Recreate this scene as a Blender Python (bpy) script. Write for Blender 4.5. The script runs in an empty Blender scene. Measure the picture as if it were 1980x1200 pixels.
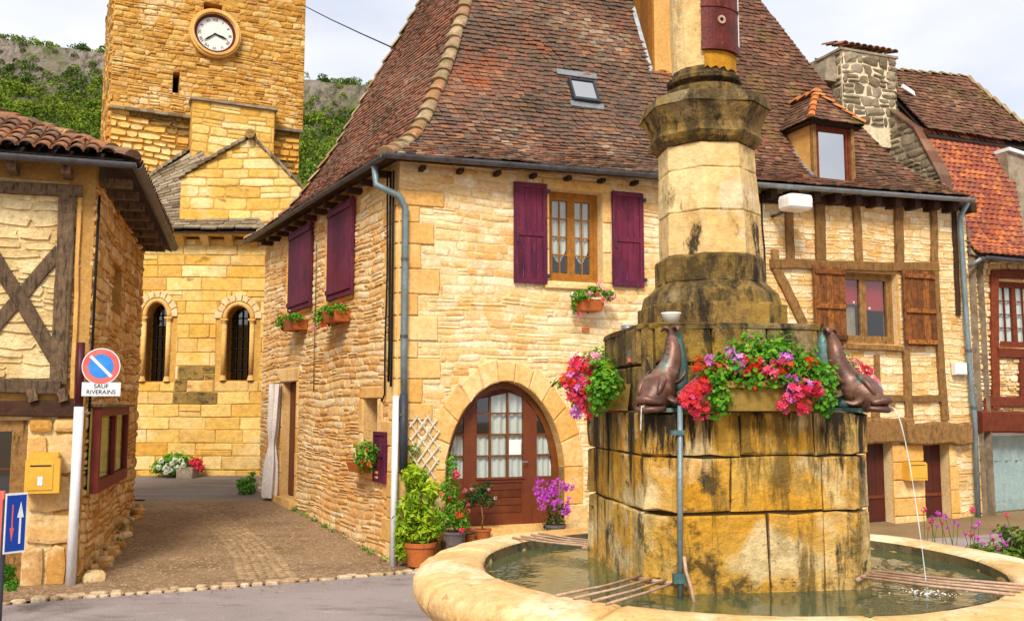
import bpy, math, random
import numpy as np
from mathutils import Vector, Matrix
from mathutils import noise as mn
V = Vector
R = random.Random(7)
C = bpy.context.scene.collection
SC = bpy.context.scene

# ------------------------------------------------------------------ camera
F, YH = 1800.0, 785.0                       # focal length in photo pixels, horizon row
PITCH = math.atan((YH - 600.0) / F)
cd = bpy.data.cameras.new('camera'); cam = bpy.data.objects.new('camera', cd); C.objects.link(cam)
cd.sensor_width = 36.0; cd.lens = 36.0 * F / 1980.0; cd.clip_start = .05; cd.clip_end = 3000
cam.location = (0, 0, 1.6); cam.rotation_euler = (math.radians(90) + PITCH, 0, 0)
SC.camera = cam

# ------------------------------------------------------------------ sky, sun, exposure
SUN_EL, SUN_AZ = 44.0, 190.0                # azimuth clockwise from +Y
world = bpy.data.worlds.new('World'); SC.world = world; world.use_nodes = True
nt = world.node_tree; nt.nodes.clear()
N = nt.nodes.new
out = N('ShaderNodeOutputWorld'); mixs = N('ShaderNodeMixShader')
b1 = N('ShaderNodeBackground'); b2 = N('ShaderNodeBackground'); sky = N('ShaderNodeTexSky')
sky.sky_type = 'NISHITA'; sky.sun_disc = False
sky.sun_elevation = math.radians(SUN_EL); sky.sun_rotation = math.radians(SUN_AZ)
b1.inputs['Strength'].default_value = .09
tc = N('ShaderNodeTexCoord'); mp = N('ShaderNodeMapping'); nz = N('ShaderNodeTexNoise'); cr = N('ShaderNodeValToRGB')
mp.inputs['Scale'].default_value = (1.2, 1.2, 3.2); mp.inputs['Location'].default_value = (3.1, 1.7, .4)
nz.inputs['Scale'].default_value = 1.6; nz.inputs['Detail'].default_value = 6; nz.inputs['Roughness'].default_value = .55
cr.color_ramp.elements[0].position = .30; cr.color_ramp.elements[0].color = (.62, .62, .62, 1)
cr.color_ramp.elements[1].position = .52; cr.color_ramp.elements[1].color = (1, 1, 1, 1)
nz2 = N('ShaderNodeTexNoise'); nz2.inputs['Scale'].default_value = 2.3; nz2.inputs['Detail'].default_value = 5
cc = N('ShaderNodeValToRGB')
cc.color_ramp.elements[0].position = .38; cc.color_ramp.elements[0].color = (.74, .78, .88, 1)
cc.color_ramp.elements[1].position = .62; cc.color_ramp.elements[1].color = (.97, .96, .95, 1)
L = nt.links.new
L(tc.outputs['Generated'], mp.inputs['Vector']); L(mp.outputs[0], nz.inputs['Vector']); L(mp.outputs[0], nz2.inputs['Vector'])
L(nz.outputs['Fac'], cr.inputs[0]); L(nz2.outputs['Fac'], cc.inputs[0]); L(cc.outputs[0], b2.inputs['Color'])
b2.inputs['Strength'].default_value = .60
L(sky.outputs[0], b1.inputs['Color']); L(cr.outputs[0], mixs.inputs[0]); L(b1.outputs[0], mixs.inputs[1]); L(b2.outputs[0], mixs.inputs[2])
L(mixs.outputs[0], out.inputs[0])
sd = bpy.data.lights.new('sun', 'SUN'); sd.energy = 2.2; sd.angle = math.radians(18); sd.color = (1, .94, .84)
sun = bpy.data.objects.new('sun', sd); C.objects.link(sun)
_a, _e = math.radians(SUN_AZ), math.radians(SUN_EL)
sdir = V((math.sin(_a) * math.cos(_e), math.cos(_a) * math.cos(_e), math.sin(_e)))
sun.rotation_euler = sdir.to_track_quat('Z', 'Y').to_euler()
SC.view_settings.view_transform = 'Standard'; SC.view_settings.look = 'None'
SC.view_settings.exposure = 0.93; SC.view_settings.gamma = 1; SC.view_settings.use_curve_mapping = False
SC.cycles.max_bounces = 6; SC.cycles.diffuse_bounces = 3; SC.cycles.transparent_max_bounces = 12
SC.cycles.use_denoising = True

# ------------------------------------------------------------------ photo pixel -> point on a real plane
cp, sp_ = math.cos(PITCH), math.sin(PITCH)
EYE = V((0, 0, 1.6))
def ray(px, py):
    v = 600.0 - py
    return V((px - 990.0, F * cp - v * sp_, F * sp_ + v * cp))
def on_z(px, py, z):
    r = ray(px, py); return EYE + r * ((z - 1.6) / r.z)
def on_Y(px, py, Y):
    r = ray(px, py); return EYE + r * (Y / r.y)
def project(p):
    x, y, z = p[0], p[1], p[2] - 1.6
    dep = y * cp + z * sp_; up = -y * sp_ + z * cp
    if dep < .05: return None
    return 990 + F * x / dep, 600 - F * up / dep, dep
class Wall:
    """a vertical plane: u runs to the right as seen from outside, n points out of it"""
    def __init__(s, O, u):
        s.O = V((O[0], O[1], 0)); s.u = V((u[0], u[1], 0)).normalized(); s.n = V((s.u.y, -s.u.x, 0))
    def P(s, u, z, d=0.0):
        return s.O + s.u * u + s.n * d + V((0, 0, z))
    def px(s, px, py, d=0.0):
        r = ray(px, py); t = ((s.O + s.n * d) - EYE).dot(s.n) / r.dot(s.n)
        q = EYE + r * t; return (q - s.O).dot(s.u), q.z
    def r(s, x0, y0, x1, y1, d=0.0):
        a = [s.px(x0, y0, d), s.px(x0, y1, d), s.px(x1, y0, d), s.px(x1, y1, d)]
        return (a[0][0] + a[1][0]) / 2, (a[2][0] + a[3][0]) / 2, (a[1][1] + a[3][1]) / 2, (a[0][1] + a[2][1]) / 2   # u0,u1,z0,z1
def dirv(px):
    r = ray(px, YH); v = V((r.x, r.y, 0)); v.normalize(); return v

# ------------------------------------------------------------------ colours and materials
def hx(h):
    h = h.lstrip('#'); o = []
    for i in (0, 2, 4):
        c = int(h[i:i + 2], 16) / 255.0
        o.append(c / 12.92 if c <= .04045 else ((c + .055) / 1.055) ** 2.4)
    return (*o, 1)
M = {}
def mat(name, ramp, mot=None, mots=6.0, mota=.5, stain=None, sts=(3, 3, .5), stlo=.52, sthi=.66, sta=.9, bump=.3, bs=60.0, rough=.85, metal=0.0, fine=.25, spec=.3, second=None, trans=None, bdist=.01, layers=()):
    m = bpy.data.materials.new(name); m.use_nodes = True; t = m.node_tree; t.nodes.clear(); n = t.nodes.new; l = t.links.new
    o = n('ShaderNodeOutputMaterial'); b = n('ShaderNodeBsdfPrincipled'); l(b.outputs[0], o.inputs[0])
    b.inputs['Roughness'].default_value = rough; b.inputs['Metallic'].default_value = metal
    b.inputs['Specular IOR Level'].default_value = spec
    geo = n('ShaderNodeNewGeometry'); pos = geo.outputs['Position']
    at = n('ShaderNodeAttribute'); at.attribute_name = 'tint'
    r = n('ShaderNodeValToRGB'); e = r.color_ramp.elements
    cols = [hx(c) for c in ramp]
    if len(cols) == 1: cols = cols * 2
    e[0].color = cols[0]; e[1].color = cols[-1]
    for i in range(1, len(cols) - 1):
        k = e.new(i / (len(cols) - 1)); k.color = cols[i]
    l(at.outputs['Fac'], r.inputs[0]); col = r.outputs[0]
    def noise(scale, detail=5, rg=.6, vec=None):
        q = n('ShaderNodeTexNoise'); q.inputs['Scale'].default_value = scale; q.inputs['Detail'].default_value = detail; q.inputs['Roughness'].default_value = rg
        l(vec or pos, q.inputs['Vector']); return q.outputs['Fac']
    def rng(f, lo, hi, a, c):
        q = n('ShaderNodeMapRange'); q.inputs['From Min'].default_value = lo; q.inputs['From Max'].default_value = hi
        q.inputs['To Min'].default_value = a; q.inputs['To Max'].default_value = c; l(f, q.inputs['Value']); return q.outputs[0]
    def mix(a, c, f, mode='MIX'):
        q = n('ShaderNodeMix'); q.data_type = 'RGBA'; q.blend_type = mode
        ii = [i for i in q.inputs if i.type == 'RGBA']
        if isinstance(f, float): q.inputs[0].default_value = f
        else: l(f, q.inputs[0])
        for s, v in ((ii[0], a), (ii[1], c)):
            if isinstance(v, tuple): s.default_value = v
            else: l(v, s)
        return [x for x in q.outputs if x.type == 'RGBA'][0]
    if mot: col = mix(col, hx(mot), rng(noise(mots), .42, .62, 0, mota))
    if second: col = mix(col, hx(second[0]), rng(noise(second[1], 3), second[2], second[3], 0, second[4]))
    if stain:
        mpn = n('ShaderNodeMapping'); mpn.inputs['Scale'].default_value = sts; l(pos, mpn.inputs['Vector'])
        col = mix(col, hx(stain), rng(noise(1.0, 7, .7, mpn.outputs[0]), stlo, sthi, 0, sta))
    for (lc, lsc, llo, lhi, lam, lz) in layers:
        mpn = n('ShaderNodeMapping'); mpn.inputs['Scale'].default_value = lsc; mpn.inputs['Location'].default_value = (len(name) * 1.3, lsc[2], 2.2); l(pos, mpn.inputs['Vector'])
        fac = noise(1.0, 8, .72, mpn.outputs[0])
        if lz:      # dirt thicker under the ledges it drips from: (z at the top, thickness, amount)
            sx = n('ShaderNodeSeparateXYZ'); l(pos, sx.inputs[0]); zz = rng(sx.outputs[2], lz[0] - lz[1], lz[0], 0, lz[2]); ad = n('ShaderNodeMath'); ad.operation = 'ADD'; l(fac, ad.inputs[0]); l(zz, ad.inputs[1]); fac = ad.outputs[0]
        col = mix(col, hx(lc), rng(fac, llo, lhi, 0, lam))
    if fine:
        g = rng(noise(bs * .7, 4, .7), .3, .7, 1 - fine, 1 + fine * .7)
        q = n('ShaderNodeVectorMath'); q.operation = 'SCALE'; l(col, q.inputs[0]); l(g, q.inputs['Scale']); col = q.outputs[0]
    l(col, b.inputs['Base Color'])
    if bump:
        bp = n('ShaderNodeBump'); bp.inputs['Strength'].default_value = bump; bp.inputs['Distance'].default_value = bdist
        l(noise(bs, 6, .65), bp.inputs['Height']); l(bp.outputs[0], b.inputs['Normal'])
    if trans:
        tr = n('ShaderNodeBsdfTranslucent'); l(col, tr.inputs['Color']); ms = n('ShaderNodeMixShader'); ms.inputs[0].default_value = trans
        l(b.outputs[0], ms.inputs[1]); l(tr.outputs[0], ms.inputs[2]); l(ms.outputs[0], o.inputs[0])
    M[name] = m; return m
def glassmat(name, tint, gl=.3):
    m = bpy.data.materials.new(name); m.use_nodes = True; t = m.node_tree; t.nodes.clear(); n = t.nodes.new; l = t.links.new
    o = n('ShaderNodeOutputMaterial'); a = n('ShaderNodeBsdfTransparent'); g = n('ShaderNodeBsdfGlossy'); ms = n('ShaderNodeMixShader')
    a.inputs[0].default_value = hx(tint); g.inputs['Roughness'].default_value = .03; ms.inputs[0].default_value = gl
    l(a.outputs[0], ms.inputs[1]); l(g.outputs[0], ms.inputs[2]); l(ms.outputs[0], o.inputs[0]); M[name] = m

# ------------------------------------------------------------------ mesh helpers
def vn(a, b, c): return (b - a).cross(c - a)
class MB:
    def __init__(s): s.v = []; s.f = []; s.t = []; s.m = []; s.mi = 0
    def add(s, vs, fs, t=.5):
        o = len(s.v); s.v += [tuple(p) for p in vs]; s.f += [tuple(i + o for i in f) for f in fs]
        s.t += [t] * len(fs); s.m += [s.mi] * len(fs); return s
    def hexa(s, p, t=.5):     # p: 4 bottom, 4 top (same order)
        return s.add(p, [(3, 2, 1, 0), (4, 5, 6, 7), (0, 1, 5, 4), (1, 2, 6, 5), (2, 3, 7, 6), (3, 0, 4, 7)], t)
    def box(s, W, u0, u1, z0, z1, d0, d1, t=.5):
        P = W.P
        return s.hexa([P(u0, z0, d1), P(u1, z0, d1), P(u1, z0, d0), P(u0, z0, d0), P(u0, z1, d1), P(u1, z1, d1), P(u1, z1, d0), P(u0, z1, d0)], t)
    def beam(s, W, a, b, w, d0, d1, t=.5, wob=0.0, n=6, rng=R):
        """a timber from (u,z) a to b, w wide, with wobbling edges"""
        a = V((a[0], a[1])); b = V((b[0], b[1])); dr = (b - a).normalized(); nn = V((-dr.y, dr.x))
        L_, Rr = [], []
        for i in range(n + 1):
            c = a.lerp(b, i / n) + nn * rng.uniform(-wob, wob)
            h = w / 2 * (1 + rng.uniform(-wob, wob) * 4)
            L_.append(c + nn * h); Rr.append(c - nn * h)
        vs = []; fs = []
        for i in range(n + 1):
            for q, d in ((L_[i], d0), (L_[i], d1 - w * .06), (L_[i] - nn * w * .08, d1), (Rr[i] + nn * w * .08, d1), (Rr[i], d1 - w * .06), (Rr[i], d0)):
                vs.append(W.P(q.x, q.y, d))
        for i in range(n):
            for k in range(6):
                a0 = i * 6 + k; a1 = i * 6 + (k + 1) % 6; fs.append((a0, a1, a1 + 6, a0 + 6))
        fs += [tuple(range(5, -1, -1)), tuple(range(n * 6, n * 6 + 6))]
        return s.add(vs, fs, t)
    def tube(s, pts, r, n=8, t=.5, cap=True, flat=None):
        pts = [V(p) for p in pts]; k = len(pts); rs = r if isinstance(r, (list, tuple)) else [r] * k
        vs = []; fs = []; up = V((0, 0, 1)); side = None
        for i, p in enumerate(pts):
            tg = (pts[min(i + 1, k - 1)] - pts[max(i - 1, 0)]).normalized()
            if side is None: side = tg.cross(up if abs(tg.z) < .95 else V((1, 0, 0))).normalized()
            side = (side - tg * side.dot(tg)).normalized(); oth = tg.cross(side)
            ra = rs[i]; rb = ra if flat is None else ra * (flat[i] if isinstance(flat, list) else flat)
            for j in range(n):
                a = 2 * math.pi * j / n; vs.append(p + side * math.cos(a) * ra + oth * math.sin(a) * rb)
        for i in range(k - 1):
            for j in range(n):
                a0 = i * n + j; a1 = i * n + (j + 1) % n; fs.append((a0, a1, a1 + n, a0 + n))
        if cap: fs += [tuple(range(n - 1, -1, -1)), tuple(range((k - 1) * n, k * n))]
        return s.add(vs, fs, t)
    def lathe(s, prof, c, n=24, t=.5, a0=0, a1=2 * math.pi, jit=0, rng=R):
        full = abs(a1 - a0 - 2 * math.pi) < 1e-6; m = n if full else n + 1; vs = []; fs = []; k = len(prof)
        for j in range(m):
            a = a0 + (a1 - a0) * j / n
            for (r, z) in prof:
                r2 = r * (1 + rng.uniform(-jit, jit)); vs.append((c[0] + math.cos(a) * r2, c[1] + math.sin(a) * r2, c[2] + z))
        for j in range(n):
            b0 = j * k; b1 = ((j + 1) % m) * k
            for i in range(k - 1): fs.append((b0 + i, b1 + i, b1 + i + 1, b0 + i + 1))
        return s.add(vs, fs, t)
    def prism(s, poly, z0f, z1f, t=.5):   # poly: 3D points base, z0f/z1f vectors to add
        k = len(poly); vs = [V(p) + z0f for p in poly] + [V(p) + z1f for p in poly]
        fs = [tuple(range(k - 1, -1, -1)), tuple(range(k, 2 * k))] + [(i, (i + 1) % k, (i + 1) % k + k, i + k) for i in range(k)]
        return s.add(vs, fs, t)
    def plate(s, W, poly, d0, d1, t=.5):  # poly in (u,z), extruded from d0 to d1
        k = len(poly); vs = [W.P(u, z, d0) for u, z in poly] + [W.P(u, z, d1) for u, z in poly]
        fs = [tuple(range(k - 1, -1, -1)), tuple(range(k, 2 * k))] + [(i, (i + 1) % k, (i + 1) % k + k, i + k) for i in range(k)]
        return s.add(vs, fs, t)
    def build(s, name, m, parent=None, smooth=False, kind=None, label=None):
        o0 = worldloc(parent)
        return mkobj(name, s.v, s.f, s.t, m, parent, o0, smooth, kind, label, s.m)
WL = {}
def worldloc(p): return WL.get(p.name, V((0, 0, 0))) if p else V((0, 0, 0))
def mkmesh(name, v, f, t, ms, o0, smooth=False, mi=None):
    me = bpy.data.meshes.new(name)
    if o0.length: v = [(p[0] - o0[0], p[1] - o0[1], p[2] - o0[2]) for p in v]
    me.from_pydata(v, [], f); 
    a = me.attributes.new('tint', 'FLOAT', 'FACE'); a.data.foreach_set('value', t)
    for q in (ms if isinstance(ms, (list, tuple)) else [ms]): me.materials.append(M[q] if isinstance(q, str) else q)
    if mi and isinstance(ms, (list, tuple)): me.polygons.foreach_set('material_index', mi)
    if smooth: me.polygons.foreach_set('use_smooth', [True] * len(f))
    return me
def mkobj(name, v, f, t, ms, parent, o0, smooth=False, kind=None, label=None, mi=None):
    o = bpy.data.objects.new(name, mkmesh(name, v, f, t, ms, o0, smooth, mi)); C.objects.link(o)
    if parent: o.parent = parent
    WL[o.name] = V(o0)
    if kind: o['kind'] = kind
    if label: o['label'] = label
    return o
def tag(o, label, cat, group=None):
    o['label'] = label; o['category'] = cat
    if group: o['group'] = group
    return o
def thing(name, label, cat, loc=(0, 0, 0), group=None):
    o = bpy.data.objects.new(name, None); C.objects.link(o); o.location = loc; o.empty_display_size = .1
    WL[o.name] = V(loc); return tag(o, label, cat, group)
def copy_tree(o, loc=None, parent=None):
    c = o.copy(); C.objects.link(c)
    if parent: c.parent = parent
    if loc is not None: c.location = loc; WL[c.name] = V(loc)
    for ch in [x for x in o.children]: copy_tree(ch, None, c)
    return c
def emit(pieces, name, m, parent, limit=300, rest=None, smooth=False, mix=None, label=None):
    """pieces: (verts, faces, tint). The ones that show largest become parts, the rest one stuff part."""
    def key(p):
        c = sum((V(q) for q in p[0]), V((0, 0, 0))) / len(p[0]); pr = project(c)
        if pr is None or not (-30 < pr[0] < 2010 and -30 < pr[1] < 1230): return -1
        v = np.array(p[0]); e = v.max(0) - v.min(0); e.sort(); return e[2] * e[1] / (pr[2] ** 2)
    ks = sorted(((key(p), i) for i, p in enumerate(pieces)), reverse=True)
    o0 = worldloc(parent); n = 0; mb = MB()
    for k, i in ks:
        v, f, t = pieces[i]
        if n < limit and k > 0:
            mkobj(name, v, f, [t] * len(f), m, parent, o0, smooth); n += 1
        else: mb.add(v, f, t)
    if mb.v: mb.build(rest or (name + '_field'), m, parent, smooth, 'stuff')

# ------------------------------------------------------------------ masonry
def subtract(rects, op, mn=.012):
    out = []
    for (a, b, c, d) in rects:
        if op[1] <= a or op[0] >= b or op[3] <= c or op[2] >= d: out.append((a, b, c, d)); continue
        if op[0] - a > mn: out.append((a, op[0], c, d))
        if b - op[1] > mn: out.append((op[1], b, c, d))
        m0, m1 = max(a, op[0]), min(b, op[1])
        if op[2] - c > mn: out.append((m0, m1, c, op[2]))
        if d - op[3] > mn: out.append((m0, m1, op[3], d))
    return out
def clip(poly, planes):
    for (a, b, c) in planes:           # keep a*u+b*z<=c
        o = []; k = len(poly)
        for i in range(k):
            p, q = poly[i], poly[(i + 1) % k]; fp = a * p[0] + b * p[1] - c; fq = a * q[0] + b * q[1] - c
            if fp <= 0: o.append(p)
            if (fp < 0 < fq) or (fq < 0 < fp):
                t = fp / (fp - fq); o.append((p[0] + (q[0] - p[0]) * t, p[1] + (q[1] - p[1]) * t))
        poly = o
        if len(poly) < 3: return []
    return poly
def area(poly):
    return abs(sum(poly[i][0] * poly[(i + 1) % len(poly)][1] - poly[(i + 1) % len(poly)][0] * poly[i][1] for i in range(len(poly)))) / 2
def halfplane(p, q):                   # keep the side to the right of p->q
    dx, dz = q[0] - p[0], q[1] - p[1]; a, b = -dz, dx; return (a, b, a * p[0] + b * p[1])
def stone(W, poly, gap, dep, t, rng, jit=.12, back=-.02):
    cu = sum(p[0] for p in poly) / len(poly); cz = sum(p[1] for p in poly) / len(poly)
    us = [p[0] for p in poly]; zs = [p[1] for p in poly]; w = max(us) - min(us); h = max(zs) - min(zs); k = len(poly); sm = min(w, h)
    rg = min(gap, sm * .25); ring = []
    for i in range(k):
        p, q = poly[i], poly[(i + 1) % k]
        def ins(u, z, j):
            du, dz = cu - u, cz - z
            u2 = u + math.copysign(min(abs(du), rg), du); z2 = z + math.copysign(min(abs(dz), rg), dz)
            return (u2 + rng.uniform(-j, j) * sm, z2 + rng.uniform(-j, j) * sm * .7)
        cpt = ins(p[0], p[1], jit)
        cc_ = .16 if jit > .04 else .012
        ring.append((cpt[0] + (cu - cpt[0]) * cc_ * min(1, sm / max(w, 1e-6)), cpt[1] + (cz - cpt[1]) * cc_))
        if math.hypot(p[0] - q[0], p[1] - q[1]) > sm * .7:
            ring.append(ins((p[0] + q[0]) / 2, (p[1] + q[1]) / 2, jit * .6))
    n = len(ring); e = min(.25 * sm, (.018 + dep * .5) if jit > .04 else .009)
    def shrink(pt, e):
        du, dz = cu - pt[0], cz - pt[1]; return (pt[0] + math.copysign(min(abs(du) * .8, e), du), pt[1] + math.copysign(min(abs(dz) * .8, e), dz))
    tilt = (rng.uniform(-.25, .25) * dep / max(w, .01), rng.uniform(-.25, .25) * dep / max(h, .01))
    vs = [W.P(u, z, back) for u, z in ring] + [W.P(u, z, dep * .55 + rng.uniform(-.1, .1) * dep) for u, z in ring]
    for u, z in ring:
        a, b = shrink((u, z), e); vs.append(W.P(a, b, dep + (a - cu) * tilt[0] + (b - cz) * tilt[1] + rng.uniform(-.12, .12) * dep))
    fs = []
    for i in range(n):
        j = (i + 1) % n; fs += [(i, j, j + n, i + n), (i + n, j + n, j + 2 * n, i + 2 * n)]
    vs.append(W.P(cu, cz, dep * (1.06 if jit > .04 else 1.0))); fs += [(i + 2 * n, (i + 1) % n + 2 * n, 3 * n) for i in range(n)]
    nrm = (vs[1] - vs[0]).cross(vs[n] - vs[0])
    # orient outward: signed area
    sa = sum(ring[i][0] * ring[(i + 1) % n][1] - ring[(i + 1) % n][0] * ring[i][1] for i in range(n))
    if sa < 0: fs = [f[::-1] for f in fs]
    return vs, fs, t
def masonry(W, u0, u1, z0, z1, ch=(.06, .11), sw=(.16, .4), gap=.006, dep=(.008, .02), openings=(), planes=(), seed=1, jit=.12, wave=.012, split=.2, tfun=None, back=-.02):
    rng = random.Random(seed); out = []; z = z0; ph = [rng.uniform(0, 6) for _ in range(3)]
    def wv(u, z): return wave * (math.sin(u * 2.3 + ph[0] + z * 1.7) + .6 * math.sin(u * 5.9 + ph[1] - z * 3) )
    while z < z1 - .01:
        h = rng.uniform(*ch)
        if z + h > z1 - ch[0] * .5: h = z1 - z
        u = u0 - rng.uniform(0, sw[0])
        while u < u1:
            w = rng.uniform(*sw) * (.7 + .6 * rng.random())
            cells = [(u, u + w, z, z + h)]
            if rng.random() < split and h > ch[0]: m = z + h * rng.uniform(.4, .6); cells = [(u, u + w, z, m), (u, u + w, m, z + h)]
            for c in cells:
                rs = [(max(c[0], u0), min(c[1], u1), c[2], c[3])]
                if rs[0][1] - rs[0][0] < .015: continue
                for op in openings: rs = subtract(rs, op)
                for (a, b, e, g) in rs:
                    atbase = lambda zz: wv
                    f0 = 0 if (e <= z0 + 1e-6) else 1; f1 = 0 if g >= z1 - 1e-6 else 1
                    touched = (a, b, e, g) != (max(c[0], u0), min(c[1], u1), c[2], c[3])
                    k = 0 if touched else 1
                    poly = [(a, e + k * f0 * wv(a, e)), (b, e + k * f0 * wv(b, e)), (b, g + k * f1 * wv(b, g)), (a, g + k * f1 * wv(a, g))]
                    if planes: poly = clip(poly, planes)
                    if len(poly) < 3 or area(poly) < .0006: continue
                    t = rng.random()
                    if tfun: t = tfun((a + b) / 2, (e + g) / 2, t, rng)
                    out.append(stone(W, poly, gap, rng.uniform(*dep), t, rng, jit, back))
            u += w
        z += h
    return out
def backing(mb, W, u0, u1, z0, z1, openings=(), planes=(), d=0.0, t=.5, thick=.25):
    rs = [(u0, u1, z0, z1)]
    for op in openings: rs = subtract(rs, op, 1e-4)
    for (a, b, c, e) in rs:
        poly = [(a, c), (b, c), (b, e), (a, e)]
        if planes: poly = clip(poly, planes)
        if len(poly) >= 3: mb.plate(W, poly, d - thick, d, t)
def arch_rects(uc, hw, z0, zs, rise, n=10, point=0.0):
    """openings that fill an arch: jambs to zs, then slices of a (slightly pointed) curve"""
    o = [(uc - hw, uc + hw, z0, zs)]
    for i in range(n):
        a = i / n; b = (i + 1) / n; w = arch_w(hw, (a + b) / 2, point); o.append((uc - w, uc + w, zs + rise * a, zs + rise * b))
    return o
def arch_w(hw, t, point=0.0): return hw * ((1 - t ** 2) ** .5 * (1 - point) + (1 - t) ** .8 * point)
def arch_curve(uc, hw, zs, rise, n=16, point=0.0):
    pts = []
    for i in range(n + 1):
        a = math.pi * i / n; t = math.sin(a); w = arch_w(hw, min(t, 1), point)
        pts.append((uc - math.copysign(w, math.cos(a)), zs + rise * t))
    return pts
# ------------------------------------------------------------------ roof tiles
def tiles(rows, w, rng, th=.012, lap=1.45, lift=.012, tf=None, off=0.0, curve=0.0, jit=1.0, sagamt=0.0):
    """rows: list of (A,B) end points from the eave up. Returns pieces."""
    out = []
    for k in range(len(rows) - 1):
        A, B = V(rows[k][0]), V(rows[k][1]); A1, B1 = V(rows[k + 1][0]), V(rows[k + 1][1]); ln = (B - A).length
        if ln < w * .6: continue
        n = max(1, int(round(ln / w))); sh = .5 * (k % 2)
        for i in range(-1 if sh else 0, n):
            a = max(0, (i + sh) / n); b = min(1, (i + 1 + sh) / n)
            if b - a < .25 / n: continue
            g = .02 / n; a += g; b -= g
            P0, P1 = A.lerp(B, a), A.lerp(B, b)
            # foot of the same parameter on the next row, measured along the slope
            t0 = max(0, min(1, (P0 - A1).dot(B1 - A1) / (B1 - A1).length_squared)) if (B1 - A1).length > 1e-6 else 0
            t1 = max(0, min(1, (P1 - A1).dot(B1 - A1) / (B1 - A1).length_squared)) if (B1 - A1).length > 1e-6 else 1
            Q0, Q1 = A1.lerp(B1, t0), A1.lerp(B1, t1)
            if (Q1 - Q0).length < 1e-4: Q1 = Q0 + (P1 - P0) * .1
            up = ((Q0 + Q1) - (P0 + P1)) / 2; nn = (P1 - P0).cross(up).normalized()
            if nn.z < 0: nn = -nn
            sg = nn * (sagamt * mn.noise(P0 * 1.1)) if sagamt else nn * 0; P0 = P0 + sg; P1 = P1 + (nn * (sagamt * mn.noise(P1 * 1.1)) if sagamt else nn * 0); Q0 = Q0 + sg; Q1 = Q1 + sg
            j = up * rng.uniform(-.14, .14) * jit; lf = nn * (off + lift * rng.uniform(.7, 1.5)); tt = nn * th; tw = nn * rng.uniform(-.006, .006) * jit
            p0, p1 = P0 + j + lf + tw, P1 + j + lf - tw
            q0, q1 = P0 + (Q0 - P0) * lap + nn * (off - .002), P1 + (Q1 - P1) * lap + nn * (off - .002)
            t = rng.random()
            if tf: t = tf((P0 + P1) / 2, t, rng)
            if curve:
                m = (p0 + p1) / 2 + nn * curve; mq = (q0 + q1) / 2 + nn * curve
                vs = [p0, m, p1, q1, mq, q0, p0 + tt, m + tt, p1 + tt, q1 + tt, mq + tt, q0 + tt]
                fs = [(6, 7, 10, 11), (7, 8, 9, 10), (0, 1, 7, 6), (1, 2, 8, 7), (2, 3, 9, 8), (5, 0, 6, 11), (0, 5, 4, 1), (1, 4, 3, 2)]
            else:
                c = (p1 - p0) * .10; uu = up * .1
                vs = [p0 + uu, p0 + c, p1 - c, p1 + uu, q1, q0]
                vs = vs + [v + tt for v in vs]
                fs = [(6, 7, 8, 9, 10, 11), (0, 1, 7, 6), (1, 2, 8, 7), (2, 3, 9, 8), (3, 4, 10, 9), (5, 0, 6, 11)]
            out.append((vs, fs, t))
    return out
# ------------------------------------------------------------------ leaves and flowers
def leafy(blobs, size, rng, sides=5, up=.35, dense_shell=.35, droop=.3):
    """leaf faces spread through ellipsoids; blobs: (centre, (rx,ry,rz), count)"""
    mb = MB()
    for c, rr, n in blobs:
        c = V(c)
        for _ in range(n):
            d = V((rng.gauss(0, 1), rng.gauss(0, 1), rng.gauss(0, 1))).normalized(); q = rng.uniform(dense_shell, 1) ** .6 * rng.uniform(.8, 1.12)
            p = c + V((d.x * rr[0], d.y * rr[1], d.z * rr[2])) * q
            nn = (d + V((rng.gauss(0, .5), rng.gauss(0, .5), up + rng.gauss(0, .5)))).normalized()
            a = nn.orthogonal().normalized(); b = nn.cross(a); an = rng.uniform(0, 6.28); a, b = a * math.cos(an) + b * math.sin(an), b * math.cos(an) - a * math.sin(an)
            s = size * rng.uniform(.6, 1.3)
            if sides == 4:   # pointed leaf
                vs = [p - b * s, p + a * s * .42 + nn * s * .1, p + b * s - nn * s * droop, p - a * s * .42 + nn * s * .1]; fs = [(0, 1, 2), (0, 2, 3)]
            else:
                vs = [p + nn * s * -.12] + [p + (a * math.cos(6.283 * i / sides) + b * math.sin(6.283 * i / sides)) * s * rng.uniform(.42, .62) + nn * s * .08 * rng.uniform(-1, 1) for i in range(sides)]
                fs = [(0, i + 1, (i + 1) % sides + 1) for i in range(sides)]
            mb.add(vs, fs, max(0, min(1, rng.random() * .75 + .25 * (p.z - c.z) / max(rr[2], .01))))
    return mb
def blossom_mesh(name, m, r, seed, petals=16):
    rng = random.Random(seed); mb = MB()
    for _ in range(petals):
        d = V((rng.gauss(0, 1), rng.gauss(0, 1), rng.gauss(0, 1))).normalized(); p = d * r * rng.uniform(.5, .9)
        a = (d + V((rng.gauss(0, .4), rng.gauss(0, .4), rng.gauss(0, .4)))).normalized().orthogonal().normalized(); b = d.cross(a)
        s = r * rng.uniform(.4, .6); an = rng.uniform(0, 6); t = rng.random()
        for k in range(5):
            q = an + k * 1.2566; e1 = a * math.cos(q - .5) + b * math.sin(q - .5); e2 = a * math.cos(q + .5) + b * math.sin(q + .5); em = a * math.cos(q) + b * math.sin(q)
            mb.add([p, p + e1 * s * .7 + d * s * .2, p + em * s + d * s * .3, p + e2 * s * .7 + d * s * .2], [(0, 1, 2, 3)], t)
    return mkmesh(name, mb.v, mb.f, mb.t, m, V((0, 0, 0)))
BLOS = {}
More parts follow.
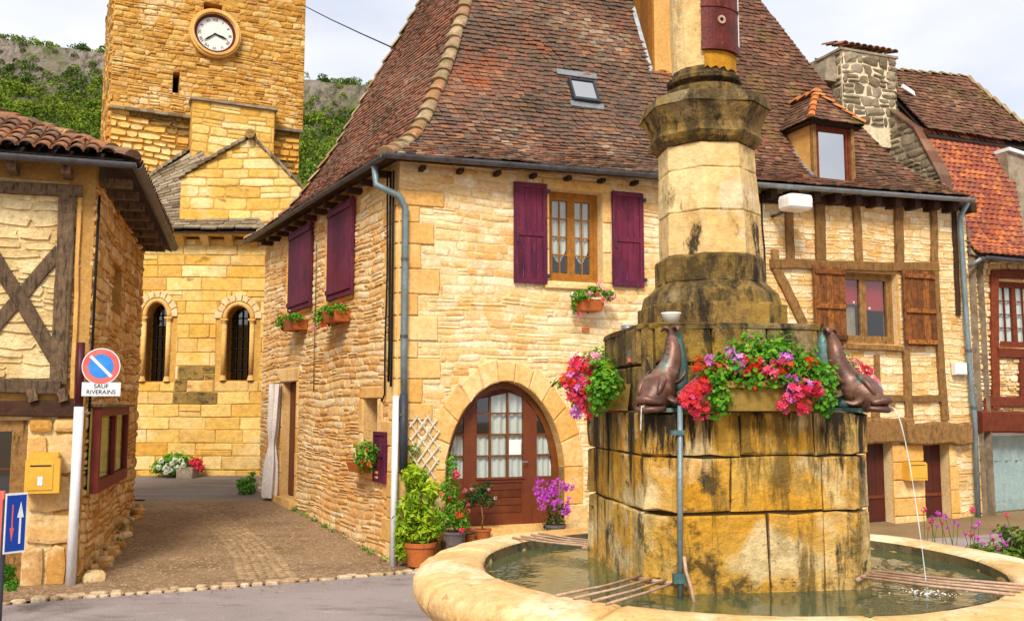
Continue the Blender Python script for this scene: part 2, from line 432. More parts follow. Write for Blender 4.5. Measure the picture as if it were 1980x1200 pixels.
def blossom(parent, p, m, r=.035, name='flower_head'):
    key = (m, round(r, 3), R.randrange(3))
    if key not in BLOS: BLOS[key] = blossom_mesh(name, m, r, hash(str(key)) % 999 if False else len(BLOS) + 5)
    o = bpy.data.objects.new(name, BLOS[key]); C.objects.link(o); o.parent = parent; o.location = V(p) - worldloc(parent)
    o.rotation_euler = (R.uniform(0, 6), R.uniform(0, 6), R.uniform(0, 6)); return o
# ------------------------------------------------------------------ materials
mat('stone_buff', ['#dcab68', '#e9c588', '#f3dcac', '#e4b872', '#f7e8c4', '#d8a05c'], mot='#dda24c', mots=1.5, mota=.45, second=('#f6e6c0', 4, .50, .62, .6), layers=[('#9a8c70', (1.3, 1.3, 2.0), .58, .68, .5, None), ('#b87a3c', (3, 3, 7), .61, .69, .6, None), ('#c98a80', (5, 5, 9), .64, .70, .35, None)], bump=.6, bs=34, bdist=.015)
mat('mortar_buff', ['#e8cc98', '#e8cc98'], mot='#d9b074', mots=4, bump=.5, bs=50)
mat('stone_lane', ['#d9a45c', '#e6bc7a', '#f0d4a0', '#dcab64', '#f4e2b8', '#cb9450'], mot='#d28f40', mots=1.3, mota=.55, second=('#f2dcae', 3.5, .54, .66, .6), layers=[('#9a8c70', (1.3, 1.3, 2.0), .58, .68, .5, None), ('#9a6430', (5, 5, 10), .62, .70, .6, None)], bump=.5, bs=34, bdist=.012)
mat('mortar_lane', ['#dcb478'], mot='#c89450', mots=5, bump=.5, bs=50)
mat('stone_rubble', ['#b9863e', '#cf9c54', '#e2bd80', '#c49048', '#eed4a2', '#a87a40'], mot='#c8852e', mots=1.8, mota=.5, second=('#ecd2a0', 5, .55, .66, .5), layers=[('#9a8c70', (1.3, 1.3, 2.0), .58, .68, .5, None), ('#6e4a22', (6, 6, 9), .62, .69, .6, None)], bump=.6, bs=34, bdist=.015)
mat('mortar_rubble', ['#bd8f4c'], mot='#a07436', mots=5, bump=.6, bs=45)
mat('stone_church', ['#dcaa50', '#e6ba62', '#efce80', '#dfab48', '#f3dc9c', '#d29a40'], mot='#dea436', mots=.7, mota=.55, second=('#f3dfae', 1.2, .54, .68, .6), layers=[('#9a8c70', (1.3, 1.3, 2.0), .58, .68, .5, None), ('#7a5c28', (1.6, 1.6, 3.4), .61, .67, .7, None), ('#c0801f', (.7, .7, 1.2), .55, .70, .55, None), ('#a8742c', (6, 6, 9), .60, .68, .5, None)], bump=.6, bs=16, bdist=.025)
mat('mortar_church', ['#cfa050'], mot='#a87c38', mots=3, bump=.4, bs=30)
mat('stone_tower', ['#c08a3a', '#d09c48', '#deb462', '#c69040', '#e8c884', '#b07e36'], mot='#cf8c2a', mots=.5, mota=.6, second=('#efd8a6', 1.4, .54, .66, .65), layers=[('#4e3414', (5, 5, 11), .585, .63, .85, None), ('#6e4a20', (12, 12, 22), .58, .63, .7, None), ('#a06a28', (.8, .8, .9), .53, .66, .4, None), ('#e6c88c', (5, 5, 9), .62, .69, .5, None)], bump=.9, bs=12, bdist=.03)
mat('mortar_tower', ['#cf9848'], mot='#9c6c2c', mots=2, bump=.6, bs=20, bdist=.03)
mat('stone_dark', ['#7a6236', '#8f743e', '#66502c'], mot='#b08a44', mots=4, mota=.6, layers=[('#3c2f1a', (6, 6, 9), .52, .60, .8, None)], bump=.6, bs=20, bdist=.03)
mat('slab_grey', ['#6a5a46', '#88765c', '#a0907a', '#78664f', '#b4a488'], mot='#5c4e3a', mots=5, bump=.6, bs=25, layers=[('#d8c8a0', (9, 9, 9), .60, .68, .6, None)])
mat('stone_quoin', ['#d9a55a', '#e4b872', '#efd29a'], mot='#d99c44', mots=2, mota=.6, bump=.45, bs=30, second=('#be7a34', 1.5, .58, .70, .5), layers=[('#9a8c70', (1.3, 1.3, 2.0), .58, .68, .5, None), ('#f2e0b4', (3, 3, 3), .58, .70, .5, None)])
mat('stone_fountain', ['#b8861f', '#cba04a', '#dcc083', '#c28c22', '#d4b06a', '#a98a4c'], mot='#c98c12', mots=2.2, mota=.75, second=('#ddc798', 2.7, .52, .62, .75), layers=[('#8c7440', (7, 7, 6), .52, .62, .6, None), ('#5f4a1c', (9, 9, 1.6), .55, .64, .8, (1.60, .50, .10)), ('#1a160c', (7, 7, .9), .585, .655, .96, (1.60, .42, .13)), ('#1f190e', (4.2, 4.2, 7), .615, .665, .95, None), ('#2c2a1a', (3, 3, 3), .55, .62, .85, (.85, .12, -.0)), ('#e6dcc0', (18, 18, 14), .66, .70, .6, None)], bump=.9, bs=24, bdist=.018)
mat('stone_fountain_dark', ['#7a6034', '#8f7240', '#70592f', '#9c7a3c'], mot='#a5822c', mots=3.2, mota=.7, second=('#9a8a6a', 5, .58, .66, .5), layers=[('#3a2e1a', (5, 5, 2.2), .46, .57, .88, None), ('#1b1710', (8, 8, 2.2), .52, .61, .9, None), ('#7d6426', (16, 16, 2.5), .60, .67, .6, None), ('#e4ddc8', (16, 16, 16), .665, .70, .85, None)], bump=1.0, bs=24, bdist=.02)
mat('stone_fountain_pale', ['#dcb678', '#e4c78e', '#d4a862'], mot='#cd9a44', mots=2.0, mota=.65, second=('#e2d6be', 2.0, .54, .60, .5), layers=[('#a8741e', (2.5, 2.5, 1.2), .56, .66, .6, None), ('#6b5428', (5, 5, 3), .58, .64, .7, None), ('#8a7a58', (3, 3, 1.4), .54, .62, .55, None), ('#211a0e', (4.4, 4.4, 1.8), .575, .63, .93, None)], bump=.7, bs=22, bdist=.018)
mat('stone_rim', ['#e0b878', '#e9ca94', '#d9aa66', '#e4c286'], mot='#d49a52', mots=2.4, mota=.6, second=('#f2e2c0', 2.6, .52, .64, .7), layers=[('#b5803e', (5, 5, 9), .56, .66, .6, None), ('#7a5630', (14, 14, 14), .61, .67, .7, None), ('#3c2c18', (4.5, 4.5, 16), .64, .69, .85, None)], bump=.8, bs=34, bdist=.014, rough=.65)
mat('stone_wet', ['#6f6146', '#84754f'], mot='#4c4733', mots=6, bump=.7, bs=30, rough=.45, stain='#3b3a2c', sts=(6, 6, 3), stlo=.5, sthi=.62)
mat('joint_dark', ['#4a3a1c'], bump=.3)
mat('tile_main', ['#4a3a2e', '#5e4c40', '#70503e', '#825642', '#62544a', '#9a6644', '#84745e', '#b4967a'], mot='#584a3c', mots=1.8, mota=.65, bump=.5, bs=70, second=('#a4542a', 1.1, .56, .69, .7), layers=[('#b4aa8c', (26, 26, 26), .60, .67, .65, None), ('#5c5428', (2.2, 2.2, 2.2), .60, .70, .45, None)])
mat('tile_main_left', ['#6a483a', '#7a5240', '#8a5a42', '#96624a', '#6c5444', '#9a7c62'], mot='#66503f', mots=1.8, mota=.6, bump=.5, bs=70, layers=[('#b0a488', (26, 26, 26), .60, .68, .6, None), ('#a04e28', (1.6, 1.6, 1.6), .56, .68, .5, None)])
mat('tile_red', ['#543a2c', '#66422f', '#754936', '#845640', '#5c4434', '#9a6c50', '#7a6450'], mot='#54402f', mots=2.0, mota=.6, bump=.5, bs=70, second=('#6f6228', 1.6, .58, .68, .5), layers=[('#b0a484', (26, 26, 26), .60, .68, .6, None)])
mat('tile_orange', ['#a04e28', '#bc6434', '#8a4436', '#c87842', '#944a40', '#bc6c44', '#70483a'], mot='#74443c', mots=3, mota=.6, bump=.5, bs=60, layers=[('#d8ac80', (20, 20, 20), .60, .67, .6, None)])
mat('tile_canal', ['#96603c', '#ab7350', '#7e5440', '#a0684a', '#6e5444', '#b98a66'], mot='#5c4c3c', mots=5, mota=.7, bump=.6, bs=50, layers=[('#c2a02c', (8, 8, 8), .59, .65, .8, None), ('#3a3028', (10, 10, 10), .56, .64, .7, None)])
mat('tile_ridge', ['#a88a6a', '#b79a78', '#94765a', '#b0704c'], mot='#6f6a3c', mots=9, mota=.7, bump=.6, bs=50, stain='#c0b79a', sts=(14, 14, 14), stlo=.56, sthi=.66, sta=.6)
mat('tile_ridge_new', ['#c8743c', '#d48a4c', '#b9632f'], mot='#8f6a3c', mots=9, bump=.5, bs=50)
mat('roof_base', ['#2c211c'], bump=0)
mat('wood_grey', ['#6d5740', '#83694c', '#5c4835'], mot='#4a3a2c', mots=14, mota=.6, stain='#2c2118', sts=(40, 40, 6), stlo=.5, sthi=.64, bump=.8, bs=60)
mat('wood_dark', ['#3a2416', '#4a2e1c'], mot='#2a1a10', mots=12, bump=.5, bs=60)
mat('wood_brown', ['#8a6234', '#9c7340', '#7c582e'], mot='#6a4a26', mots=14, mota=.6, stain='#4a341c', sts=(30, 30, 5), stlo=.54, sthi=.66, bump=.7, bs=60)
mat('wood_ochre', ['#8f5c1e', '#a56c26', '#7c4f1c'], mot='#7c4c18', mots=14, bump=.5, bs=60)
mat('wood_shutter_old', ['#6e3f1c', '#9a5c28', '#5a3216', '#b06c2c'], mot='#42260f', mots=18, mota=.6, stain='#2c190c', sts=(45, 45, 4), stlo=.54, sthi=.66, bump=.7, bs=60)
mat('wood_redbrown', ['#6e3018', '#823c1e'], mot='#4e2212', mots=14, bump=.6, bs=60)
mat('paint_purple', ['#4c1030', '#621c3c', '#46102a', '#6a2040'], mot='#7a2436', mots=1.8, mota=.6, stain='#34091c', sts=(30, 30, 3), stlo=.50, sthi=.66, sta=.6, layers=[('#9a6474', (40, 40, 5), .60, .69, .6, None), ('#7e4458', (2.2, 2.2, 1.4), .54, .68, .45, None)], bump=.5, bs=60, rough=.7, fine=.25)
mat('paint_redbrown', ['#6a2018', '#782a1c'], mot='#54180f', mots=6, bump=.3, rough=.6)
mat('paint_door', ['#5a2a16', '#6a3218', '#50240f'], mot='#7a4018', mots=7, mota=.4, stain='#3d1d0e', sts=(30, 30, 5), stlo=.55, sthi=.68, sta=.5, bump=.2, rough=.45, fine=.15)
mat('paint_door_maroon', ['#4c1f16', '#542419'], mot='#3e1a12', mots=5, bump=.2, rough=.55, fine=.12)
mat('door_window_wood', ['#6a3a14', '#7c4618'], mot='#5c3010', mots=10, bump=.2, rough=.45)
mat('plaster', ['#d8a55c'], mot='#c48e48', mots=4, bump=.3, bs=50)
mat('plaster_old', ['#e4c88c', '#eed6a2'], mot='#d0a662', mots=3, mota=.6, bump=.8, bs=24, bdist=.03, layers=[('#b98a48', (2.5, 2.5, 6), .58, .66, .6, None)])
mat('zinc', ['#5e5f66', '#6c6c70'], mot='#4c443c', mots=8, mota=.6, rough=.5, metal=.5, bump=.1)
mat('zinc_light', ['#8a9196', '#9aa1a5'], mot='#76746c', mots=8, rough=.45, metal=.45, bump=.1)
mat('pipe_blue', ['#7d8f95'], mot='#6b6f66', mots=6, rough=.5, metal=.3, bump=.1)
mat('pipe_dark', ['#3c4048'], mot='#33302c', mots=6, rough=.5, metal=.2, bump=.1)
mat('cable_black', ['#17130f'], bump=0, fine=0)
mat('cable_brown', ['#5c4022'], bump=0, fine=0)
mat('white_paint', ['#e6e6e8'], mot='#cfcccb', mots=6, rough=.5, bump=.1, fine=.08)
mat('white_plastic', ['#e6e2da'], rough=.4, bump=0, fine=.05)
mat('sign_red', ['#d4584e'], mot='#d87c70', mots=9, rough=.5, bump=0, fine=.05)
mat('sign_blue', ['#2b80d4'], mot='#4a94da', mots=6, rough=.5, bump=0, fine=.05)
mat('sign_navy', ['#153f9a'], rough=.4, bump=0, fine=.05)
mat('post_maroon', ['#4b1520'], rough=.5, bump=.1)
mat('ink', ['#16161c'], bump=0, fine=0)
mat('mail_yellow', ['#d9a83c'], mot='#c99430', mots=5, rough=.45, bump=.05, fine=.1)
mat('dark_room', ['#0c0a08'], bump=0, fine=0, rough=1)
mat('lace', ['#f4f6f0', '#e8ece4'], rough=.9, bump=.3, bs=90, trans=.2, fine=.12)
mat('lace_blue', ['#d3e2ee', '#e6f0f6'], rough=.9, bump=.3, bs=90, mot='#b4c8d8', mots=6)
mat('curtain_white', ['#efe6de'], mot='#ddd2ca', mots=5, rough=.9, bump=.2)
mat('blind_red', ['#a8222c'], rough=.8, bump=.1)
glassmat('glass', '#eef2ee', .12); glassmat('glass_sky', '#9aa8a0', .75); glassmat('glass_dark', '#4a4c40', .18)
mat('terracotta', ['#b4602c', '#c06c34'], mot='#94502a', mots=8, bump=.3, rough=.8)
mat('pot_grey', ['#6a5f5c'], mot='#544a46', mots=8, bump=.3)
mat('trough_stone', ['#a3843c', '#8f7434'], mot='#6b5a28', mots=8, mota=.7, bump=.6, bs=30)
mat('bronze', ['#7c5442', '#6a4636'], mot='#50362c', mots=10, mota=.8, second=('#a07a66', 7, .56, .66, .6), layers=[('#2e2620', (12, 12, 7), .56, .66, .8, None), ('#5f7d74', (8, 8, 6), .58, .66, .85, None)], rough=.4, metal=.3, bump=.4, bs=60, bdist=.005, spec=.5)
mat('verdigris', ['#4a6a68', '#5a7c74'], mot='#3a4648', mots=9, mota=.7, stain='#7c9a84', sts=(14, 14, 8), stlo=.56, sthi=.66, rough=.5, metal=.3, bump=.4, bs=60)
mat('rust_box', ['#5c201a', '#6a2a1e'], mot='#43160f', mots=12, mota=.6, stain='#8a4a30', sts=(20, 20, 8), stlo=.58, sthi=.68, sta=.6, rough=.5, metal=.2, bump=.3)
mat('lichen', ['#c8901a', '#b57a14'], mot='#8a5a14', mots=14, bump=.6)
mat('grate_iron', ['#b8947a', '#c8a88c'], mot='#8a6448', mots=12, rough=.6, metal=.1, bump=.2)
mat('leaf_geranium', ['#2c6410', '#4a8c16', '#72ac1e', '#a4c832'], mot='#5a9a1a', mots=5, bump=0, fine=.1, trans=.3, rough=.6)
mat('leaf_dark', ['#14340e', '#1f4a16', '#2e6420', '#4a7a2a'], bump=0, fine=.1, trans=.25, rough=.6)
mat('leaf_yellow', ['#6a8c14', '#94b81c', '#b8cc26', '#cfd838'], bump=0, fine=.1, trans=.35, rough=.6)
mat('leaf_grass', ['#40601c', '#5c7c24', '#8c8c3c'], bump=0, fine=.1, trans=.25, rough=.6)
mat('flower_red', ['#cc2430', '#e4404c', '#dc3058', '#ee6a58'], bump=0, fine=0, trans=.3, rough=.7)
mat('flower_pink', ['#d8284c', '#ea4a78', '#f06a8c', '#e03c60'], bump=0, fine=0, trans=.3, rough=.7)
mat('flower_lilac', ['#c468c8', '#dc8cd8', '#e8a4e0'], bump=0, fine=0, trans=.3, rough=.7)
mat('mortar_pale', ['#e6d8b4'], mot='#c8b084', mots=8, bump=.5, bs=40)
mat('board_back', ['#c8b45a', '#d8c070'], mot='#9cae3c', mots=3, mota=.8, bump=0)
mat('flower_magenta', ['#b434b0', '#d65ccc', '#e07ad4'], bump=0, fine=0, trans=.3, rough=.7)
mat('flower_orange', ['#e0401c', '#f0582c'], bump=0, fine=0, trans=.3, rough=.7)
mat('flower_palepink', ['#ee8ca8', '#f4b4c0', '#e0567c'], bump=0, fine=0, trans=.3, rough=.7)
mat('flower_white', ['#e8ecd4', '#f4f4ea'], bump=0, fine=0, trans=.3, rough=.7)
mat('lattice', ['#d8d0be'], mot='#b8ac94', mots=9, bump=.2)
mat('soil', ['#2c2014'], bump=.4)
mat('lane_paving', ['#94785a'], mot='#745a40', mots=1.3, mota=.7, second=('#ad906e', 16, .5, .62, .5), layers=[('#b08c4c', (1.6, 1.6, 2), .56, .68, .45, None), ('#5c4630', (.9, 2.5, 1), .52, .64, .5, None)], bump=.7, bs=85, bdist=.008, fine=.4)
mat('pebble', ['#7e6448', '#92765a', '#a68a68', '#745a42', '#9c8060'], bump=.3, bs=60)
mat('sett', ['#a48862', '#b49870', '#9a7e5a', '#bda27a'], mot='#8f7250', mots=4, mota=.6, bump=.5, bs=50)
mat('kerb_cobble', ['#c0a684', '#d2ba98', '#b09070', '#dcc8aa'], mot='#a08058', mots=9, mota=.6, bump=.6, bs=50)
mat('road_asphalt', ['#9a8c88'], mot='#857874', mots=.9, mota=.6, second=('#b0a4a0', 60, .54, .64, .6), layers=[('#6c5f5a', (1.2, 3.5, 1), .54, .62, .5, None), ('#4c443f', (40, 40, 40), .64, .70, .6, None), ('#c0b4ac', (2.5, 5, 1), .60, .68, .5, None)], bump=.7, bs=130, bdist=.006, fine=.3)
mat('square_asphalt', ['#7c6e66'], mot='#68594e', mots=1.0, mota=.7, bump=.5, bs=60, fine=.3, stain='#94877c', sts=(.6, 3, 1), stlo=.5, sthi=.62, sta=.6)
mat('ground_earth', ['#8a7050'], mot='#6a5a38', mots=2, bump=.5)
mat('hill_ground', ['#3c5418'], mot='#5c5a34', mots=.05, mota=.6, bump=.2, bs=2, bdist=.5)
mat('hill_tree', ['#1f3a0e', '#35540f', '#566f16', '#7f9422', '#3e5a1c'], mot='#7d8a22', mots=.06, mota=.5, bump=0, fine=.15, trans=.2, rough=.9)
mat('hill_rock', ['#9a887c', '#b0a094', '#82746a', '#c0b2a6'], mot='#6c6a44', mots=.12, mota=.8, layers=[('#4c4038', (.35, .35, .12), .50, .60, .85, None), ('#566428', (.2, .2, .3), .54, .62, .8, None)], bump=.9, bs=.9, bdist=2.0)

# ------------------------------------------------------------------ walls (planes of the facades)
corner = on_z(763, 1094, 0)
MF = Wall((corner.x, corner.y), dirv(990 + 4700))                 # front of the big stone house and of its neighbours
ML = Wall((corner.x, corner.y), -dirv(-10))                       # its lane side, u < 0
lcorner = on_z(150, 1126, 0)
LS = Wall((lcorner.x, lcorner.y), dirv(492))                      # lane side of the left house
LF = Wall((lcorner.x, lcorner.y), V((5000, 1800, 0)))             # its front, u < 0
CH = Wall((0, 17.0), V((1, .03, 0)))                              # church choir
TW = Wall((-7.0, 19.2), dirv(990 + 3700))                         # tower front

def lerp_tab(x, tab):
    if x <= tab[0][0]: return tab[0][1]
    for (a, p), (b, q) in zip(tab, tab[1:]):
        if x <= b: return p + (q - p) * (x - a) / (b - a)
    return tab[-1][1]
GZ = [(9.0, 0), (12.6, .235), (15, .33), (17, .37), (20, .42), (40, 1.2)]
def gz(x, y):
    base = lerp_tab(y - (.12 * (x + 3.5) if x < 0 else .42) , GZ)
    k = min(1, max(0, (x + 6.0) / 1.5)) if x < -4.5 else 1
    return base
# ground: one big sheet, finer near the camera
def ground_sheet():
    xs = sorted(set([-400, -200, -100, -60, -40, -25, -15, -10] + [round(-8 + .25 * i, 3) for i in range(65)] + [10, 15, 25, 40, 60, 100, 200, 400]))
    ys = sorted(set([-60, -20, -8, -3, 0] + [round(1 + .25 * i, 3) for i in range(80)] + [22, 25, 30, 40, 60, 100, 200, 400, 900]))
    mb = MB(); mb.v = [(x, y, gz(x, y) - .02) for y in ys for x in xs]; n = len(xs)
    mb.f = [(j * n + i, j * n + i + 1, (j + 1) * n + i + 1, (j + 1) * n + i) for j in range(len(ys) - 1) for i in range(n - 1)]
    mb.t = [.5] * len(mb.f); mb.m = [0] * len(mb.f); mb.build('ground', 'ground_earth', None, False, 'structure')
ground_sheet()
# the kerb line across the lane mouth, as world points
KL = [on_z(x, y, .02) for x, y in ((-140, 1176), (0, 1163), (100, 1153), (250, 1143), (400, 1133), (500, 1125), (600, 1117), (700, 1109), (790, 1102))]
def kerb_y(x):
    return lerp_tab(x, [(p.x, p.y) for p in KL]) if x <= KL[-1].x else KL[-1].y + (x - KL[-1].x) * .30
def sheet(name, m, x0, x1, y0f, y1f, nx, ny, dz, kind='structure'):
    mb = MB()
    for j in range(ny + 1):
        for i in range(nx + 1):
            x = x0 + (x1 - x0) * i / nx; a, b = y0f(x), y1f(x); y = a + (b - a) * j / ny; mb.v.append((x, y, gz(x, y) + dz))
    n = nx + 1
    mb.f = [(j * n + i, j * n + i + 1, (j + 1) * n + i + 1, (j + 1) * n + i) for j in range(ny) for i in range(nx)]
    mb.t = [.5] * len(mb.f); mb.m = [0] * len(mb.f); return mb.build(name, m, None, False, kind)
sheet('road', 'road_asphalt', -12, 30, lambda x: -6, lambda x: kerb_y(x) - .06 if x < 0 else kerb_y(x) - .1, 80, 30, 0.0)
LB = on_z(400, 971, .235).y
sheet('lane', 'lane_paving', -5.2, -.9, lambda x: kerb_y(x), lambda x: LB, 40, 40, 0.004)
sheet('church_square', 'square_asphalt', -9, 2, lambda x: LB + .0, lambda x: 17.2, 30, 20, 0.002)
# kerb cobbles: pieces of the setting
kerb = thing('kerb', 'x', 'x'); del kerb['label']; del kerb['category']; kerb['kind'] = 'structure'
def cobble(c, lx, ly, h, ang, rng, t):
    ca, sa = math.cos(ang), math.sin(ang); vs = []; n = 7
    for (s, z) in ((1, -.02), (1, h * .6), (.75, h)):
        for i in range(n):
            a = 6.283 * i / n + .3; q = s * (1 + .12 * math.sin(i * 2.7 + lx * 90))
            x = math.copysign(abs(math.cos(a)) ** .6, math.cos(a)) * lx * q / 2; y = math.copysign(abs(math.sin(a)) ** .6, math.sin(a)) * ly * q / 2
            vs.append((c[0] + x * ca - y * sa, c[1] + x * sa + y * ca, c[2] + z))
    fs = [(k * n + i, k * n + (i + 1) % n, (k + 1) * n + (i + 1) % n, (k + 1) * n + i) for k in range(2) for i in range(n)] + [tuple(range(2 * n, 3 * n))]
    return vs, fs, t
pcs = []; rg = random.Random(4)
for row in range(2):
    x = -5.6
    while x < -.75:
        l_ = rg.uniform(.08, .16); y = kerb_y(x + l_ / 2) - .035 + row * .085 + rg.uniform(-.01, .01)
        if not (row == 1 and rg.random() < .3): pcs.append(cobble((x + l_ / 2, y, gz(x, y) + (.0 if row == 0 else .0)), l_ * .93, .075, rg.uniform(.016, .034), -.12 + rg.uniform(-.1, .1) + .25, rg, rg.random()))
        x += l_
emit(pcs, 'cobble', 'kerb_cobble', kerb, 120)
# central strip of setts in the lane and loose pebbles set in it
strip = [((345, 972), (405, 972)), ((392, 1010), (462, 1010)), ((425, 1050), (508, 1048)), ((448, 1085), (545, 1085)), ((458, 1118), (575, 1112))]
mb = MB(); rg = random.Random(9)
ss = [(on_z(a[0], a[1], gz(-2.8, on_z(a[0], a[1], .15).y)), on_z(b[0], b[1], gz(-2.8, on_z(b[0], b[1], .15).y))) for a, b in strip]
for k in range(46):
    q = k / 45 * (len(ss) - 1); i = min(int(q), len(ss) - 2); f = q - i
    A = ss[i][0].lerp(ss[i + 1][0], f); B = ss[i][1].lerp(ss[i + 1][1], f); n = 6
    for j in range(n):
        p = A.lerp(B, (j + .5 + rg.uniform(-.1, .1)) / n); w = (B - A).length / n
        v, fc, t = cobble((p.x, p.y, gz(p.x, p.y) - .004), w * .95, .085, rg.uniform(.008, .014), rg.uniform(-.2, .2), rg, rg.random()); mb.add(v, fc, t)
mb.build('sett_strip', 'sett', None, False, 'stuff')
mb = MB()
for _ in range(9000):
    y = 8.0 + 5 * rg.random() ** 1.2; x = rg.uniform(-4.6, -1.0)
    if y < kerb_y(x) + .1 or y > LB: continue
    s = rg.uniform(.012, .03); a = rg.uniform(0, 6); z = gz(x, y) + .004
    vs = [(x + math.cos(a + k * 1.57) * s, y + math.sin(a + k * 1.57) * s, z - .003) for k in range(4)] + [(x, y, z + s * .28)]
    mb.add(vs, [(0, 1, 4), (1, 2, 4), (2, 3, 4), (3, 0, 4)], rg.random())
mb.build('pebbles', 'pebble', None, False, 'stuff')

# ------------------------------------------------------------------ hill
from mathutils import noise as mn
def hilltop(px):   # silhouette row by photo column
    return lerp_tab(px, [(-600, 40), (0, 92), (100, 104), (200, 118), (590, 168), (700, 182), (900, 205), (1500, 330), (2600, 420)])
HY = 260.0
def hill():
    nx, ny = 130, 46; mb = MB(); top = []
    for i in range(nx + 1):
        px = -700 + 3300 * i / nx; zt = on_Y(px, hilltop(px), HY).z; xx = on_Y(px, 600, HY).x
        for j in range(ny + 1):
            f = j / ny
            if f < .62: y = 90 + (HY - 25 - 90) * f / .62; z = zt * .80 * (f / .62) ** 1.15
            elif f < .72: g = (f - .62) / .1; y = HY - 25 + 7 * g; z = zt * (.80 + .16 * g)
            elif f < .85: g = (f - .72) / .13; y = HY - 18 + 22 * g; z = zt * (.96 + .04 * g)
            else: g = (f - .85) / .15; y = HY + 4 + 120 * g; z = zt * (1 - .1 * g)
            b = mn.noise(V((xx * .03, y * .03, 1))) * 5 * min(1, f * 3) if f < .6 else mn.noise(V((xx * .09, y * .09, f * 3))) * 3.2
            if f > .72: b += mn.noise(V((xx * .25, 7, 1))) * 1.6
            mb.v.append((xx * (y / HY) ** .25, y + (b if .55 < f < .8 else 0), max(-2, z + b * .7)))
    n = ny + 1
    for i in range(nx):
        for j in range(ny):
            mb.f.append((i * n + j, (i + 1) * n + j, (i + 1) * n + j + 1, i * n + j + 1)); mb.t.append(.5); mb.m.append(1 if .60 < (j + .5) / ny < .80 else 0)
    mb.build('hill', ['hill_ground', 'hill_rock'], None, True, 'structure')
    # canopy: crowns of small leaf clumps standing on the slope
    rs = np.random.default_rng(21); V3 = np.array(mb.v).reshape(nx + 1, ny + 1, 3); cen = []; siz = []; tn = []
    for _ in range(12000):
        i = rs.uniform(0, nx); f = rs.random(); f = f * .67 if rs.random() < .86 else rs.uniform(.66, .95)
        j = f * ny; i0, j0 = min(int(i), nx - 1), min(int(j), ny - 1)
        p = V3[i0, j0] * (1 - (i - i0)) + V3[i0 + 1, j0] * (i - i0); p = p + (V3[i0, j0 + 1] - V3[i0, j0]) * (j - j0)
        pr = project(p)
        if pr is None or not (-60 < pr[0] < 760) or pr[1] > 420: continue
        if f > .66 and rs.random() < .15: continue
        cen.append(p); siz.append(rs.uniform(1.3, 3.0) * (1 if f < .64 else .6)); tn.append(rs.random() ** 1.1)
    cen = np.array(cen); siz = np.array(siz); tn = np.array(tn); m = 100; K = len(cen) * m
    c = np.repeat(cen, m, 0); s_ = np.repeat(siz, m); t0 = np.repeat(tn, m)
    d = rs.normal(size=(K, 3)); d /= np.linalg.norm(d, axis=1)[:, None]; d[:, 2] = np.where(d[:, 2] < -.3, -d[:, 2], d[:, 2])
    lump = 1 + .22 * np.sin(d[:, 0] * 5 + t0 * 30) * np.cos(d[:, 2] * 5 + t0 * 17)
    q = (rs.uniform(.72, 1.06, K) * lump)[:, None]; p = c + d * s_[:, None] * q; p[:, 2] += s_ * .35
    nn = d + rs.normal(size=(K, 3)) * .6; nn /= np.linalg.norm(nn, axis=1)[:, None]
    a = np.cross(nn, rs.normal(size=(K, 3))); a /= np.linalg.norm(a, axis=1)[:, None]; b = np.cross(nn, a); r = (s_ ** .5 * rs.uniform(.12, .30, K) * .95)[:, None]
    vv = np.stack([p + a * r, p + b * r * .8, p - a * r, p - b * r * .8], 1).reshape(-1, 3)
    me = bpy.data.meshes.new('woodland'); me.vertices.add(K * 4); me.vertices.foreach_set('co', vv.astype(np.float32).ravel())
    me.loops.add(K * 4); me.loops.foreach_set('vertex_index', np.arange(K * 4, dtype=np.int32)); me.polygons.add(K)
    me.polygons.foreach_set('loop_start', np.arange(0, K * 4, 4, dtype=np.int32)); me.polygons.foreach_set('loop_total', np.full(K, 4, dtype=np.int32))
    at_ = me.attributes.new('tint', 'FLOAT', 'FACE'); at_.data.foreach_set('value', np.clip(t0 * .7 + .3 * rs.random(K), 0, 1).astype(np.float32))
    me.update(); me.materials.append(M['hill_tree']); o = bpy.data.objects.new('woodland', me); C.objects.link(o); o['kind'] = 'stuff'
hill()
# ================================================================== big stone house
PROF = [(0, 0), (.14, .09), (.3, .2), (.48, .37), (.65, .6), (.85, .95), (1.1, 1.42), (1.42, 2.15), (1.8, 3.02), (2.3, 4.1)]
def prof(d): return lerp_tab(d, PROF)
def prof_samples(step, dmax=2.3):
    out = [(0, 0)]; d = 0; acc = 0; pz = 0; x = 0
    while d < dmax:
        nd = d + .004; z = prof(nd); acc += math.hypot(.004, z - pz); pz = z; d = nd
        if acc >= step: out.append((d, z)); acc = 0
    return out
OV = .24                                                           # eaves overhang
uF, nF = MF.u, -MF.n; uL = -ML.u; nL = -ML.n                       # along front; inward; along lane side going away; inward
# plan corner offsets
def inter(p, a, q, b):
    d = a.x * b.y - a.y * b.x; t = ((q.x - p.x) * b.y - (q.y - p.y) * b.x) / d; return p + a * t
O3 = MF.O
def corner_in(d): return inter(O3 + nF * (d - OV), uF, O3 + nL * (d - OV), uL)        # near hip line in plan
zE0 = on_Y(728, 296, corner_in(0).y).z
wleft = 5.55; uright = MF.px(1876, 381, OV)[0]
zE1 = zE0 + .05; 
zR = on_Y(1876, 381, (MF.P(uright, 0, OV)).y).z
def eave_z(u): return zE0 + (zR - zE0) * u / uright
FB = O3 + uL * wleft                                              # far left corner
def far_in(d): return inter(O3 + nL * (d - OV), uL, FB - uL * (d - OV), uF)
uend = uright - OV
RC = O3 + uF * uend
def right_in(d): return inter(O3 + nF * (d - OV), uF, RC - uF * (d - OV), nF)
def at(p, z): return V((p.x, p.y, z))
USPLIT = MF.px(1372, 340)[0]
def front_pt(u, d): q = MF.P(u, 0, OV - d); return at(q, eave_z(u) + prof(d))
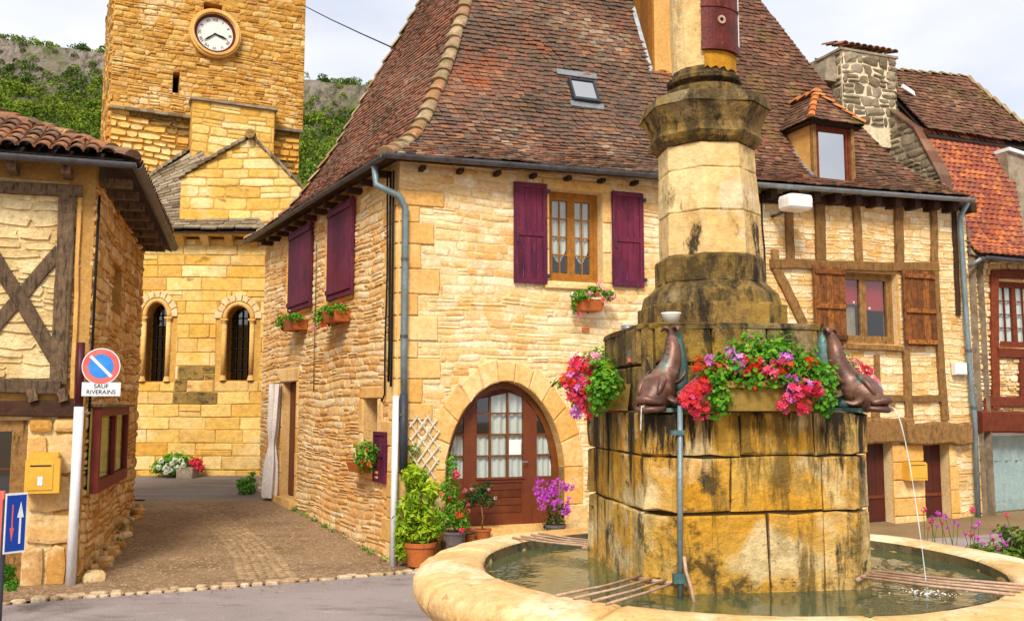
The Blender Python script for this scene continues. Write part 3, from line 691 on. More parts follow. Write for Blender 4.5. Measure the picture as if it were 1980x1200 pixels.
def roofpx(px, py):
    r = ray(px, py); best = None
    for i in range(0, 231):
        d = i * .01; pl = O3 + nF * (d - OV); t = (pl - EYE).dot(MF.n) / r.dot(MF.n); q = EYE + r * t; u = (q - O3).dot(uF); e = abs(q.z - eave_z(u) - prof(d))
        if best is None or e < best[0]: best = (e, u, d)
    return best[1], best[2]

house = thing('stone_house', 'big buff stone house with steep brown tiled roof, purple shutters and arched glazed door', 'house', at(O3, 0))
rg = random.Random(11)
# openings in the front
WN = MF.r(1062, 369, 1165, 545); AW = MF.r(862, 735, 1090, 1018)
aw_c, aw_h = (AW[0] + AW[1]) / 2, (AW[1] - AW[0]) / 2; a_sp = MF.px(975, 905)[1]; a_top = MF.px(972, 737)[1]; a_base = MF.px(975, 1017)[1]
arch = arch_rects(aw_c, aw_h, -.2, a_sp, a_top - a_sp, 48, .12)
opsF = [WN] + arch
ring_w = .24
arch_big = arch_rects(aw_c, aw_h + ring_w, -.2, a_sp - .9, a_top - a_sp + .9 + ring_w * .8, 1)
arch_ring = arch_rects(aw_c, aw_h + ring_w, a_sp - .35, a_sp, a_top - a_sp + ring_w, 12, .08)
ztopF = lambda u: eave_z(u) - .02
# quoins on the front corner
quo = []; z = 0.0; k = 0
qops = []
while z < 3.9:
    h = rg.uniform(.17, .27); w = (.44, .24)[k % 2] * rg.uniform(.85, 1.15)
    if z + h > 3.78: h = 3.86 - z
    quo.append(stone(MF, [(0.0, z), (w, z), (w, z + h), (0.0, z + h)], .004, .022, rg.random(), rg, .03)); qops.append((-.1, w, z, z + h))
    w2 = (.2, .38)[k % 2] * rg.uniform(.85, 1.1)
    quo.append(stone(ML, [(-w2, z), (0.0, z), (0.0, z + h), (-w2, z + h)], .004, .02, rg.random(), rg, .03)); z += h; k += 1
    if z > 3.84: break
top = max(eave_z(0), eave_z(USPLIT)) + .05
frontst = masonry(MF, 0, USPLIT, -.05, zE0 - .02, ch=(.065, .115), sw=(.10, .40), gap=.003, dep=(.003, .014), openings=opsF + arch_ring[0:] + qops + [(WN[0] - .09, WN[1] + .12, WN[2] - .1, WN[3] + .13)], seed=3, jit=.12, wave=.02, split=.22)
frontst += [] if zR <= zE0 else masonry(MF, 0, USPLIT, zE0 - .02, eave_z(USPLIT), ch=(.06, .1), sw=(.2, .4), planes=[halfplane((0, eave_z(0)), (USPLIT, eave_z(USPLIT)))], seed=5)
# lane side
ops_l = []
LD = ML.r(545, 738, 572, 962)          # lane door
LWn = ML.r(703, 770, 731, 905)          # small low window
SH1 = ML.r(557, 441, 599, 598); SH2 = ML.r(632, 394, 679, 575)
ops_l = [LD, LWn]
quo2 = []
for nm, rc in (('a', LD), ('b', LWn)):
    pass
frame_ops = [(LD[0] - .16, LD[1] + .1, LD[2] - .3, LD[3] + .2), (LWn[0] - .14, LWn[1] + .16, LWn[2] - .12, LWn[3] + .14), (SH1[0] - .07, SH1[1] + .1, SH1[2] - .08, SH1[3] + .13), (SH2[0] - .07, SH2[1] + .14, SH2[2] - .08, SH2[3] + .13)]
def tl(u, z, t, rng): return t
lanest = masonry(ML, -wleft, 0, -.1, zE0 - .02, ch=(.055, .11), sw=(.10, .34), gap=.005, dep=(.005, .020), openings=frame_ops + [(-.30, .1, -.2, 9)][:0] + [(-(0.2), .1, -1, 5)], seed=8, jit=.15, wave=.02, split=.25)
mb = MB(); backing(mb, MF, 0, USPLIT, -.3, zE0 + .1, opsF, d=0.0); mb.build('wall', 'mortar_buff', house)
mb = MB(); backing(mb, ML, -wleft, -.001, -.3, zE0 + .1, ops_l + [], d=0.0)
mb.build('wall', 'mortar_lane', house)
# dressed surrounds
def surround(W, rc, l, r, t, b, m, parent, rng, d=.016, name='dressed_stone', nl=4, back=-.02):
    p = []
    z0, z1 = rc[2], rc[3]; zz = z0
    for side in (0, 1):
        w = (l, r)[side]
        if w <= 0: continue
        zz = z0
        n = max(1, int((z1 - z0) / .28))
        for i in range(n):
            a = z0 + (z1 - z0) * i / n; b_ = z0 + (z1 - z0) * (i + 1) / n; ww = w * rng.uniform(.8, 1.15)
            poly = [(rc[0] - ww, a), (rc[0], a), (rc[0], b_), (rc[0] - ww, b_)] if side == 0 else [(rc[1], a), (rc[1] + ww, a), (rc[1] + ww, b_), (rc[1], b_)]
            p.append(stone(W, poly, .003, d, rng.random(), rng, .02, back))
    if t > 0: p.append(stone(W, [(rc[0] - l, z1), (rc[1] + r, z1), (rc[1] + r, z1 + t), (rc[0] - l, z1 + t)], .003, d, rng.random(), rng, .02, back))
    if b > 0: p.append(stone(W, [(rc[0] - l * .8, z0 - b), (rc[1] + r * .8, z0 - b), (rc[1] + r * .8, z0), (rc[0] - l * .8, z0)], .003, d + .02, rng.random(), rng, .02, back))
    for v, f, tt in p: mkobj(name, v, f, [tt] * len(f), m, parent, worldloc(parent))
surround(MF, WN, .085, .115, .12, .09, 'stone_quoin', house, rg)
surround(ML, LD, .15, .09, .19, .12, 'stone_quoin', house, rg)
surround(ML, LWn, .13, .15, .13, .11, 'stone_quoin', house, rg)
surround(ML, SH1, .06, .09, .12, .07, 'stone_quoin', house, rg, d=.012)
surround(ML, SH2, .06, .13, .12, .07, 'stone_quoin', house, rg, d=.012)
# fill behind shutters on lane side (closed window)
# voussoirs
def voussoirs(W, uc, hw, zs, rise, rw, n, m, parent, rng, point=0.0, jamb=None, d=.02, name='voussoir', back=-.02, stretch=1.0):
    inn = arch_curve(uc, hw, zs, rise, n * 2, point)
    cx, cz = uc, zs
    for i in range(n):
        seg = inn[2 * i:2 * i + 3]; rr = rw * rng.uniform(.9, 1.15)
        outp = []
        for (u, z) in seg:
            dx, dz = u - cx, z - cz; L_ = math.hypot(dx, dz); outp.append((u + dx / L_ * rr, z + dz / L_ * rr))
        poly = [seg[0], seg[1], seg[2], outp[2], outp[1], outp[0]]
        v, f, t = stone(W, poly, .003, d, rng.random(), rng, .015, back); mkobj(name, v, f, [t] * len(f), m, parent, worldloc(parent))
    if jamb is not None:
        for s in (-1, 1):
            z = jamb; 
            while z < zs - .02:
                h = rng.uniform(.28, .4)
                if z + h > zs - .12: h = zs - z
                w = rw * rng.uniform(.8, 1.3); a, b = uc + s * hw, uc + s * (hw + w)
                v, f, t = stone(W, [(min(a, b), z), (max(a, b), z), (max(a, b), z + h), (min(a, b), z + h)], .003, d, rng.random(), rng, .02, back)
                mkobj('jamb_stone', v, f, [t] * len(f), m, parent, worldloc(parent)); z += h
voussoirs(MF, aw_c, aw_h, a_sp, a_top - a_sp, ring_w, 11, 'stone_quoin', house, rg, .12, jamb=-.05)
for i, (v, f, t) in enumerate(quo): mkobj('quoin', v, f, [t] * len(f), 'stone_quoin', house, worldloc(house))
lim_front = 170
emit(frontst, 'stone', 'stone_buff', house, 170, 'small_stones')
emit(lanest, 'stone', 'stone_lane', house, 130, 'small_stones')
# reveals and dark rooms
def reveal(W, rc, dep, m, parent, name='reveal', th=.03):
    mb = MB(); u0, u1, z0, z1 = rc
    mb.box(W, u0 - th, u0 - .001, z0, z1, -dep, -.001); mb.box(W, u1 + .001, u1 + th, z0, z1, -dep, -.001)
    mb.box(W, u0 - th, u1 + th, z1 + .001, z1 + th, -dep, -.001); mb.box(W, u0 - th, u1 + th, z0 - th, z0 - .001, -dep, -.001)
    mb.build(name, m, parent)
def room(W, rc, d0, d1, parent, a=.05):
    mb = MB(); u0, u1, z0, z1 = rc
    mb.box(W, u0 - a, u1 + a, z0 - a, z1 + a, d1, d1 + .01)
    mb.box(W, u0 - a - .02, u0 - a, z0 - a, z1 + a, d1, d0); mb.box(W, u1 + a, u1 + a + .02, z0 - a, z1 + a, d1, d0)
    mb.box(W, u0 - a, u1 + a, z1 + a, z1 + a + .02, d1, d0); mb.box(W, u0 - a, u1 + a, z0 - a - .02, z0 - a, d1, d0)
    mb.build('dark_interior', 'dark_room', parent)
def curtain(W, u0, u1, z0, z1, d, m, parent, amp=.012, waves=6, name='curtain', sub=40, scallop=0):
    mb = MB(); n = sub; vs = []
    for i in range(n + 1):
        u = u0 + (u1 - u0) * i / n; dd = d + amp * math.sin(waves * 6.283 * i / n) ; s = scallop * abs(math.sin(math.pi * i / n * 1))
        vs += [W.P(u, z0 + s, dd), W.P(u, z1, dd)]
    fs = [(2 * i, 2 * i + 2, 2 * i + 3, 2 * i + 1) for i in range(n)]
    return mb.add(vs, fs, .5).build(name, m, parent)
# ---- upper window of the front: > frame, sash, panes
def casement(W, rc, dep, parent, wood, cols=2, rows=4, leaf=2, fr=.035, sash=.04, bar=.016, glass='glass', name='window', curt='lace', csc=0.0, room_d=.5, cz=None, ra=.05):
    u0, u1, z0, z1 = rc; mb = MB(); d = -dep
    mb.box(W, u0, u0 + fr, z0, z1, d - .05, d); mb.box(W, u1 - fr, u1, z0, z1, d - .05, d)
    mb.box(W, u0 + fr, u1 - fr, z1 - fr, z1, d - .05, d); mb.box(W, u0 + fr, u1 - fr, z0, z0 + fr, d - .05, d + .012)
    win = mb.build(name, wood, parent)
    iw = (u1 - u0 - 2 * fr) / leaf
    for k in range(leaf):
        a = u0 + fr + iw * k + .001; b = a + iw - .002; mb = MB(); dd = d - .008
        mb.box(W, a, a + sash, z0 + fr + .001, z1 - fr - .001, dd - .035, dd); mb.box(W, b - sash, b, z0 + fr + .001, z1 - fr - .001, dd - .035, dd)
        mb.box(W, a + sash, b - sash, z1 - fr - sash, z1 - fr - .001, dd - .035, dd); mb.box(W, a + sash, b - sash, z0 + fr + .001, z0 + fr + sash * 1.4, dd - .035, dd)
        ga, gb, gc, gd = a + sash, b - sash, z0 + fr + sash * 1.4, z1 - fr - sash
        for i in range(1, cols): x = ga + (gb - ga) * i / cols; mb.box(W, x - bar / 2, x + bar / 2, gc, gd, dd - .03, dd - .004)
        for j in range(1, rows): y = gc + (gd - gc) * j / rows; mb.box(W, ga, gb, y - bar / 2, y + bar / 2, dd - .029, dd - .005)
        mb.build('sash', wood, win)
        for i in range(cols):
            for j in range(rows):
                pa = ga + (gb - ga) * i / cols + bar / 2; pb = ga + (gb - ga) * (i + 1) / cols - bar / 2; pc = gc + (gd - gc) * j / rows + bar / 2; pd = gc + (gd - gc) * (j + 1) / rows - bar / 2
                tl_ = R.uniform(-.004, .004)
                MB().add([W.P(pa, pc, dd - .018 + tl_), W.P(pb, pc, dd - .018 - tl_), W.P(pb, pd, dd - .018 - tl_), W.P(pa, pd, dd - .018 + tl_)], [(0, 1, 2, 3)]).build('pane', glass, win)
        if curt: curtain(W, ga, gb, (cz if cz is not None else gc) + 0, gd, dd - .045, curt, win, .008, 3.5, scallop=csc)
    room(W, rc, d - .055, d - room_d, win, ra)
    return win
reveal(MF, WN, .16, 'plaster', house)
w1 = casement(MF, WN, .13, house, 'wood_ochre', 2, 4, 2, .05, .045, .014, 'glass', 'window', 'lace', -.16, cz=WN[2] + .40)
# ---- shutters
def panel_shutter(W, rc, parent, m, d0=.015, th=.035, mids=(.47,), rail=.05, hinges=True):
    u0, u1, z0, z1 = rc; mb = MB(); d1 = d0 + th
    mb.box(W, u0, u0 + rail, z0, z1, d0, d1); mb.box(W, u1 - rail, u1, z0, z1, d0, d1)
    ys = [z0] + [z0 + (z1 - z0) * q for q in mids] + [z1 - rail * 1.1]
    for y in ys: mb.box(W, u0 + rail, u1 - rail, y, y + rail * 1.1, d0, d1 - .001)
    s = mb.build('shutter', m, parent)
    for a, b in zip(ys, ys[1:]):
        n = 4
        for i in range(n):
            x0 = u0 + rail + (u1 - u0 - 2 * rail) * i / n; x1 = u0 + rail + (u1 - u0 - 2 * rail) * (i + 1) / n
            MB().box(W, x0 + .0015, x1 - .0015, a + rail * 1.1, b, d0 + .004, d1 - .013, R.random()).build('panel_board', m, s)
    if hinges:
        hb = MB()
        for q in (.08, .93): z = z0 + (z1 - z0) * q; hb.box(W, u1 - .01, u1 + .035, z - .018, z + .018, d0, d1 + .006)
        hb.tube([W.P(u0 + .03, z0 + (z1 - z0) * .5, d1 + .01), W.P(u0 + .03, z0 + (z1 - z0) * .40, d1 + .014)], .008, 6)
        hb.tube([W.P((u0 + u1) / 2 + .1, z0 + .03, d1 + .01), W.P((u0 + u1) / 2 + .1, z0 - .02, d1 + .02)], .007, 6)
        hb.build('hinge', 'pipe_dark', s)
    return s
panel_shutter(MF, MF.r(992, 355, 1055, 548), house, 'paint_purple')
panel_shutter(MF, MF.r(1182, 373, 1241, 555), house, 'paint_purple')
def plank_shutter(W, rc, parent, m, n=3, d0=.02, th=.03):
    u0, u1, z0, z1 = rc; s = None; e = bpy.data.objects.new('shutter', None); C.objects.link(e); e.parent = parent; WL[e.name] = worldloc(parent)
    for i in range(n):
        a = u0 + (u1 - u0) * i / n; b = u0 + (u1 - u0) * (i + 1) / n
        MB().box(W, a + .002, b - .002, z0 + R.uniform(0, .008), z1, d0, d0 + th, R.random()).build('board', m, e)
    return e
for rc in (ML.r(557, 441, 599, 598, .065), ML.r(632, 394, 679, 575, .065)):
    e = plank_shutter(ML, (rc[0], rc[1], rc[2], rc[3]), house, 'paint_purple', 4, .03, .035)
    for q in (.06, .90): z = rc[2] + (rc[3] - rc[2]) * q; MB().box(ML, rc[0] + .01, rc[1] - .01, z, z + .06, .0655, .085).build('batten', 'paint_purple', e)
# ---- arched glazed door
def arch_door():
    d = -.14; dr = bpy.data.objects.new('glazed_door', None); C.objects.link(dr); dr.parent = house; WL[dr.name] = worldloc(house)
    uc, hw, zs, rise, z0 = aw_c, aw_h, a_sp, a_top - a_sp, a_base
    # arch reveal strip
    mb = MB(); cv = arch_curve(uc, hw, zs, rise, 24, .12); cv = [(uc - hw, z0 - .2)] + cv + [(uc + hw, z0 - .2)]
    vs = []; 
    for (u, z) in cv: vs += [MF.P(u, z, .012), MF.P(u, z, -.3)]
    mb.add(vs, [(2 * i, 2 * i + 1, 2 * i + 3, 2 * i + 2) for i in range(len(cv) - 1)]); mb.build('reveal', 'plaster', house)
    # outer arch frame
    def inner(f): return [(uc + (u - uc) * (hw - f) / hw, zs + (z - zs) * (rise - f) / rise if z > zs else z) for (u, z) in cv]
    a, b = inner(.002), inner(.075); mb = MB()
    for i in range(len(a) - 1): 
        q = [a[i], a[i + 1], b[i + 1], b[i]]
        mb.plate(MF, q, d - .05, d)
    mb.build('frame', 'door_window_wood', dr)
    def zarch(u, f=.075):
        x = abs(u - uc) / (hw - f)
        if x >= 1: return zs
        lo, hi = 0, 1
        for _ in range(30):
            m = (lo + hi) / 2
            if arch_w(1, m, .12) > x: lo = m
            else: hi = m
        return zs + (rise - f) * lo
    X = lambda px, py=850: MF.px(px, py, d)[0]; Z = lambda py: MF.px(975, py, d)[1]
    m1, m2 = X(897), X(922); m3, m4 = X(1012), X(1038)
    mb = MB()
    for (a_, b_) in ((m1, m2), (m3, m4)):
        mb.plate(MF, [(a_, z0), (b_, z0), (b_, zarch(b_)), (a_, zarch(a_))], d - .045, d - .003)
    # panel below, rails
    zr = Z(932)
    mb.box(MF, m2, m3, zr, zr + .035, d - .045, d - .004); mb.box(MF, m2, m3, z0, z0 + .12, d - .045, d - .004); 
    mb.box(MF, m2, m2 + .02, z0 + .12, zr, d - .045, d - .006); mb.box(MF, m3 - .02, m3, z0 + .12, zr, d - .045, d - .006)
    mb.plate(MF, [(m2, Z(752)), (m3, Z(752)), (m3, zarch(m3)), ((m2 + m3) / 2, zarch((m2 + m3) / 2)), (m2, zarch(m2))], d - .045, d - .004)
    mb.build('door_frame', 'paint_door', dr)
    n = 4
    for i in range(n):
        a_ = z0 + .12 + (zr - z0 - .12) * i / n; b_ = z0 + .12 + (zr - z0 - .12) * (i + 1) / n
        MB().box(MF, m2 + .02, m3 - .02, a_ + .003, b_ - .003, d - .04, d - .015, R.random()).build('panel_board', 'paint_door', dr)
    MB().box(MF, m2 - .01, m3 + .012, zr + .0355, zr + .055, d - .04, d + .012).build('drip_moulding', 'paint_door', dr)
    # side lights below rail
    cols = [m2, X(948), X(982), m3]; rows = [zr + .056, Z(880), Z(842), Z(804), Z(766)]
    rows = [rows[0]] + [rows[0] + (Z(758) - rows[0]) * k / 4 for k in (1, 2, 3, 4)]
    mb = MB()
    for u in cols[1:3]: mb.box(MF, u - .011, u + .011, rows[0], rows[-1], d - .035, d - .008)
    for z in rows[1:-1]: mb.box(MF, m2, m3, z - .009, z + .009, d - .034, d - .009)
    mb.box(MF, m2, m3, rows[-1], rows[-1] + .02, d - .045, d - .004)
    mb.build('glazing_bar', 'door_window_wood', dr)
    for i in range(3):
        for j in range(4):
            t = R.uniform(-.006, .006)
            MB().add([MF.P(cols[i] + .01, rows[j] + .008, d - .022 + t), MF.P(cols[i + 1] - .01, rows[j] + .008, d - .022 - t), MF.P(cols[i + 1] - .01, rows[j + 1] - .008, d - .022 - t), MF.P(cols[i] + .01, rows[j + 1] - .008, d - .022 + t)], [(0, 1, 2, 3)]).build('pane', 'glass', dr)
    # side lights
    for (a_, b_) in ((uc - hw + .075, m1), (m4, uc + hw - .075)):
        mb = MB(); z = rows[0]
        for q in (rows[1], rows[2]): mb.box(MF, a_, b_, q - .011, q + .011, d - .035, d - .008)
        mb.box(MF, a_ - .01, b_ + .01, z0, z0 + .5, d - .045, d - .006)
        mb.build('side_light', 'paint_door', dr)
        pts = [(a_, rows[0] - .25), (b_, rows[0] - .25)] + ([(b_, zarch(b_)), (b_ + (a_ - b_) * .4, zarch(b_ + (a_ - b_) * .4)), (a_ + .02, zs)] if b_ == m1 else [(b_ - .02, zs), (a_ + (b_ - a_) * .6, zarch(a_ + (b_ - a_) * .6)), (a_, zarch(a_))])
        MB().add([MF.P(u, zz, d - .02) for u, zz in pts], [tuple(range(len(pts)))]).build('pane', 'glass', dr)
        curtain(MF, a_, b_, z0 + .45, rows[2] - .01, d - .045, 'lace', dr, .008, 3)
    curtain(MF, m2, m3, rows[0], rows[2], d - .045, 'lace', dr, .008, 7)
    curtain(MF, cols[1], m3, rows[2], rows[4], d - .05, 'lace', dr, .012, 4)
    MB().box(MF, X(985), X(1008), Z(882), Z(850), d - .017, d - .012).build('paper_notice', 'white_plastic', dr)
    MB().tube([MF.P(m3 + .03, Z(893), d), MF.P(m3 + .03, Z(893), d + .04), MF.P(m3 - .04, Z(893), d + .045)], .007, 6).build('handle', 'zinc_light', dr)
    room(MF, (uc - hw, uc + hw, z0, a_top), d - .05, d - .7, dr)
    MB().box(MF, uc - hw - .03, uc + hw + .03, -.2, a_base - .002, -.3, .05).build('doorstep', 'stone_quoin', house)
    MB().box(MF, uc - hw - .06, uc + hw + .5, -.2, a_base - .10, .05, .52).build('doorstep', 'slab_grey', house)
arch_door()
# ---- lane door and curtain
reveal(ML, LD, .14, 'plaster', house); reveal(ML, LWn, .2, 'plaster', house)
ld = MB().box(ML, LD[0], LD[1], LD[2], LD[3], -.16, -.12).build('lane_door', 'paint_door_maroon', house)
for i in range(3):
    a = LD[0] + (LD[1] - LD[0]) * i / 3; b = LD[0] + (LD[1] - LD[0]) * (i + 1) / 3
    MB().box(ML, a + .004, b - .004, LD[2] + .02, LD[3] - .02, -.1199, -.105, R.random()).build('board', 'paint_door', ld)
MB().tube([ML.P(LD[1] - .08, (LD[2] + LD[3]) / 2, -.105), ML.P(LD[1] - .08, (LD[2] + LD[3]) / 2, -.06)], .012, 8).build('handle', 'zinc_light', ld)
MB().box(ML, LD[0] - .12, LD[1] + .1, LD[2] - .32, LD[2] - .002, -.1, .10).build('doorstep', 'stone_quoin', house)
room(ML, LWn, -.2, -.5, house)
MB().box(ML, LWn[0], LWn[1], LWn[2], LWn[3], -.2, -.19).build('window', 'glass_dark', house)
s3 = ML.r(729, 834, 752, 932)
panel_shutter(ML, (s3[0], s3[1], s3[2], s3[3]), house, 'paint_purple', .02, .03, (.5,), .035, False)
# ---- door curtain (its own thing)
cu = thing('door_curtain', 'long white cloth curtain gathered beside the brown lane door', 'curtain', ML.P(LD[0], LD[2], .08))
mb = MB(); n = 48; rows_ = 26; zt = ML.px(543, 742, .05)[1]; zb = ML.px(535, 966, .12)[1]
vs = []
for j in range(rows_ + 1):
    f = j / rows_; z = zb + (zt - zb) * f; w = .5 * lerp_tab(f, [(0, .34), (.1, .36), (.30, .30), (.44, .17), (.48, .15), (.6, .24), (1, .26)]) * 1.5; c = LD[0] - .02 - .17 * (1 - f) ** 1.2
    for i in range(n):
        a = 6.283 * i / n; q = 1 + .24 * math.sin(a * 6 + f * 3); vs.append(ML.P(c + math.cos(a) * w * q * .6, z, .09 + math.sin(a) * w * .35 * q + .02))
fs = [(j * n + i, j * n + (i + 1) % n, (j + 1) * n + (i + 1) % n, (j + 1) * n + i) for j in range(rows_) for i in range(n)]
mb.add(vs, fs, .5).build('cloth', 'curtain_white', cu, True)
MB().tube([ML.P(LD[0] - .16, zt + .01, .09), ML.P(LD[1] + .02, zt + .01, .09)], .008, 6).build('curtain_rail', 'wood_grey', cu)

# ================================================================== roof
rf = MB()
samp = prof_samples(.10)
def slope_quads(mb, f0, f1, n0=0):
    s = [(0, 0), (.14, .09), (.3, .2), (.65, .6), (1.1, 1.42), (1.42, 2.15), (1.8, 3.02), (2.3, 4.1)]
    for (a, za), (b, zb_) in zip(s, s[1:]): mb.add([q + V((0, 0, -.05 if za_ else -.02)) for q, za_ in ((f0(a, za), za), (f1(a, za), za), (f1(b, zb_), zb_), (f0(b, zb_), zb_))], [(0, 1, 2, 3)], .5)
hipN = lambda d, z: at(corner_in(d), zE0 + z)
hipF = lambda d, z: at(far_in(d), zE1 + z)
splitP = lambda d, z: at(MF.P(USPLIT, 0, OV - d), eave_z(USPLIT) + z)
hipR = lambda d, z: at(right_in(d), zR + z)
slope_quads(rf, hipN, splitP); slope_quads(rf, hipF, hipN)
backR = lambda d, z: at(FB - uL * (d - OV) + uF * 5.2, zE1 + z)
slope_quads(rf, backR, hipF)
rf.add([hipN(2.3, 4.1), splitP(2.3, 4.1), backR(2.3, 4.1), hipF(2.3, 4.1)], [(0, 1, 2, 3)])
rf.build('roof', 'roof_base', house)
expo = .066
S = prof_samples(expo)
def rowsof(f0, f1, S): return [(f0(d, z), f1(d, z)) for d, z in S]
rg = random.Random(31)
def wavy(rows, amp=.012):
    return rows
def tint_patch(p, t, rng, sc=1.1, a=.35):
    return max(0, min(.999, t * (1 - a) + a * (mn.noise(p * sc) + .5)))
pf = tiles(rowsof(hipN, splitP, S), .105, rg, th=.016, lift=.017, jit=1.1, sagamt=.03, tf=lambda p, t, r: tint_patch(p, t ** 1.15, r, 1.3, .4))
pl = tiles(rowsof(hipF, hipN, S), .105, rg, th=.016, lift=.016, sagamt=.025, tf=lambda p, t, r: tint_patch(p, t, r, 1.0, .4))
def visible(pc):
    o = []
    for p in pc:
        q = project(p[0][0])
        if q and -60 < q[0] < 2040 and q[1] > -90: o.append(p)
    return o
emit(visible(pf), 'roof_tile', 'tile_main', house, 190, 'small_tiles')
emit(visible(pl), 'roof_tile', 'tile_main_left', house, 110, 'small_tiles')
# hip tiles: overlapping half-round pieces
def hip_tiles(path, r, m, parent, rng, step=.27, name='hip_tile', lift=.03, taper=1.15):
    # path: list of points, up vectors taken as +z
    pts = [V(p) for p in path]; ds = [0]
    for a, b in zip(pts, pts[1:]): ds.append(ds[-1] + (b - a).length)
    def P(s):
        for i in range(len(pts) - 1):
            if s <= ds[i + 1]: return pts[i].lerp(pts[i + 1], (s - ds[i]) / max(1e-6, ds[i + 1] - ds[i]))
        return pts[-1]
    s = 0
    while s < ds[-1] - .05:
        a, b = P(s), P(min(ds[-1], s + step * 1.12)); tg = (b - a).normalized(); sd = tg.cross(V((0, 0, 1))).normalized(); up = sd.cross(tg)
        vs = []; n = 8; ja = sd * rng.uniform(-.01, .01)
        for q, rr, li in ((a, r * taper, lift * .9), (a.lerp(b, .12), r * taper * 1.0, lift), (b, r * .9, lift * .2)):
            rr *= rng.uniform(.93, 1.06)
            for i in range(n + 1):
                t = math.pi * (i / n) ; vs.append(q + ja + sd * math.cos(t) * rr + up * (math.sin(t) * rr * .75 + li - r * .35))
        m_ = n + 1; fs = [(k * m_ + i, k * m_ + i + 1, (k + 1) * m_ + i + 1, (k + 1) * m_ + i) for k in range(2) for i in range(n)] + [tuple(range(n, -1, -1))]
        mb = MB(); mb.add(vs, fs, rng.random()); mb.build(name, m, parent, False); s += step * rng.uniform(.92, 1.08)
hip_tiles([hipN(d, z) for d, z in prof_samples(.1)], .085, 'tile_ridge', house, rg, .2)
hip_tiles([hipF(d, z) for d, z in prof_samples(.1)], .075, 'tile_ridge', house, rg, .24)
# soffit boards + rafters
def soffit(mb, W, u0, u1, zf, d, zoff=-.03):
    n = max(1, int((u1 - u0) / .5))
    for i in range(n):
        a = u0 + (u1 - u0) * i / n; b = u0 + (u1 - u0) * (i + 1) / n
        mb.hexa([W.P(a, zf(a) - .06, d), W.P(b, zf(b) - .06, d), W.P(b, zf(b) + .05, -.1), W.P(a, zf(a) + .05, -.1), W.P(a, zf(a) - .03, d), W.P(b, zf(b) - .03, d), W.P(b, zf(b) + .08, -.1), W.P(a, zf(a) + .08, -.1)])
mb = MB(); soffit(mb, MF, -OV * .9, USPLIT, eave_z, OV - .02); soffit(mb, ML, -wleft - OV * .9, OV * .9, lambda u: zE0 - .05 * u / wleft, OV - .02); mb.build('soffit', 'wood_dark', house)
for i in range(9): u = .2 + i * .42; MB().box(MF, u, u + .05, eave_z(u) - .105, eave_z(u) - .062, 0, OV - .10, R.random()).build('rafter_end', 'wood_dark', house)
for i in range(12): u = -.3 - i * .44; MB().box(ML, u, u + .07, zE0 - .13, zE0 - .065, 0, OV - .06, R.random()).build('rafter_end', 'wood_dark', house)
# gutters: half-round channels
def gutter(pts, r, m, parent, joints=.62, name='gutter', tilt=None):
    pts = [V(p) for p in pts]; g = None; vs = []; n = 8; mb = MB(); out_ = []
    tg = (pts[-1] - pts[0]); tg.z = 0; tg.normalize(); sd = V((tg.y, -tg.x, 0))
    for p in pts:
        for i in range(n + 1): t = math.pi + math.pi * i / n; vs.append(p + sd * math.cos(t) * r + V((0, 0, math.sin(t) * r)))
        for i in range(n, -1, -1): t = math.pi + math.pi * i / n; vs.append(p + sd * math.cos(t) * (r - .006) + V((0, 0, math.sin(t) * (r - .006))))
    m_ = 2 * n + 2
    fs = [(k * m_ + i, k * m_ + (i + 1) % m_, (k + 1) * m_ + (i + 1) % m_, (k + 1) * m_ + i) for k in range(len(pts) - 1) for i in range(m_)] + [tuple(range(m_)), tuple(range((len(pts) - 1) * m_ + m_ - 1, (len(pts) - 1) * m_ - 1, -1))]
    mb.add(vs, fs); g = mb.build(name, m, parent, False)
    A, B = pts[0], pts[-1]; k = int((B - A).length / joints)
    for i in range(1, k):
        p = A.lerp(B, i / k); q = p + tg * .02; mb = MB(); vs = []
        for c in (p, q):
            for j in range(n + 1): t = math.pi + math.pi * j / n; vs.append(c + sd * math.cos(t) * (r + .004) + V((0, 0, math.sin(t) * (r + .004))))
        mb.add(vs, [(j, j + 1, j + n + 2, j + n + 1) for j in range(n)]).build('gutter_bracket', m, g)
    return g
gutter([MF.P(-OV - .02, eave_z(0) - .012, OV + .03), MF.P(MF.px(1285, 345)[0], eave_z(USPLIT) - .03, OV + .03)], .05, 'zinc', house)
gutter([ML.P(-wleft - OV - .05, zE1 - .03, OV + .02), ML.P(OV - .02, zE0 - .03, OV + .02)], .04, 'zinc', house)
# skylight on the front slope
def slope_frame(u, d):
    p = front_pt(u, d); q = front_pt(u, d + .05); up = (q - p).normalized(); nn = uF.cross(up).normalized(); 
    if nn.z < 0: nn = -nn
    return p, up, nn
ua, da = roofpx(1104, 203); ub, db = roofpx(1165, 203); ut, dt_ = roofpx(1125, 158)
p, up, nn = slope_frame((ua + ub) / 2 - .02, (da + db) / 2)
sk = bpy.data.objects.new('skylight', None); C.objects.link(sk); sk.parent = house; WL[sk.name] = worldloc(house)
hgt = (front_pt(ut, dt_) - front_pt(ut, da)).length; w = (ub - ua) * .40; hgt *= .86
def slab(mb, p, up, nn, x0, x1, y0, y1, h0, h1, t=.5):
    f = lambda x, y, h: p + uF * x + up * y + nn * h
    mb.hexa([f(x0, y0, h0), f(x1, y0, h0), f(x1, y1, h0), f(x0, y1, h0), f(x0, y0, h1), f(x1, y0, h1), f(x1, y1, h1), f(x0, y1, h1)], t)
mb = MB(); fw = .024
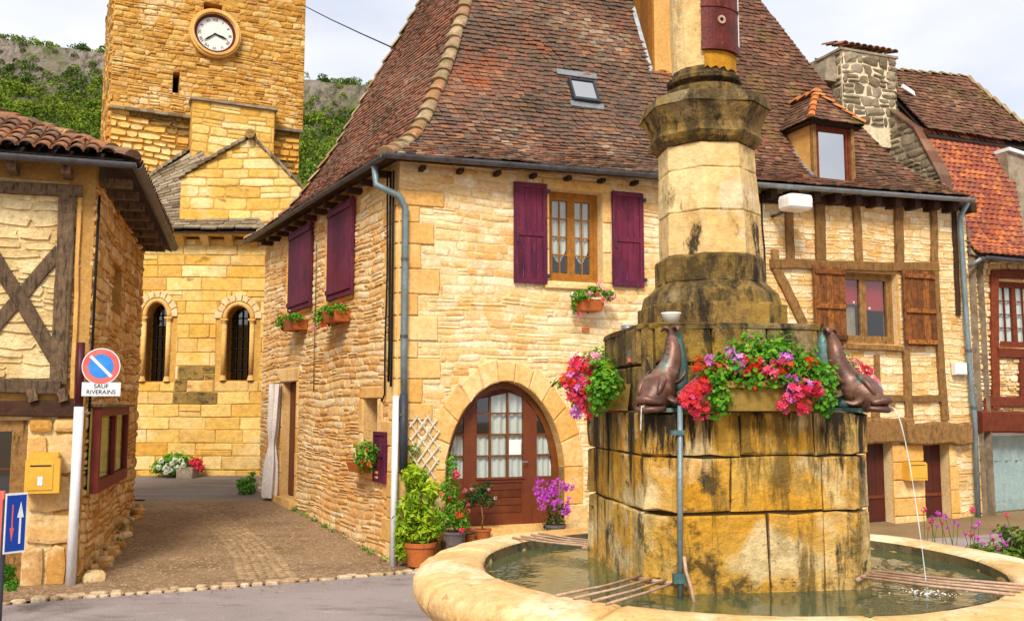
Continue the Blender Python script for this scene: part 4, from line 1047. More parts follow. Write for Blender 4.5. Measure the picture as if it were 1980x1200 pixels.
slab(mb, p, up, nn, -w, w, 0, fw * 1.6, 0, .085); slab(mb, p, up, nn, -w, w, hgt - fw, hgt, 0, .085); slab(mb, p, up, nn, -w, -w + fw, fw * 1.6, hgt - fw, 0, .084); slab(mb, p, up, nn, w - fw, w, fw * 1.6, hgt - fw, 0, .084)
mb.build('skylight_frame', 'pipe_dark', sk)
mb = MB(); slab(mb, p, up, nn, -w + fw, w - fw, fw * 1.6, hgt - fw, .06, .07); mb.build('pane', 'glass_sky', sk)
mb = MB(); slab(mb, p, up, nn, -w - .05, w + .05, -.09, -.003, .03, .045); slab(mb, p, up, nn, -w - .12, w + .08, hgt + .08, hgt + .17, .03, .045); mb.build('flashing', 'zinc_light', sk)
# big chimney stack / boarded cheek at the top of the slope
u1_, d1_ = roofpx(1288, 150); u2_, d2_ = roofpx(1203, 22)
cu_ = (u1_ + u2_) / 2; ct = bpy.data.objects.new('boarded_dormer', None); C.objects.link(ct); ct.parent = house; WL[ct.name] = worldloc(house)
def dd2(d): return OV - d
zt = eave_z(cu_) + 3.6; nb = 9
for i in range(nb):
    a = d1_ + (d2_ + .5 - d1_) * i / nb; b = d1_ + (d2_ + .5 - d1_) * (i + 1) / nb
    v = [MF.P(cu_, eave_z(cu_) + prof(a) - .1, dd2(a)), MF.P(cu_ + .03, eave_z(cu_) + prof(a) - .1, dd2(a)), MF.P(cu_ + .03, eave_z(cu_) + prof(b) - .1, dd2(b)), MF.P(cu_, eave_z(cu_) + prof(b) - .1, dd2(b))]
    dz = [MF.P(cu_, zt, dd2(a) - .003), MF.P(cu_ + .03, zt, dd2(a) - .003), MF.P(cu_ + .03, zt, dd2(b) + .003), MF.P(cu_, zt, dd2(b) + .003)]
    MB().hexa(v + dz, R.random()).build('board', 'wood_ochre', ct)
MB().box(MF, cu_ + .031, cu_ + .75, eave_z(cu_) + prof(d1_) - .2, zt, dd2(d1_) - .03, dd2(d1_)).build('front_wall', 'plaster', ct)
MB().box(MF, cu_ + .72, cu_ + .75, eave_z(cu_) + prof(d1_) - .2, zt, dd2(2.3), dd2(d1_) - .03).build('cheek', 'wood_ochre', ct)
mb = MB()
nn_ = 8
for i in range(nn_):
    a = d1_ + (d2_ - d1_) * i / nn_; b = d1_ + (d2_ - d1_) * (i + 1) / nn_; h = .035
    z_ = lambda q: eave_z(cu_) + prof(q) + .05
    mb.hexa([MF.P(cu_ - .05, z_(a) - .06, dd2(a)), MF.P(cu_ - .002, z_(a) - .06, dd2(a)), MF.P(cu_ - .002, z_(b) - .06, dd2(b)), MF.P(cu_ - .05, z_(b) - .06, dd2(b)), MF.P(cu_ - .05, z_(a), dd2(a)), MF.P(cu_ - .002, z_(a) + .05, dd2(a)), MF.P(cu_ - .002, z_(b) + .05, dd2(b)), MF.P(cu_ - .05, z_(b), dd2(b))])
mb.build('flashing', 'zinc_light', ct)
MB().box(MF, cu_ - .05, cu_ + .8, zt, zt + .04, -2.3, dd2(d1_) + .1).build('top_slab', 'tile_main', ct)
# downpipe at the corner
X = lambda px, py, d: MF.px(px, py, d)
pp = [ML.P(-.10, zE0 - .06, OV), ML.P(-.10, zE0 - .26, OV - .02), MF.P(-.02, zE0 - .40, .09), MF.P(X(775, 345, .06)[0], zE0 - .43, .07), MF.P(X(784, 365, .06)[0], zE0 - .50, .06), MF.P(X(783, 500, .06)[0], 2.2, .06), MF.P(X(781, 765, .06)[0], X(781, 765, .06)[1], .06)]
dp = MB().tube(pp, .036, 10).build('downpipe', 'pipe_blue', house, True)
zmid = X(781, 765, .06)[1]
MB().tube([MF.P(X(781, 765, .06)[0], zmid + .02, .06), MF.P(X(780, 910, .06)[0], X(780, 912, .06)[1], .06)], .042, 10).build('downpipe', 'pipe_dark', house, True)
mb = MB()
for z in (3.1, 2.3, 1.5): mb.tube([MF.P(X(783, 500, .06)[0], z, .06), MF.P(X(783, 500, .06)[0], z + .03, .06)], .043, 10)
mb.build('pipe_collar', 'zinc', dp)
# white conduit guard at the corner, cables
cg = MB().tube([MF.P(-.035, -.02, .07), MF.P(-.02, X(766, 765, .05)[1], .05)], [.048, .04], 10, flat=.8).build('cable_guard', 'white_paint', None, True)
tag(cg, 'tall white plastic pipe guard at the corner of the big stone house', 'pipe')
cb = thing('wall_cables', 'black cables running down the lane side corner of the stone house', 'cable', ML.P(-.1, 0, 0))
MB().tube([ML.P(-.10, zE0 - .1, .06), ML.P(-.115, 3, .05), ML.P(-.10, 2.2, .05), ML.P(-.11, 1.85, .05)], .014, 6).build('cable', 'cable_black', cb, True)
MB().tube([ML.P(-.22, zE0 - .1, .05), ML.P(-.225, 3, .035), ML.P(-.235, 2.2, .045), ML.P(-.24, 1.72, .04), ML.P(-.27, 1.65, .06), ML.P(-.3, 1.68, .05)], .010, 6).build('cable', 'cable_black', cb, True)
MB().tube([ML.P(-.045, zE0 - .1, .05), ML.P(-.05, 3, .045), ML.P(-.045, 2.2, .045), ML.P(-.05, 1.8, .045)], .012, 6).build('cable', 'cable_black', cb, True)
MB().tube([ML.P(SH2[0] - .33, 3.7, .035), ML.P(SH2[0] - .34, 3, .03), ML.P(SH2[0] - .33, 2.3, .035), ML.P(SH2[0] - .34, 1.8, .03)], .006, 6).build('cable', 'cable_brown', cb, True)
wire = MB().tube([V((-5.2, 22, 11.2)).lerp(V((0, 0, 0)), 0)] and [on_Y(585, 10, 20.0), on_Y(640, 38, 17), on_Y(700, 66, 14.5), on_Y(765, 95, 12.4)], .011, 5).build('overhead_wire', 'cable_black', None); tag(wire, 'thin overhead wire crossing the sky from church tower to tiled roof', 'wire')
# ================================================================== left timber house
lh = thing('timber_house', 'small stone and timber house at the left with canal tile roof', 'house', at(LS.O, 0))
rg = random.Random(41)
# front: plaster upper panel with cross braces, stone ground floor
LFr = lambda *a: LF.r(*a)
zpl = LF.px(70, 357)[1]; zsill = LF.px(70, 738)[1]; zlin0 = LF.px(70, 806)[1]; zlin1 = LF.px(70, 778)[1]
uA = -2.2
door = LF.r(-120, 812, 47, 1110)
mb = MB(); backing(mb, LF, uA, -.002, -.3, zpl + .3, [(door[0], door[1], -.4, door[3])], d=-.02); mb.build('wall', 'plaster_old', lh)
st = masonry(LF, door[1], 0, -.05, zlin0, ch=(.22, .42), sw=(.2, .5), gap=.008, dep=(.01, .03), seed=5, jit=.05, wave=.01, split=.15)
st += masonry(LF, uA, door[0], -.05, zlin0, ch=(.22, .42), sw=(.2, .5), gap=.008, dep=(.01, .03), seed=6, jit=.05, wave=.01, split=.15)
emit(st, 'stone', 'stone_rubble', lh, 60)
infill = masonry(LF, uA, -.1, zsill + .03, zpl - .02, ch=(.09, .16), sw=(.15, .4), gap=.01, dep=(-.012, .0), seed=15, jit=.2, wave=.03, split=.2, back=-.03)
emit(infill, 'stone', 'plaster_old', lh, 0)
T = lambda name, a, b, w, d0, d1, m='wood_grey', wob=.006, W=LF, par=lh, da=0: MB().beam(W, W.px(a[0], a[1], da), W.px(b[0], b[1], da), w, d0, d1, R.random(), wob).build(name, m, par)
T('post', (132, 376), (112, 742), .145, -.05, .05)
T('top_plate', (-300, 345), (160, 371), .11, -.05, .06)
T('sill_beam', (-300, 733), (118, 749), .13, -.05, .075)
T('brace', (-90, 365), (112, 700), .13, -.04, .03); T('brace', (118, 482), (-95, 728), .12, -.05, .018); T('post', (-108, 372), (-108, 740), .145, -.05, .05)
T('post', (154, 380), (140, 770), .035, -.02, .022, 'plaster')
T('lintel', (-300, 785), (150, 792), .14, -.05, .05, 'wood_dark')
for x in (60, 118, -30): T('joist_end', (x, 752), (x + 8, 775), .08, -.03, .09)
# jetty underside strip between joists
MB().box(LF, uA, -.16, zlin1 + .02, zsill - .065, -.03, .0).build('infill_strip', 'mortar_rubble', lh)
# door leaf
ld2 = bpy.data.objects.new('front_door', None); C.objects.link(ld2); ld2.parent = lh; WL[ld2.name] = worldloc(lh)
MB().box(LF, door[1] - .13, door[1], 0, door[3], -.16, -.03).build('door_post', 'wood_brown', ld2)
MB().box(LF, door[0], door[1] - .131, door[3] - .1, door[3], -.16, -.03).build('door_rail', 'wood_brown', ld2)
mb = MB()
for y in (998, 908, 962): z = LF.px(20, y)[1]; mb.box(LF, door[0], door[1] - .131, z, z + .012, -.09, -.08)
mb.box(LF, door[0], door[1] - .131, 0, LF.px(20, 965)[1], -.10, -.07); mb.build('glazing_bar', 'paint_door', ld2)
MB().box(LF, door[0], door[1] - .131, LF.px(20, 965)[1], door[3] - .1, -.1, -.095).build('pane', 'glass_dark', ld2)
room(LF, (door[0], door[1] - .1, 0, door[3]), -.13, -.8, lh)
# lane side
sw_end = 3.95
slit = LS.r(216, 512, 234, 606); 
nb_ = LS.r(165, 786, 226, 935)
zS = LS.px(170, 372)[1]
mb = MB(); backing(mb, LS, .002, sw_end, -.3, zS + .25, [slit], d=0); mb.build('wall', 'mortar_rubble', lh)
sst = masonry(LS, 0.0, sw_end, -.1, zS + .2, ch=(.07, .15), sw=(.12, .42), gap=.007, dep=(.006, .032), openings=[slit], seed=51, jit=.2, wave=.025, split=.3)
emit(sst, 'stone', 'stone_rubble', lh, 230, 'small_stones')
reveal(LS, slit, .2, 'mortar_rubble', lh); MB().box(LS, slit[0] - .02, slit[1] + .02, slit[2] - .02, slit[3] + .02, -.3, -.2).build('blocked_back', 'stone_rubble', lh)
# far end and hidden walls
E_ = Wall(LS.P(sw_end, 0).xy, V((-1, .25, 0)))
mb = MB(); mb.hexa([LS.P(sw_end - .2, -.3, 0), LS.P(sw_end, -.3, 0), LS.P(sw_end, -.3, -4), LS.P(sw_end - .2, -.3, -4), LS.P(sw_end - .2, zS, 0), LS.P(sw_end, zS, 0), LS.P(sw_end, zS, -4), LS.P(sw_end - .2, zS, -4)]); mb.build('end_wall', 'mortar_rubble', lh)
# roof : low canal tile hip
ga = LF.px(0, 308, .3); gb = on_Y(200, 318, LS.P(0, 0, .35).y - .25); gc = on_Y(320, 478, LS.P(sw_end, 0, .35).y)
zg = gb.z + .02
def LFp(u, d, z): return LF.P(u, z, d)
fo, so = .33, .36
cn = inter(LF.P(0, 0, fo), LF.u, LS.P(0, 0, so), LS.u)
A0 = at(cn, zg); A1 = at(cn - LF.u * 3.0, zg - .02); A2 = at(cn + LS.u * (sw_end + .35), gc.z + .04)
inn = (-LF.n) ; inn2 = (-LS.n)
def hipc(d): return inter(LF.P(0, 0, fo - d), LF.u, LS.P(0, 0, so - d), LS.u)
sl = .47
zc = lambda d: zg + d * sl
mb = MB()
Ht = 1.9
hp = at(hipc(Ht), zc(Ht)); fl = at(LF.P(-3.2, 0, fo - Ht), zc(Ht)); bk = at(LS.P(sw_end + .3, 0, so - Ht), zc(Ht) - .1)
mb.add([A1, A0, hp, fl], [(0, 1, 2, 3)]); mb.add([A0, A2, bk, hp], [(0, 1, 2, 3)]); mb.build('roof', 'roof_base', lh)
def canal(mb_list, base, along, upv, n, length, r, rng, rows=4):
    nn = along.cross(upv).normalized()
    if nn.z < 0: nn = -nn
    for i in range(n):
        for k in range(rows):
            c = base + along * (i + .5 + rng.uniform(-.06, .06)) * (2.05 * r) + upv * (k * length * .78) + nn * (.03 + rng.uniform(0, .01)) ; e = c + upv * length; vs = []
            for q, rr, li in ((c, r * 1.05, .02), (e, r * .85, .0)):
                for s_ in range(7): t = math.pi * s_ / 6; vs.append(q + along * math.cos(t) * rr + nn * (math.sin(t) * rr * .8 + li))
                for s_ in range(6, -1, -1): t = math.pi * s_ / 6; vs.append(q + along * math.cos(t) * rr * .82 + nn * (math.sin(t) * rr * .62 + li))
            fs = [(s_, (s_ + 1) % 14, (s_ + 1) % 14 + 14, s_ + 14) for s_ in range(14)] + [(s_, s_ + 1, 12 - s_, 13 - s_) for s_ in range(6)]
            mb_list.append((vs, [f[::-1] for f in fs], rng.random()))
pcs = []; upF = (inn * 1 + V((0, 0, sl))).normalized(); upS = (inn2 * 1 + V((0, 0, sl))).normalized()
r_ = .066
canal(pcs, A0 - LF.u * 3.0, LF.u, upF, 21, .30, r_, rg, 6)
pcs2 = []
for (v, f, t) in pcs:
    c = sum((V(q) for q in v), V((0, 0, 0))) / len(v)
    # keep tiles left of the hip plane
    if (c - A0).dot(LF.n) * -1 >= -9 and ((V((c.x, c.y, 0)) - V((cn.x, cn.y, 0))).dot(-LS.n) > (V((c.x, c.y, 0)) - V((cn.x, cn.y, 0))).dot(-LF.n) - .02): pcs2.append((v, f, t))
emit(pcs2, 'canal_tile', 'tile_canal', lh, 90)
pcs = []; canal(pcs, A0, LS.u, upS, 30, .30, r_, rg, 6); pcs3 = []
for (v, f, t) in pcs:
    c = sum((V(q) for q in v), V((0, 0, 0))) / len(v); q = V((c.x, c.y, 0)) - V((cn.x, cn.y, 0))
    if q.dot(-LF.n) > q.dot(-LS.n): pcs3.append((v, f, t))
emit(pcs3, 'canal_tile', 'tile_canal', lh, 40)
hip_tiles([A0 + V((0, 0, .04)), at(hipc(Ht * .5), zc(Ht * .5) + .05), hp + V((0, 0, .04))], .085, 'tile_canal', lh, rg, .3)
gutter([A1 + V((0, 0, -.03)) + LF.n * .03, A0 + V((0, 0, -.03)) + LF.n * .03 + LS.n * .03], .05, 'zinc', lh, 1.0)
gutter([A2 + V((0, 0, -.03)) + LS.n * .03, A0 + V((0, 0, -.03)) + LS.n * .03 + LF.n * .03][::-1], .055, 'zinc', lh, 1.0)
zs0 = LF.px(70, 350)[1]
mb = MB(); mb.hexa([LF.P(-3, zg - .06, fo - .02), LF.P(.3, zg - .06, fo - .02), LF.P(0, zg + .08, 0), LF.P(-3, zg + .08, 0), LF.P(-3, zg - .04, fo - .02), LF.P(.3, zg - .04, fo - .02), LF.P(0, zg + .10, 0), LF.P(-3, zg + .10, 0)])
zg2 = A2.z
mb.hexa([LS.P(-.3, zg - .06, so - .02), LS.P(sw_end + .3, zg2 - .06, so - .02), LS.P(sw_end + .3, zg2 + .08, 0), LS.P(0, zg + .08, 0), LS.P(-.3, zg - .04, so - .02), LS.P(sw_end + .3, zg2 - .04, so - .02), LS.P(sw_end + .3, zg2 + .10, 0), LS.P(0, zg + .10, 0)])
mb.build('soffit', 'wood_dark', lh)
for i in range(8): u = .15 + i * .5; zz = zg + (zg2 - zg) * u / sw_end; MB().box(LS, u, u + .08, zz - .15, zz - .07, 0, so - .06).build('rafter_end', 'wood_grey', lh)
for i in range(5): u = -.2 - i * .45; MB().box(LF, u - .08, u, zg - .15, zg - .07, 0, fo - .06).build('rafter_end', 'wood_grey', lh)
MB().box(LF, -3, 0, zpl + .05, zg + .1, -.2, -.005).build('frieze', 'mortar_rubble', lh)
# notice board on the lane side
nbd = thing('notice_board', 'maroon glazed notice board with two narrow doors on the left house wall', 'notice board', LS.P(nb_[0], nb_[2], .05))
u0, u1, z0, z1 = nb_; d0, d1 = .05, .12; f_ = .10
mb = MB(); mb.box(LS, u0, u0 + f_, z0, z1, d0, d1); mb.box(LS, u1 - f_, u1, z0, z1, d0, d1); mb.box(LS, u0 + f_, u1 - f_, z1 - .09, z1, d0, d1); mb.box(LS, u0 + f_, u1 - f_, z0, z0 + .11, d0, d1)
um = (u0 + u1) / 2 + .02; mb.box(LS, um - .05, um + .05, z0 + .11, z1 - .09, d0, d1); mb.build('frame', 'paint_redbrown', nbd)
MB().box(LS, u0 + .01, u1 - .01, z0 + .01, z1 - .01, .03, .0495).build('back_panel', 'board_back', nbd)
for a, b in ((u0 + f_, um - .05), (um + .05, u1 - f_)): MB().box(LS, a, b, z0 + .11, z1 - .09, .085, .09).build('pane', 'glass', nbd)
MB().box(LS, u0 - .03, u1 + .06, z1, z1 + .025, .0, .17).build('cover_board', 'wood_grey', nbd)
# yellow mailbox
mbx = LF.r(50, 882, 117, 952, .12)
ml = thing('letter_box', 'yellow letter box on the stone pier beside the left house door', 'letter box', LF.P(mbx[0], mbx[2], .01))
u0, u1, z0, z1 = mbx; uu = (u0 + u1) / 2
prof_ = [(u0, z0), (u1, z0), (u1, z1 - .03), (u1 - .03, z1), (u0 + .03, z1), (u0, z1 - .03)]
mb = MB(); mb.plate(LF, prof_, .03, .19); mb.build('body', 'mail_yellow', ml)
MB().box(LF, u0 + .025, u1 - .055, z0 + .03, z1 - .06, .1905, .197).build('door', 'mail_yellow', ml)
MB().box(LF, u0 + .04, u1 - .07, z1 - .085, z1 - .072, .1975, .199).build('slot', 'ink', ml)
MB().box(LF, uu - .035, uu + .005, z0 + .07, z0 + .15, .1975, .199).build('label_window', 'lace_blue', ml)
MB().box(LF, u0 + .02, u1 - .02, z1 + .0, z1 + .035, .04, .16).build('lid', 'mail_yellow', ml)
# sign post
def leanpole(px0, py0, px1, py1, Y0, Y1): return on_Y(px0, py0, Y0), on_Y(px1, py1, Y1)
yP = LS.O.y - .12
a, b = leanpole(136, 1131, 153, 786, yP, yP)
sp = thing('no_parking_sign', 'round blue and red no parking sign over a white plate on a leaning post', 'road sign', a)
MB().tube([a - V((0, 0, .05)), b], .047, 14, flat=.9).build('post_sleeve', 'white_paint', sp, True)
c = on_Y(157, 662, yP); MB().tube([b - V((0, 0, .04)), c + V((0, 0, .0))], .034, 10).build('post', 'post_maroon', sp, True)
def disc(mb, c, r, n, th, ax, k=28, r0=0, t=.5):
    s = V((0, 0, 1)).cross(ax).normalized(); u_ = ax.cross(s)
    ps = [c + s * math.cos(6.2832 * i / k) * r + u_ * math.sin(6.2832 * i / k) * r for i in range(k)]
    if r0 == 0: mb.add([p + ax * n for p in ps] + [p + ax * (n + th) for p in ps], [tuple(range(k - 1, -1, -1)), tuple(range(k, 2 * k))] + [(i, (i + 1) % k, (i + 1) % k + k, i + k) for i in range(k)], t)
    else:
        qs = [c + s * math.cos(6.2832 * i / k) * r0 + u_ * math.sin(6.2832 * i / k) * r0 for i in range(k)]
        a_ = [p + ax * n for p in ps] + [p + ax * n for p in qs] + [p + ax * (n + th) for p in ps] + [p + ax * (n + th) for p in qs]
        fs = []
        for i in range(k): j = (i + 1) % k; fs += [(2 * k + i, 2 * k + j, 3 * k + j, 3 * k + i), (i, j, 2 * k + j, 2 * k + i), (k + j, k + i, 3 * k + i, 3 * k + j), (j, i, k + i, k + j)]
        mb.add(a_, fs, t)
ax = V((.18, -1, 0)).normalized(); cs = on_Y(196, 708, yP - .05); rS = (on_Y(231, 708, yP) - on_Y(196, 708, yP)).length
disc(x := MB(), cs, rS, 0, .01, ax, 36); x.build('sign_back', 'white_paint', sp)
disc(x := MB(), cs, rS * .95, .0105, .002, ax, 36, rS * .66); x.build('sign_ring', 'sign_red', sp)
disc(x := MB(), cs, rS * .655, .0105, .002, ax, 36); x.build('sign_face', 'sign_blue', sp)
s_ = V((0, 0, 1)).cross(ax).normalized(); s_ = -s_ if s_.x < 0 else s_; dg = (s_ - V((0, 0, 1))).normalized(); pd = (s_ + V((0, 0, 1))).normalized(); q = cs + ax * .0135
MB().hexa([q + dg * rS * .8 - pd * rS * .08, q + dg * rS * .8 + pd * rS * .08, q - dg * rS * .8 + pd * rS * .08, q - dg * rS * .8 - pd * rS * .08] + [v + ax * .002 for v in (q + dg * rS * .8 - pd * rS * .08, q + dg * rS * .8 + pd * rS * .08, q - dg * rS * .8 + pd * rS * .08, q - dg * rS * .8 - pd * rS * .08)]).build('sign_bar', 'white_paint', sp)
# plate with the words
cp_ = on_Y(196, 752, yP - .05); hw_, hh_ = rS * 1.0, rS * .37
f4 = lambda c, w, h, n: [c - s_ * w - V((0, 0, h)) + ax * n, c + s_ * w - V((0, 0, h)) + ax * n, c + s_ * w + V((0, 0, h)) + ax * n, c - s_ * w + V((0, 0, h)) + ax * n]
MB().hexa(f4(cp_, hw_, hh_, 0) + f4(cp_, hw_, hh_, .008)).build('plate', 'white_paint', sp)
def words(txt, c, right, upv, nrm, size, m, parent, name='lettering', sx=1.0):
    cu = bpy.data.curves.new('txt', 'FONT'); cu.body = txt; cu.size = size; cu.align_x = 'CENTER'; cu.align_y = 'CENTER'; cu.extrude = .0006; cu.offset = size * .012
    o = bpy.data.objects.new('tmp_text', cu); C.objects.link(o); bpy.context.view_layer.update()
    me = bpy.data.meshes.new_from_object(o.evaluated_get(bpy.context.evaluated_depsgraph_get())); bpy.data.objects.remove(o)
    Mx = Matrix((right * sx, upv, nrm)).transposed(); me.transform(Mx.to_4x4()); me.materials.clear(); me.materials.append(M[m])
    w = bpy.data.objects.new(name, me); C.objects.link(w); w.parent = parent; w.location = V(c) - worldloc(parent); return w
words('SAUF', cp_ + V((0, 0, hh_ * .42)) + ax * .0095, s_, V((0, 0, 1)), ax, rS * .33, 'ink', sp)
words('RIVERAINS', cp_ - V((0, 0, hh_ * .45)) + ax * .0095, s_, V((0, 0, 1)), ax, rS * .33, 'ink', sp, sx=.98)
# black cable down the corner of the left house
kb = MB().tube([LS.P(.03, 3.6, .03), LS.P(.02, 2.8, .03), LS.P(.015, 1.55, .03)], .012, 6).build('black_cable', 'cable_black', None, True); tag(kb, 'black cable down the corner of the left timber house', 'cable')
# priority sign, low at the left edge
yQ = 6.9; cq = on_Y(29, 1010, yQ); axq = V((.80, -.6, 0)).normalized(); sq = V((0, 0, 1)).cross(axq).normalized(); sq = -sq if sq.x < 0 else sq
ps = thing('priority_sign', 'small blue square sign with white and red arrows at the left edge', 'road sign', at(cq, 0))
wq = (on_Y(50, 1010, yQ) - on_Y(8, 1010, yQ)).length / 2 / max(.3, sq.x) * .58; hq = (on_Y(29, 952, yQ).z - on_Y(29, 1068, yQ).z) / 2
def fq(c, w, h, n): return [c - sq * w - V((0, 0, h)) + axq * n, c + sq * w - V((0, 0, h)) + axq * n, c + sq * w + V((0, 0, h)) + axq * n, c - sq * w + V((0, 0, h)) + axq * n]
MB().hexa(fq(cq, wq, hq, 0) + fq(cq, wq, hq, .01)).build('sign_back', 'white_paint', ps)
MB().hexa(fq(cq, wq * .90, hq * .93, .0105) + fq(cq, wq * .90, hq * .93, .012)).build('sign_face', 'sign_navy', ps)
def arrow(c, h, w, sgn, m, nm):
    P_ = lambda a, b: c + sq * a + V((0, 0, b * sgn)) + axq * .0125
    pts = [(-w * .3, -h), (w * .3, -h), (w * .3, h * .25), (w, h * .25), (0, h), (-w, h * .25), (-w * .3, h * .25)]
    v = [P_(*p) for p in pts]; k = 7; MB().add(v + [p + axq * .002 for p in v], [tuple(range(k, 2 * k)), tuple(range(k - 1, -1, -1))] + [(i, (i + 1) % k, (i + 1) % k + k, i + k) for i in range(k)]).build(nm, m, ps)
arrow(cq + sq * wq * .4, hq * .7, wq * .3, 1, 'white_paint', 'white_arrow'); arrow(cq - sq * wq * .35, hq * .62, wq * .2, -1, 'sign_red', 'red_arrow')
MB().tube([at(cq, 0) - axq * .03 - sq * wq * .8, cq - axq * .03 - sq * wq * .8 + V((0, 0, hq * .8))], .018, 8).build('post', 'pipe_dark', ps)
rc_ = on_Y(4, 1010, 6.5); rb = thing('red_panel', 'sliver of an orange red board at the left edge behind the blue sign', 'board', at(rc_, 0))
W_ = Wall((on_Y(-60, 1000, 7.1).x, 7.1), V((1, .1, 0))); a = W_.px(12, 948); b = W_.px(12, 1075)
MB().box(W_, 0, a[0], b[1], a[1], 0, .03).build('board', 'sign_red', rb); MB().box(W_, .05, .09, 0, b[1], .0, .03).build('leg', 'pipe_dark', rb)

# ================================================================== church tower
tw = thing('church_tower', 'tall square ochre stone church tower with white clock face', 'tower', TW.P(TW.px(395, 700)[0], .4))
tr = lambda *a: TW.r(*a)
uL0 = TW.px(217, 100)[0]; uR0 = TW.px(589, 100)[0]; zoff = (TW.px(217, 207)[1], TW.px(583, 252)[1]); zband = (zoff[0] + zoff[1]) / 2; ztop = TW.px(400, -60)[1]
slit = TW.r(334, 141, 347, 180); bel = TW.r(394, 8, 430, 22)
ops = [slit, bel]
ck = TW.px(415, 68); rck = (TW.px(465, 68)[0] - TW.px(365, 68)[0]) / 2
clk = [(ck[0] - rck * .66, ck[0] + rck * .66, ck[1] - rck * .66, ck[1] + rck * .66)]
mb = MB(); backing(mb, TW, uL0, uR0, zband, ztop, ops, d=0, thick=.3); mb.build('wall', 'mortar_tower', tw)
uL1 = uL0 + .02; uR1 = uR0 - .06
mb = MB(); backing(mb, TW, uL1, uR1, 0, zband, [], d=-.07, thick=.3); mb.build('wall', 'mortar_tower', tw)
up_ = masonry(TW, uL0, uR0, zband, ztop, ch=(.08, .155), sw=(.12, .38), gap=.006, dep=(.005, .035), openings=ops + clk, seed=61, jit=.18, wave=.014, split=.3)
lo_ = masonry(TW, uL1, uR1, 3.4, zband - .03, ch=(.11, .18), sw=(.16, .40), gap=.009, dep=(-.06, -.035), seed=62, jit=.1, wave=.02, split=.1, back=-.12)
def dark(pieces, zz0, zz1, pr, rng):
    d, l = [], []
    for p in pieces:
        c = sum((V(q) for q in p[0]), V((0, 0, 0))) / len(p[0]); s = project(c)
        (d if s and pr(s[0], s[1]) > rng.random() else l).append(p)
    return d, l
TWD = Wall(TW.P(0, 0, 0).xy, TW.u)
rg = random.Random(77)
emit(up_, 'stone', 'stone_tower', tw, 190, 'small_stones')
# dark holes / blackened stones below the band
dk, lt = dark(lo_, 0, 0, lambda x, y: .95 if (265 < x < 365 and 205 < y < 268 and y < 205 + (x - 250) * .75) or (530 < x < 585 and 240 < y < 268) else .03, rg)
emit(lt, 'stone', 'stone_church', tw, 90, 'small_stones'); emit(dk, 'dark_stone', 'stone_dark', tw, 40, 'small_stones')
# band course
mb = MB()
n = 14
for i in range(n):
    a = uL0 + (uR0 - uL0) * i / n; b = uL0 + (uR0 - uL0) * (i + 1) / n
    MB().box(TW, a + .004, b - .004, zband - .05 + R.uniform(-.01, .01), zband + .01, -.06, .07, R.random()).build('band_stone', 'slab_grey', tw)
# left flank
TL = Wall(TW.P(uL0, 0, 0).xy, (TW.P(0, 0, -1) - TW.P(0, 0, 0)).xy)
TLw = Wall(TW.P(uL0, 0, -4).xy, (-(TW.P(0, 0, -1) - TW.P(0, 0, 0))).xy)
mb = MB(); backing(mb, TLw, 0, 3.999, zband, ztop, d=0, thick=.3); backing(mb, TLw, 0, 3.92, 0, zband - .001, d=-.02, thick=.3); mb.build('wall', 'mortar_tower', tw)
emit(masonry(TLw, 0, 3.92, 2, ztop, ch=(.14, .24), sw=(.3, .7), gap=.012, dep=(.01, .05), seed=66, jit=.14), 'stone', 'stone_tower', tw, 0, 'small_stones')
mb = MB(); mb.box(TW, uR0 - .3, uR0 - .002, 0, ztop, -4, -.301); mb.box(TW, uL0 + .3, uR0 - .3, 0, ztop, -4, -3.7); mb.build('far_wall', 'mortar_tower', tw)
for rc in ops:
    reveal(TW, rc, .35, 'mortar_tower', tw); room(TW, rc, -.35, -.6, tw)
# clock
cq_ = bpy.data.objects.new('clock', None); C.objects.link(cq_); cq_.parent = tw; WL[cq_.name] = worldloc(tw)
cc0 = TW.P(ck[0], ck[1], 0)
disc(x := MB(), cc0, rck, .0, .13, TW.n, 40, rck * .80); x.build('outer_ring', 'stone_quoin', cq_)
disc(x := MB(), cc0, rck * .92, .13, .04, TW.n, 40, rck * .84); x.build('ring_moulding', 'stone_quoin', cq_)
disc(x := MB(), cc0, rck * .80, .02, .06, TW.n, 40, rck * .70); x.build('inner_ring', 'rust_box', cq_)
disc(x := MB(), cc0, rck * .72, .0, .05, TW.n, 40); x.build('dial', 'white_plastic', cq_)
for i, tx in enumerate(['XII', 'I', 'II', 'III', 'IIII', 'V', 'VI', 'VII', 'VIII', 'IX', 'X', 'XI']):
    a = math.radians(30 * i); upv = V((0, 0, 1)) * math.cos(a) + TW.u * math.sin(a); rt = TW.u * math.cos(a) - V((0, 0, 1)) * math.sin(a)
    words(tx, cc0 + upv * rck * .58 + TW.n * .052, rt, upv, TW.n, rck * .17, 'ink', cq_, 'numeral')
def hand(ang, ln, w):
    a = math.radians(ang); upv = V((0, 0, 1)) * math.cos(a) + TW.u * math.sin(a); rt = TW.u * math.cos(a) - V((0, 0, 1)) * math.sin(a); c = cc0 + TW.n * .065
    v = [c - upv * ln * .1 - rt * w * .5, c - upv * ln * .1 + rt * w * .5, c + upv * ln * .6 + rt * w, c + upv * ln, c + upv * ln * .6 - rt * w]
    MB().add(v + [p + TW.n * .01 for p in v], [(4, 3, 2, 1, 0), (5, 6, 7, 8, 9)] + [(i, (i + 1) % 5, (i + 1) % 5 + 5, i + 5) for i in range(5)]).build('clock_hand', 'ink', cq_)
hand(107, rck * .52, .022); hand(232, rck * .56, .018)
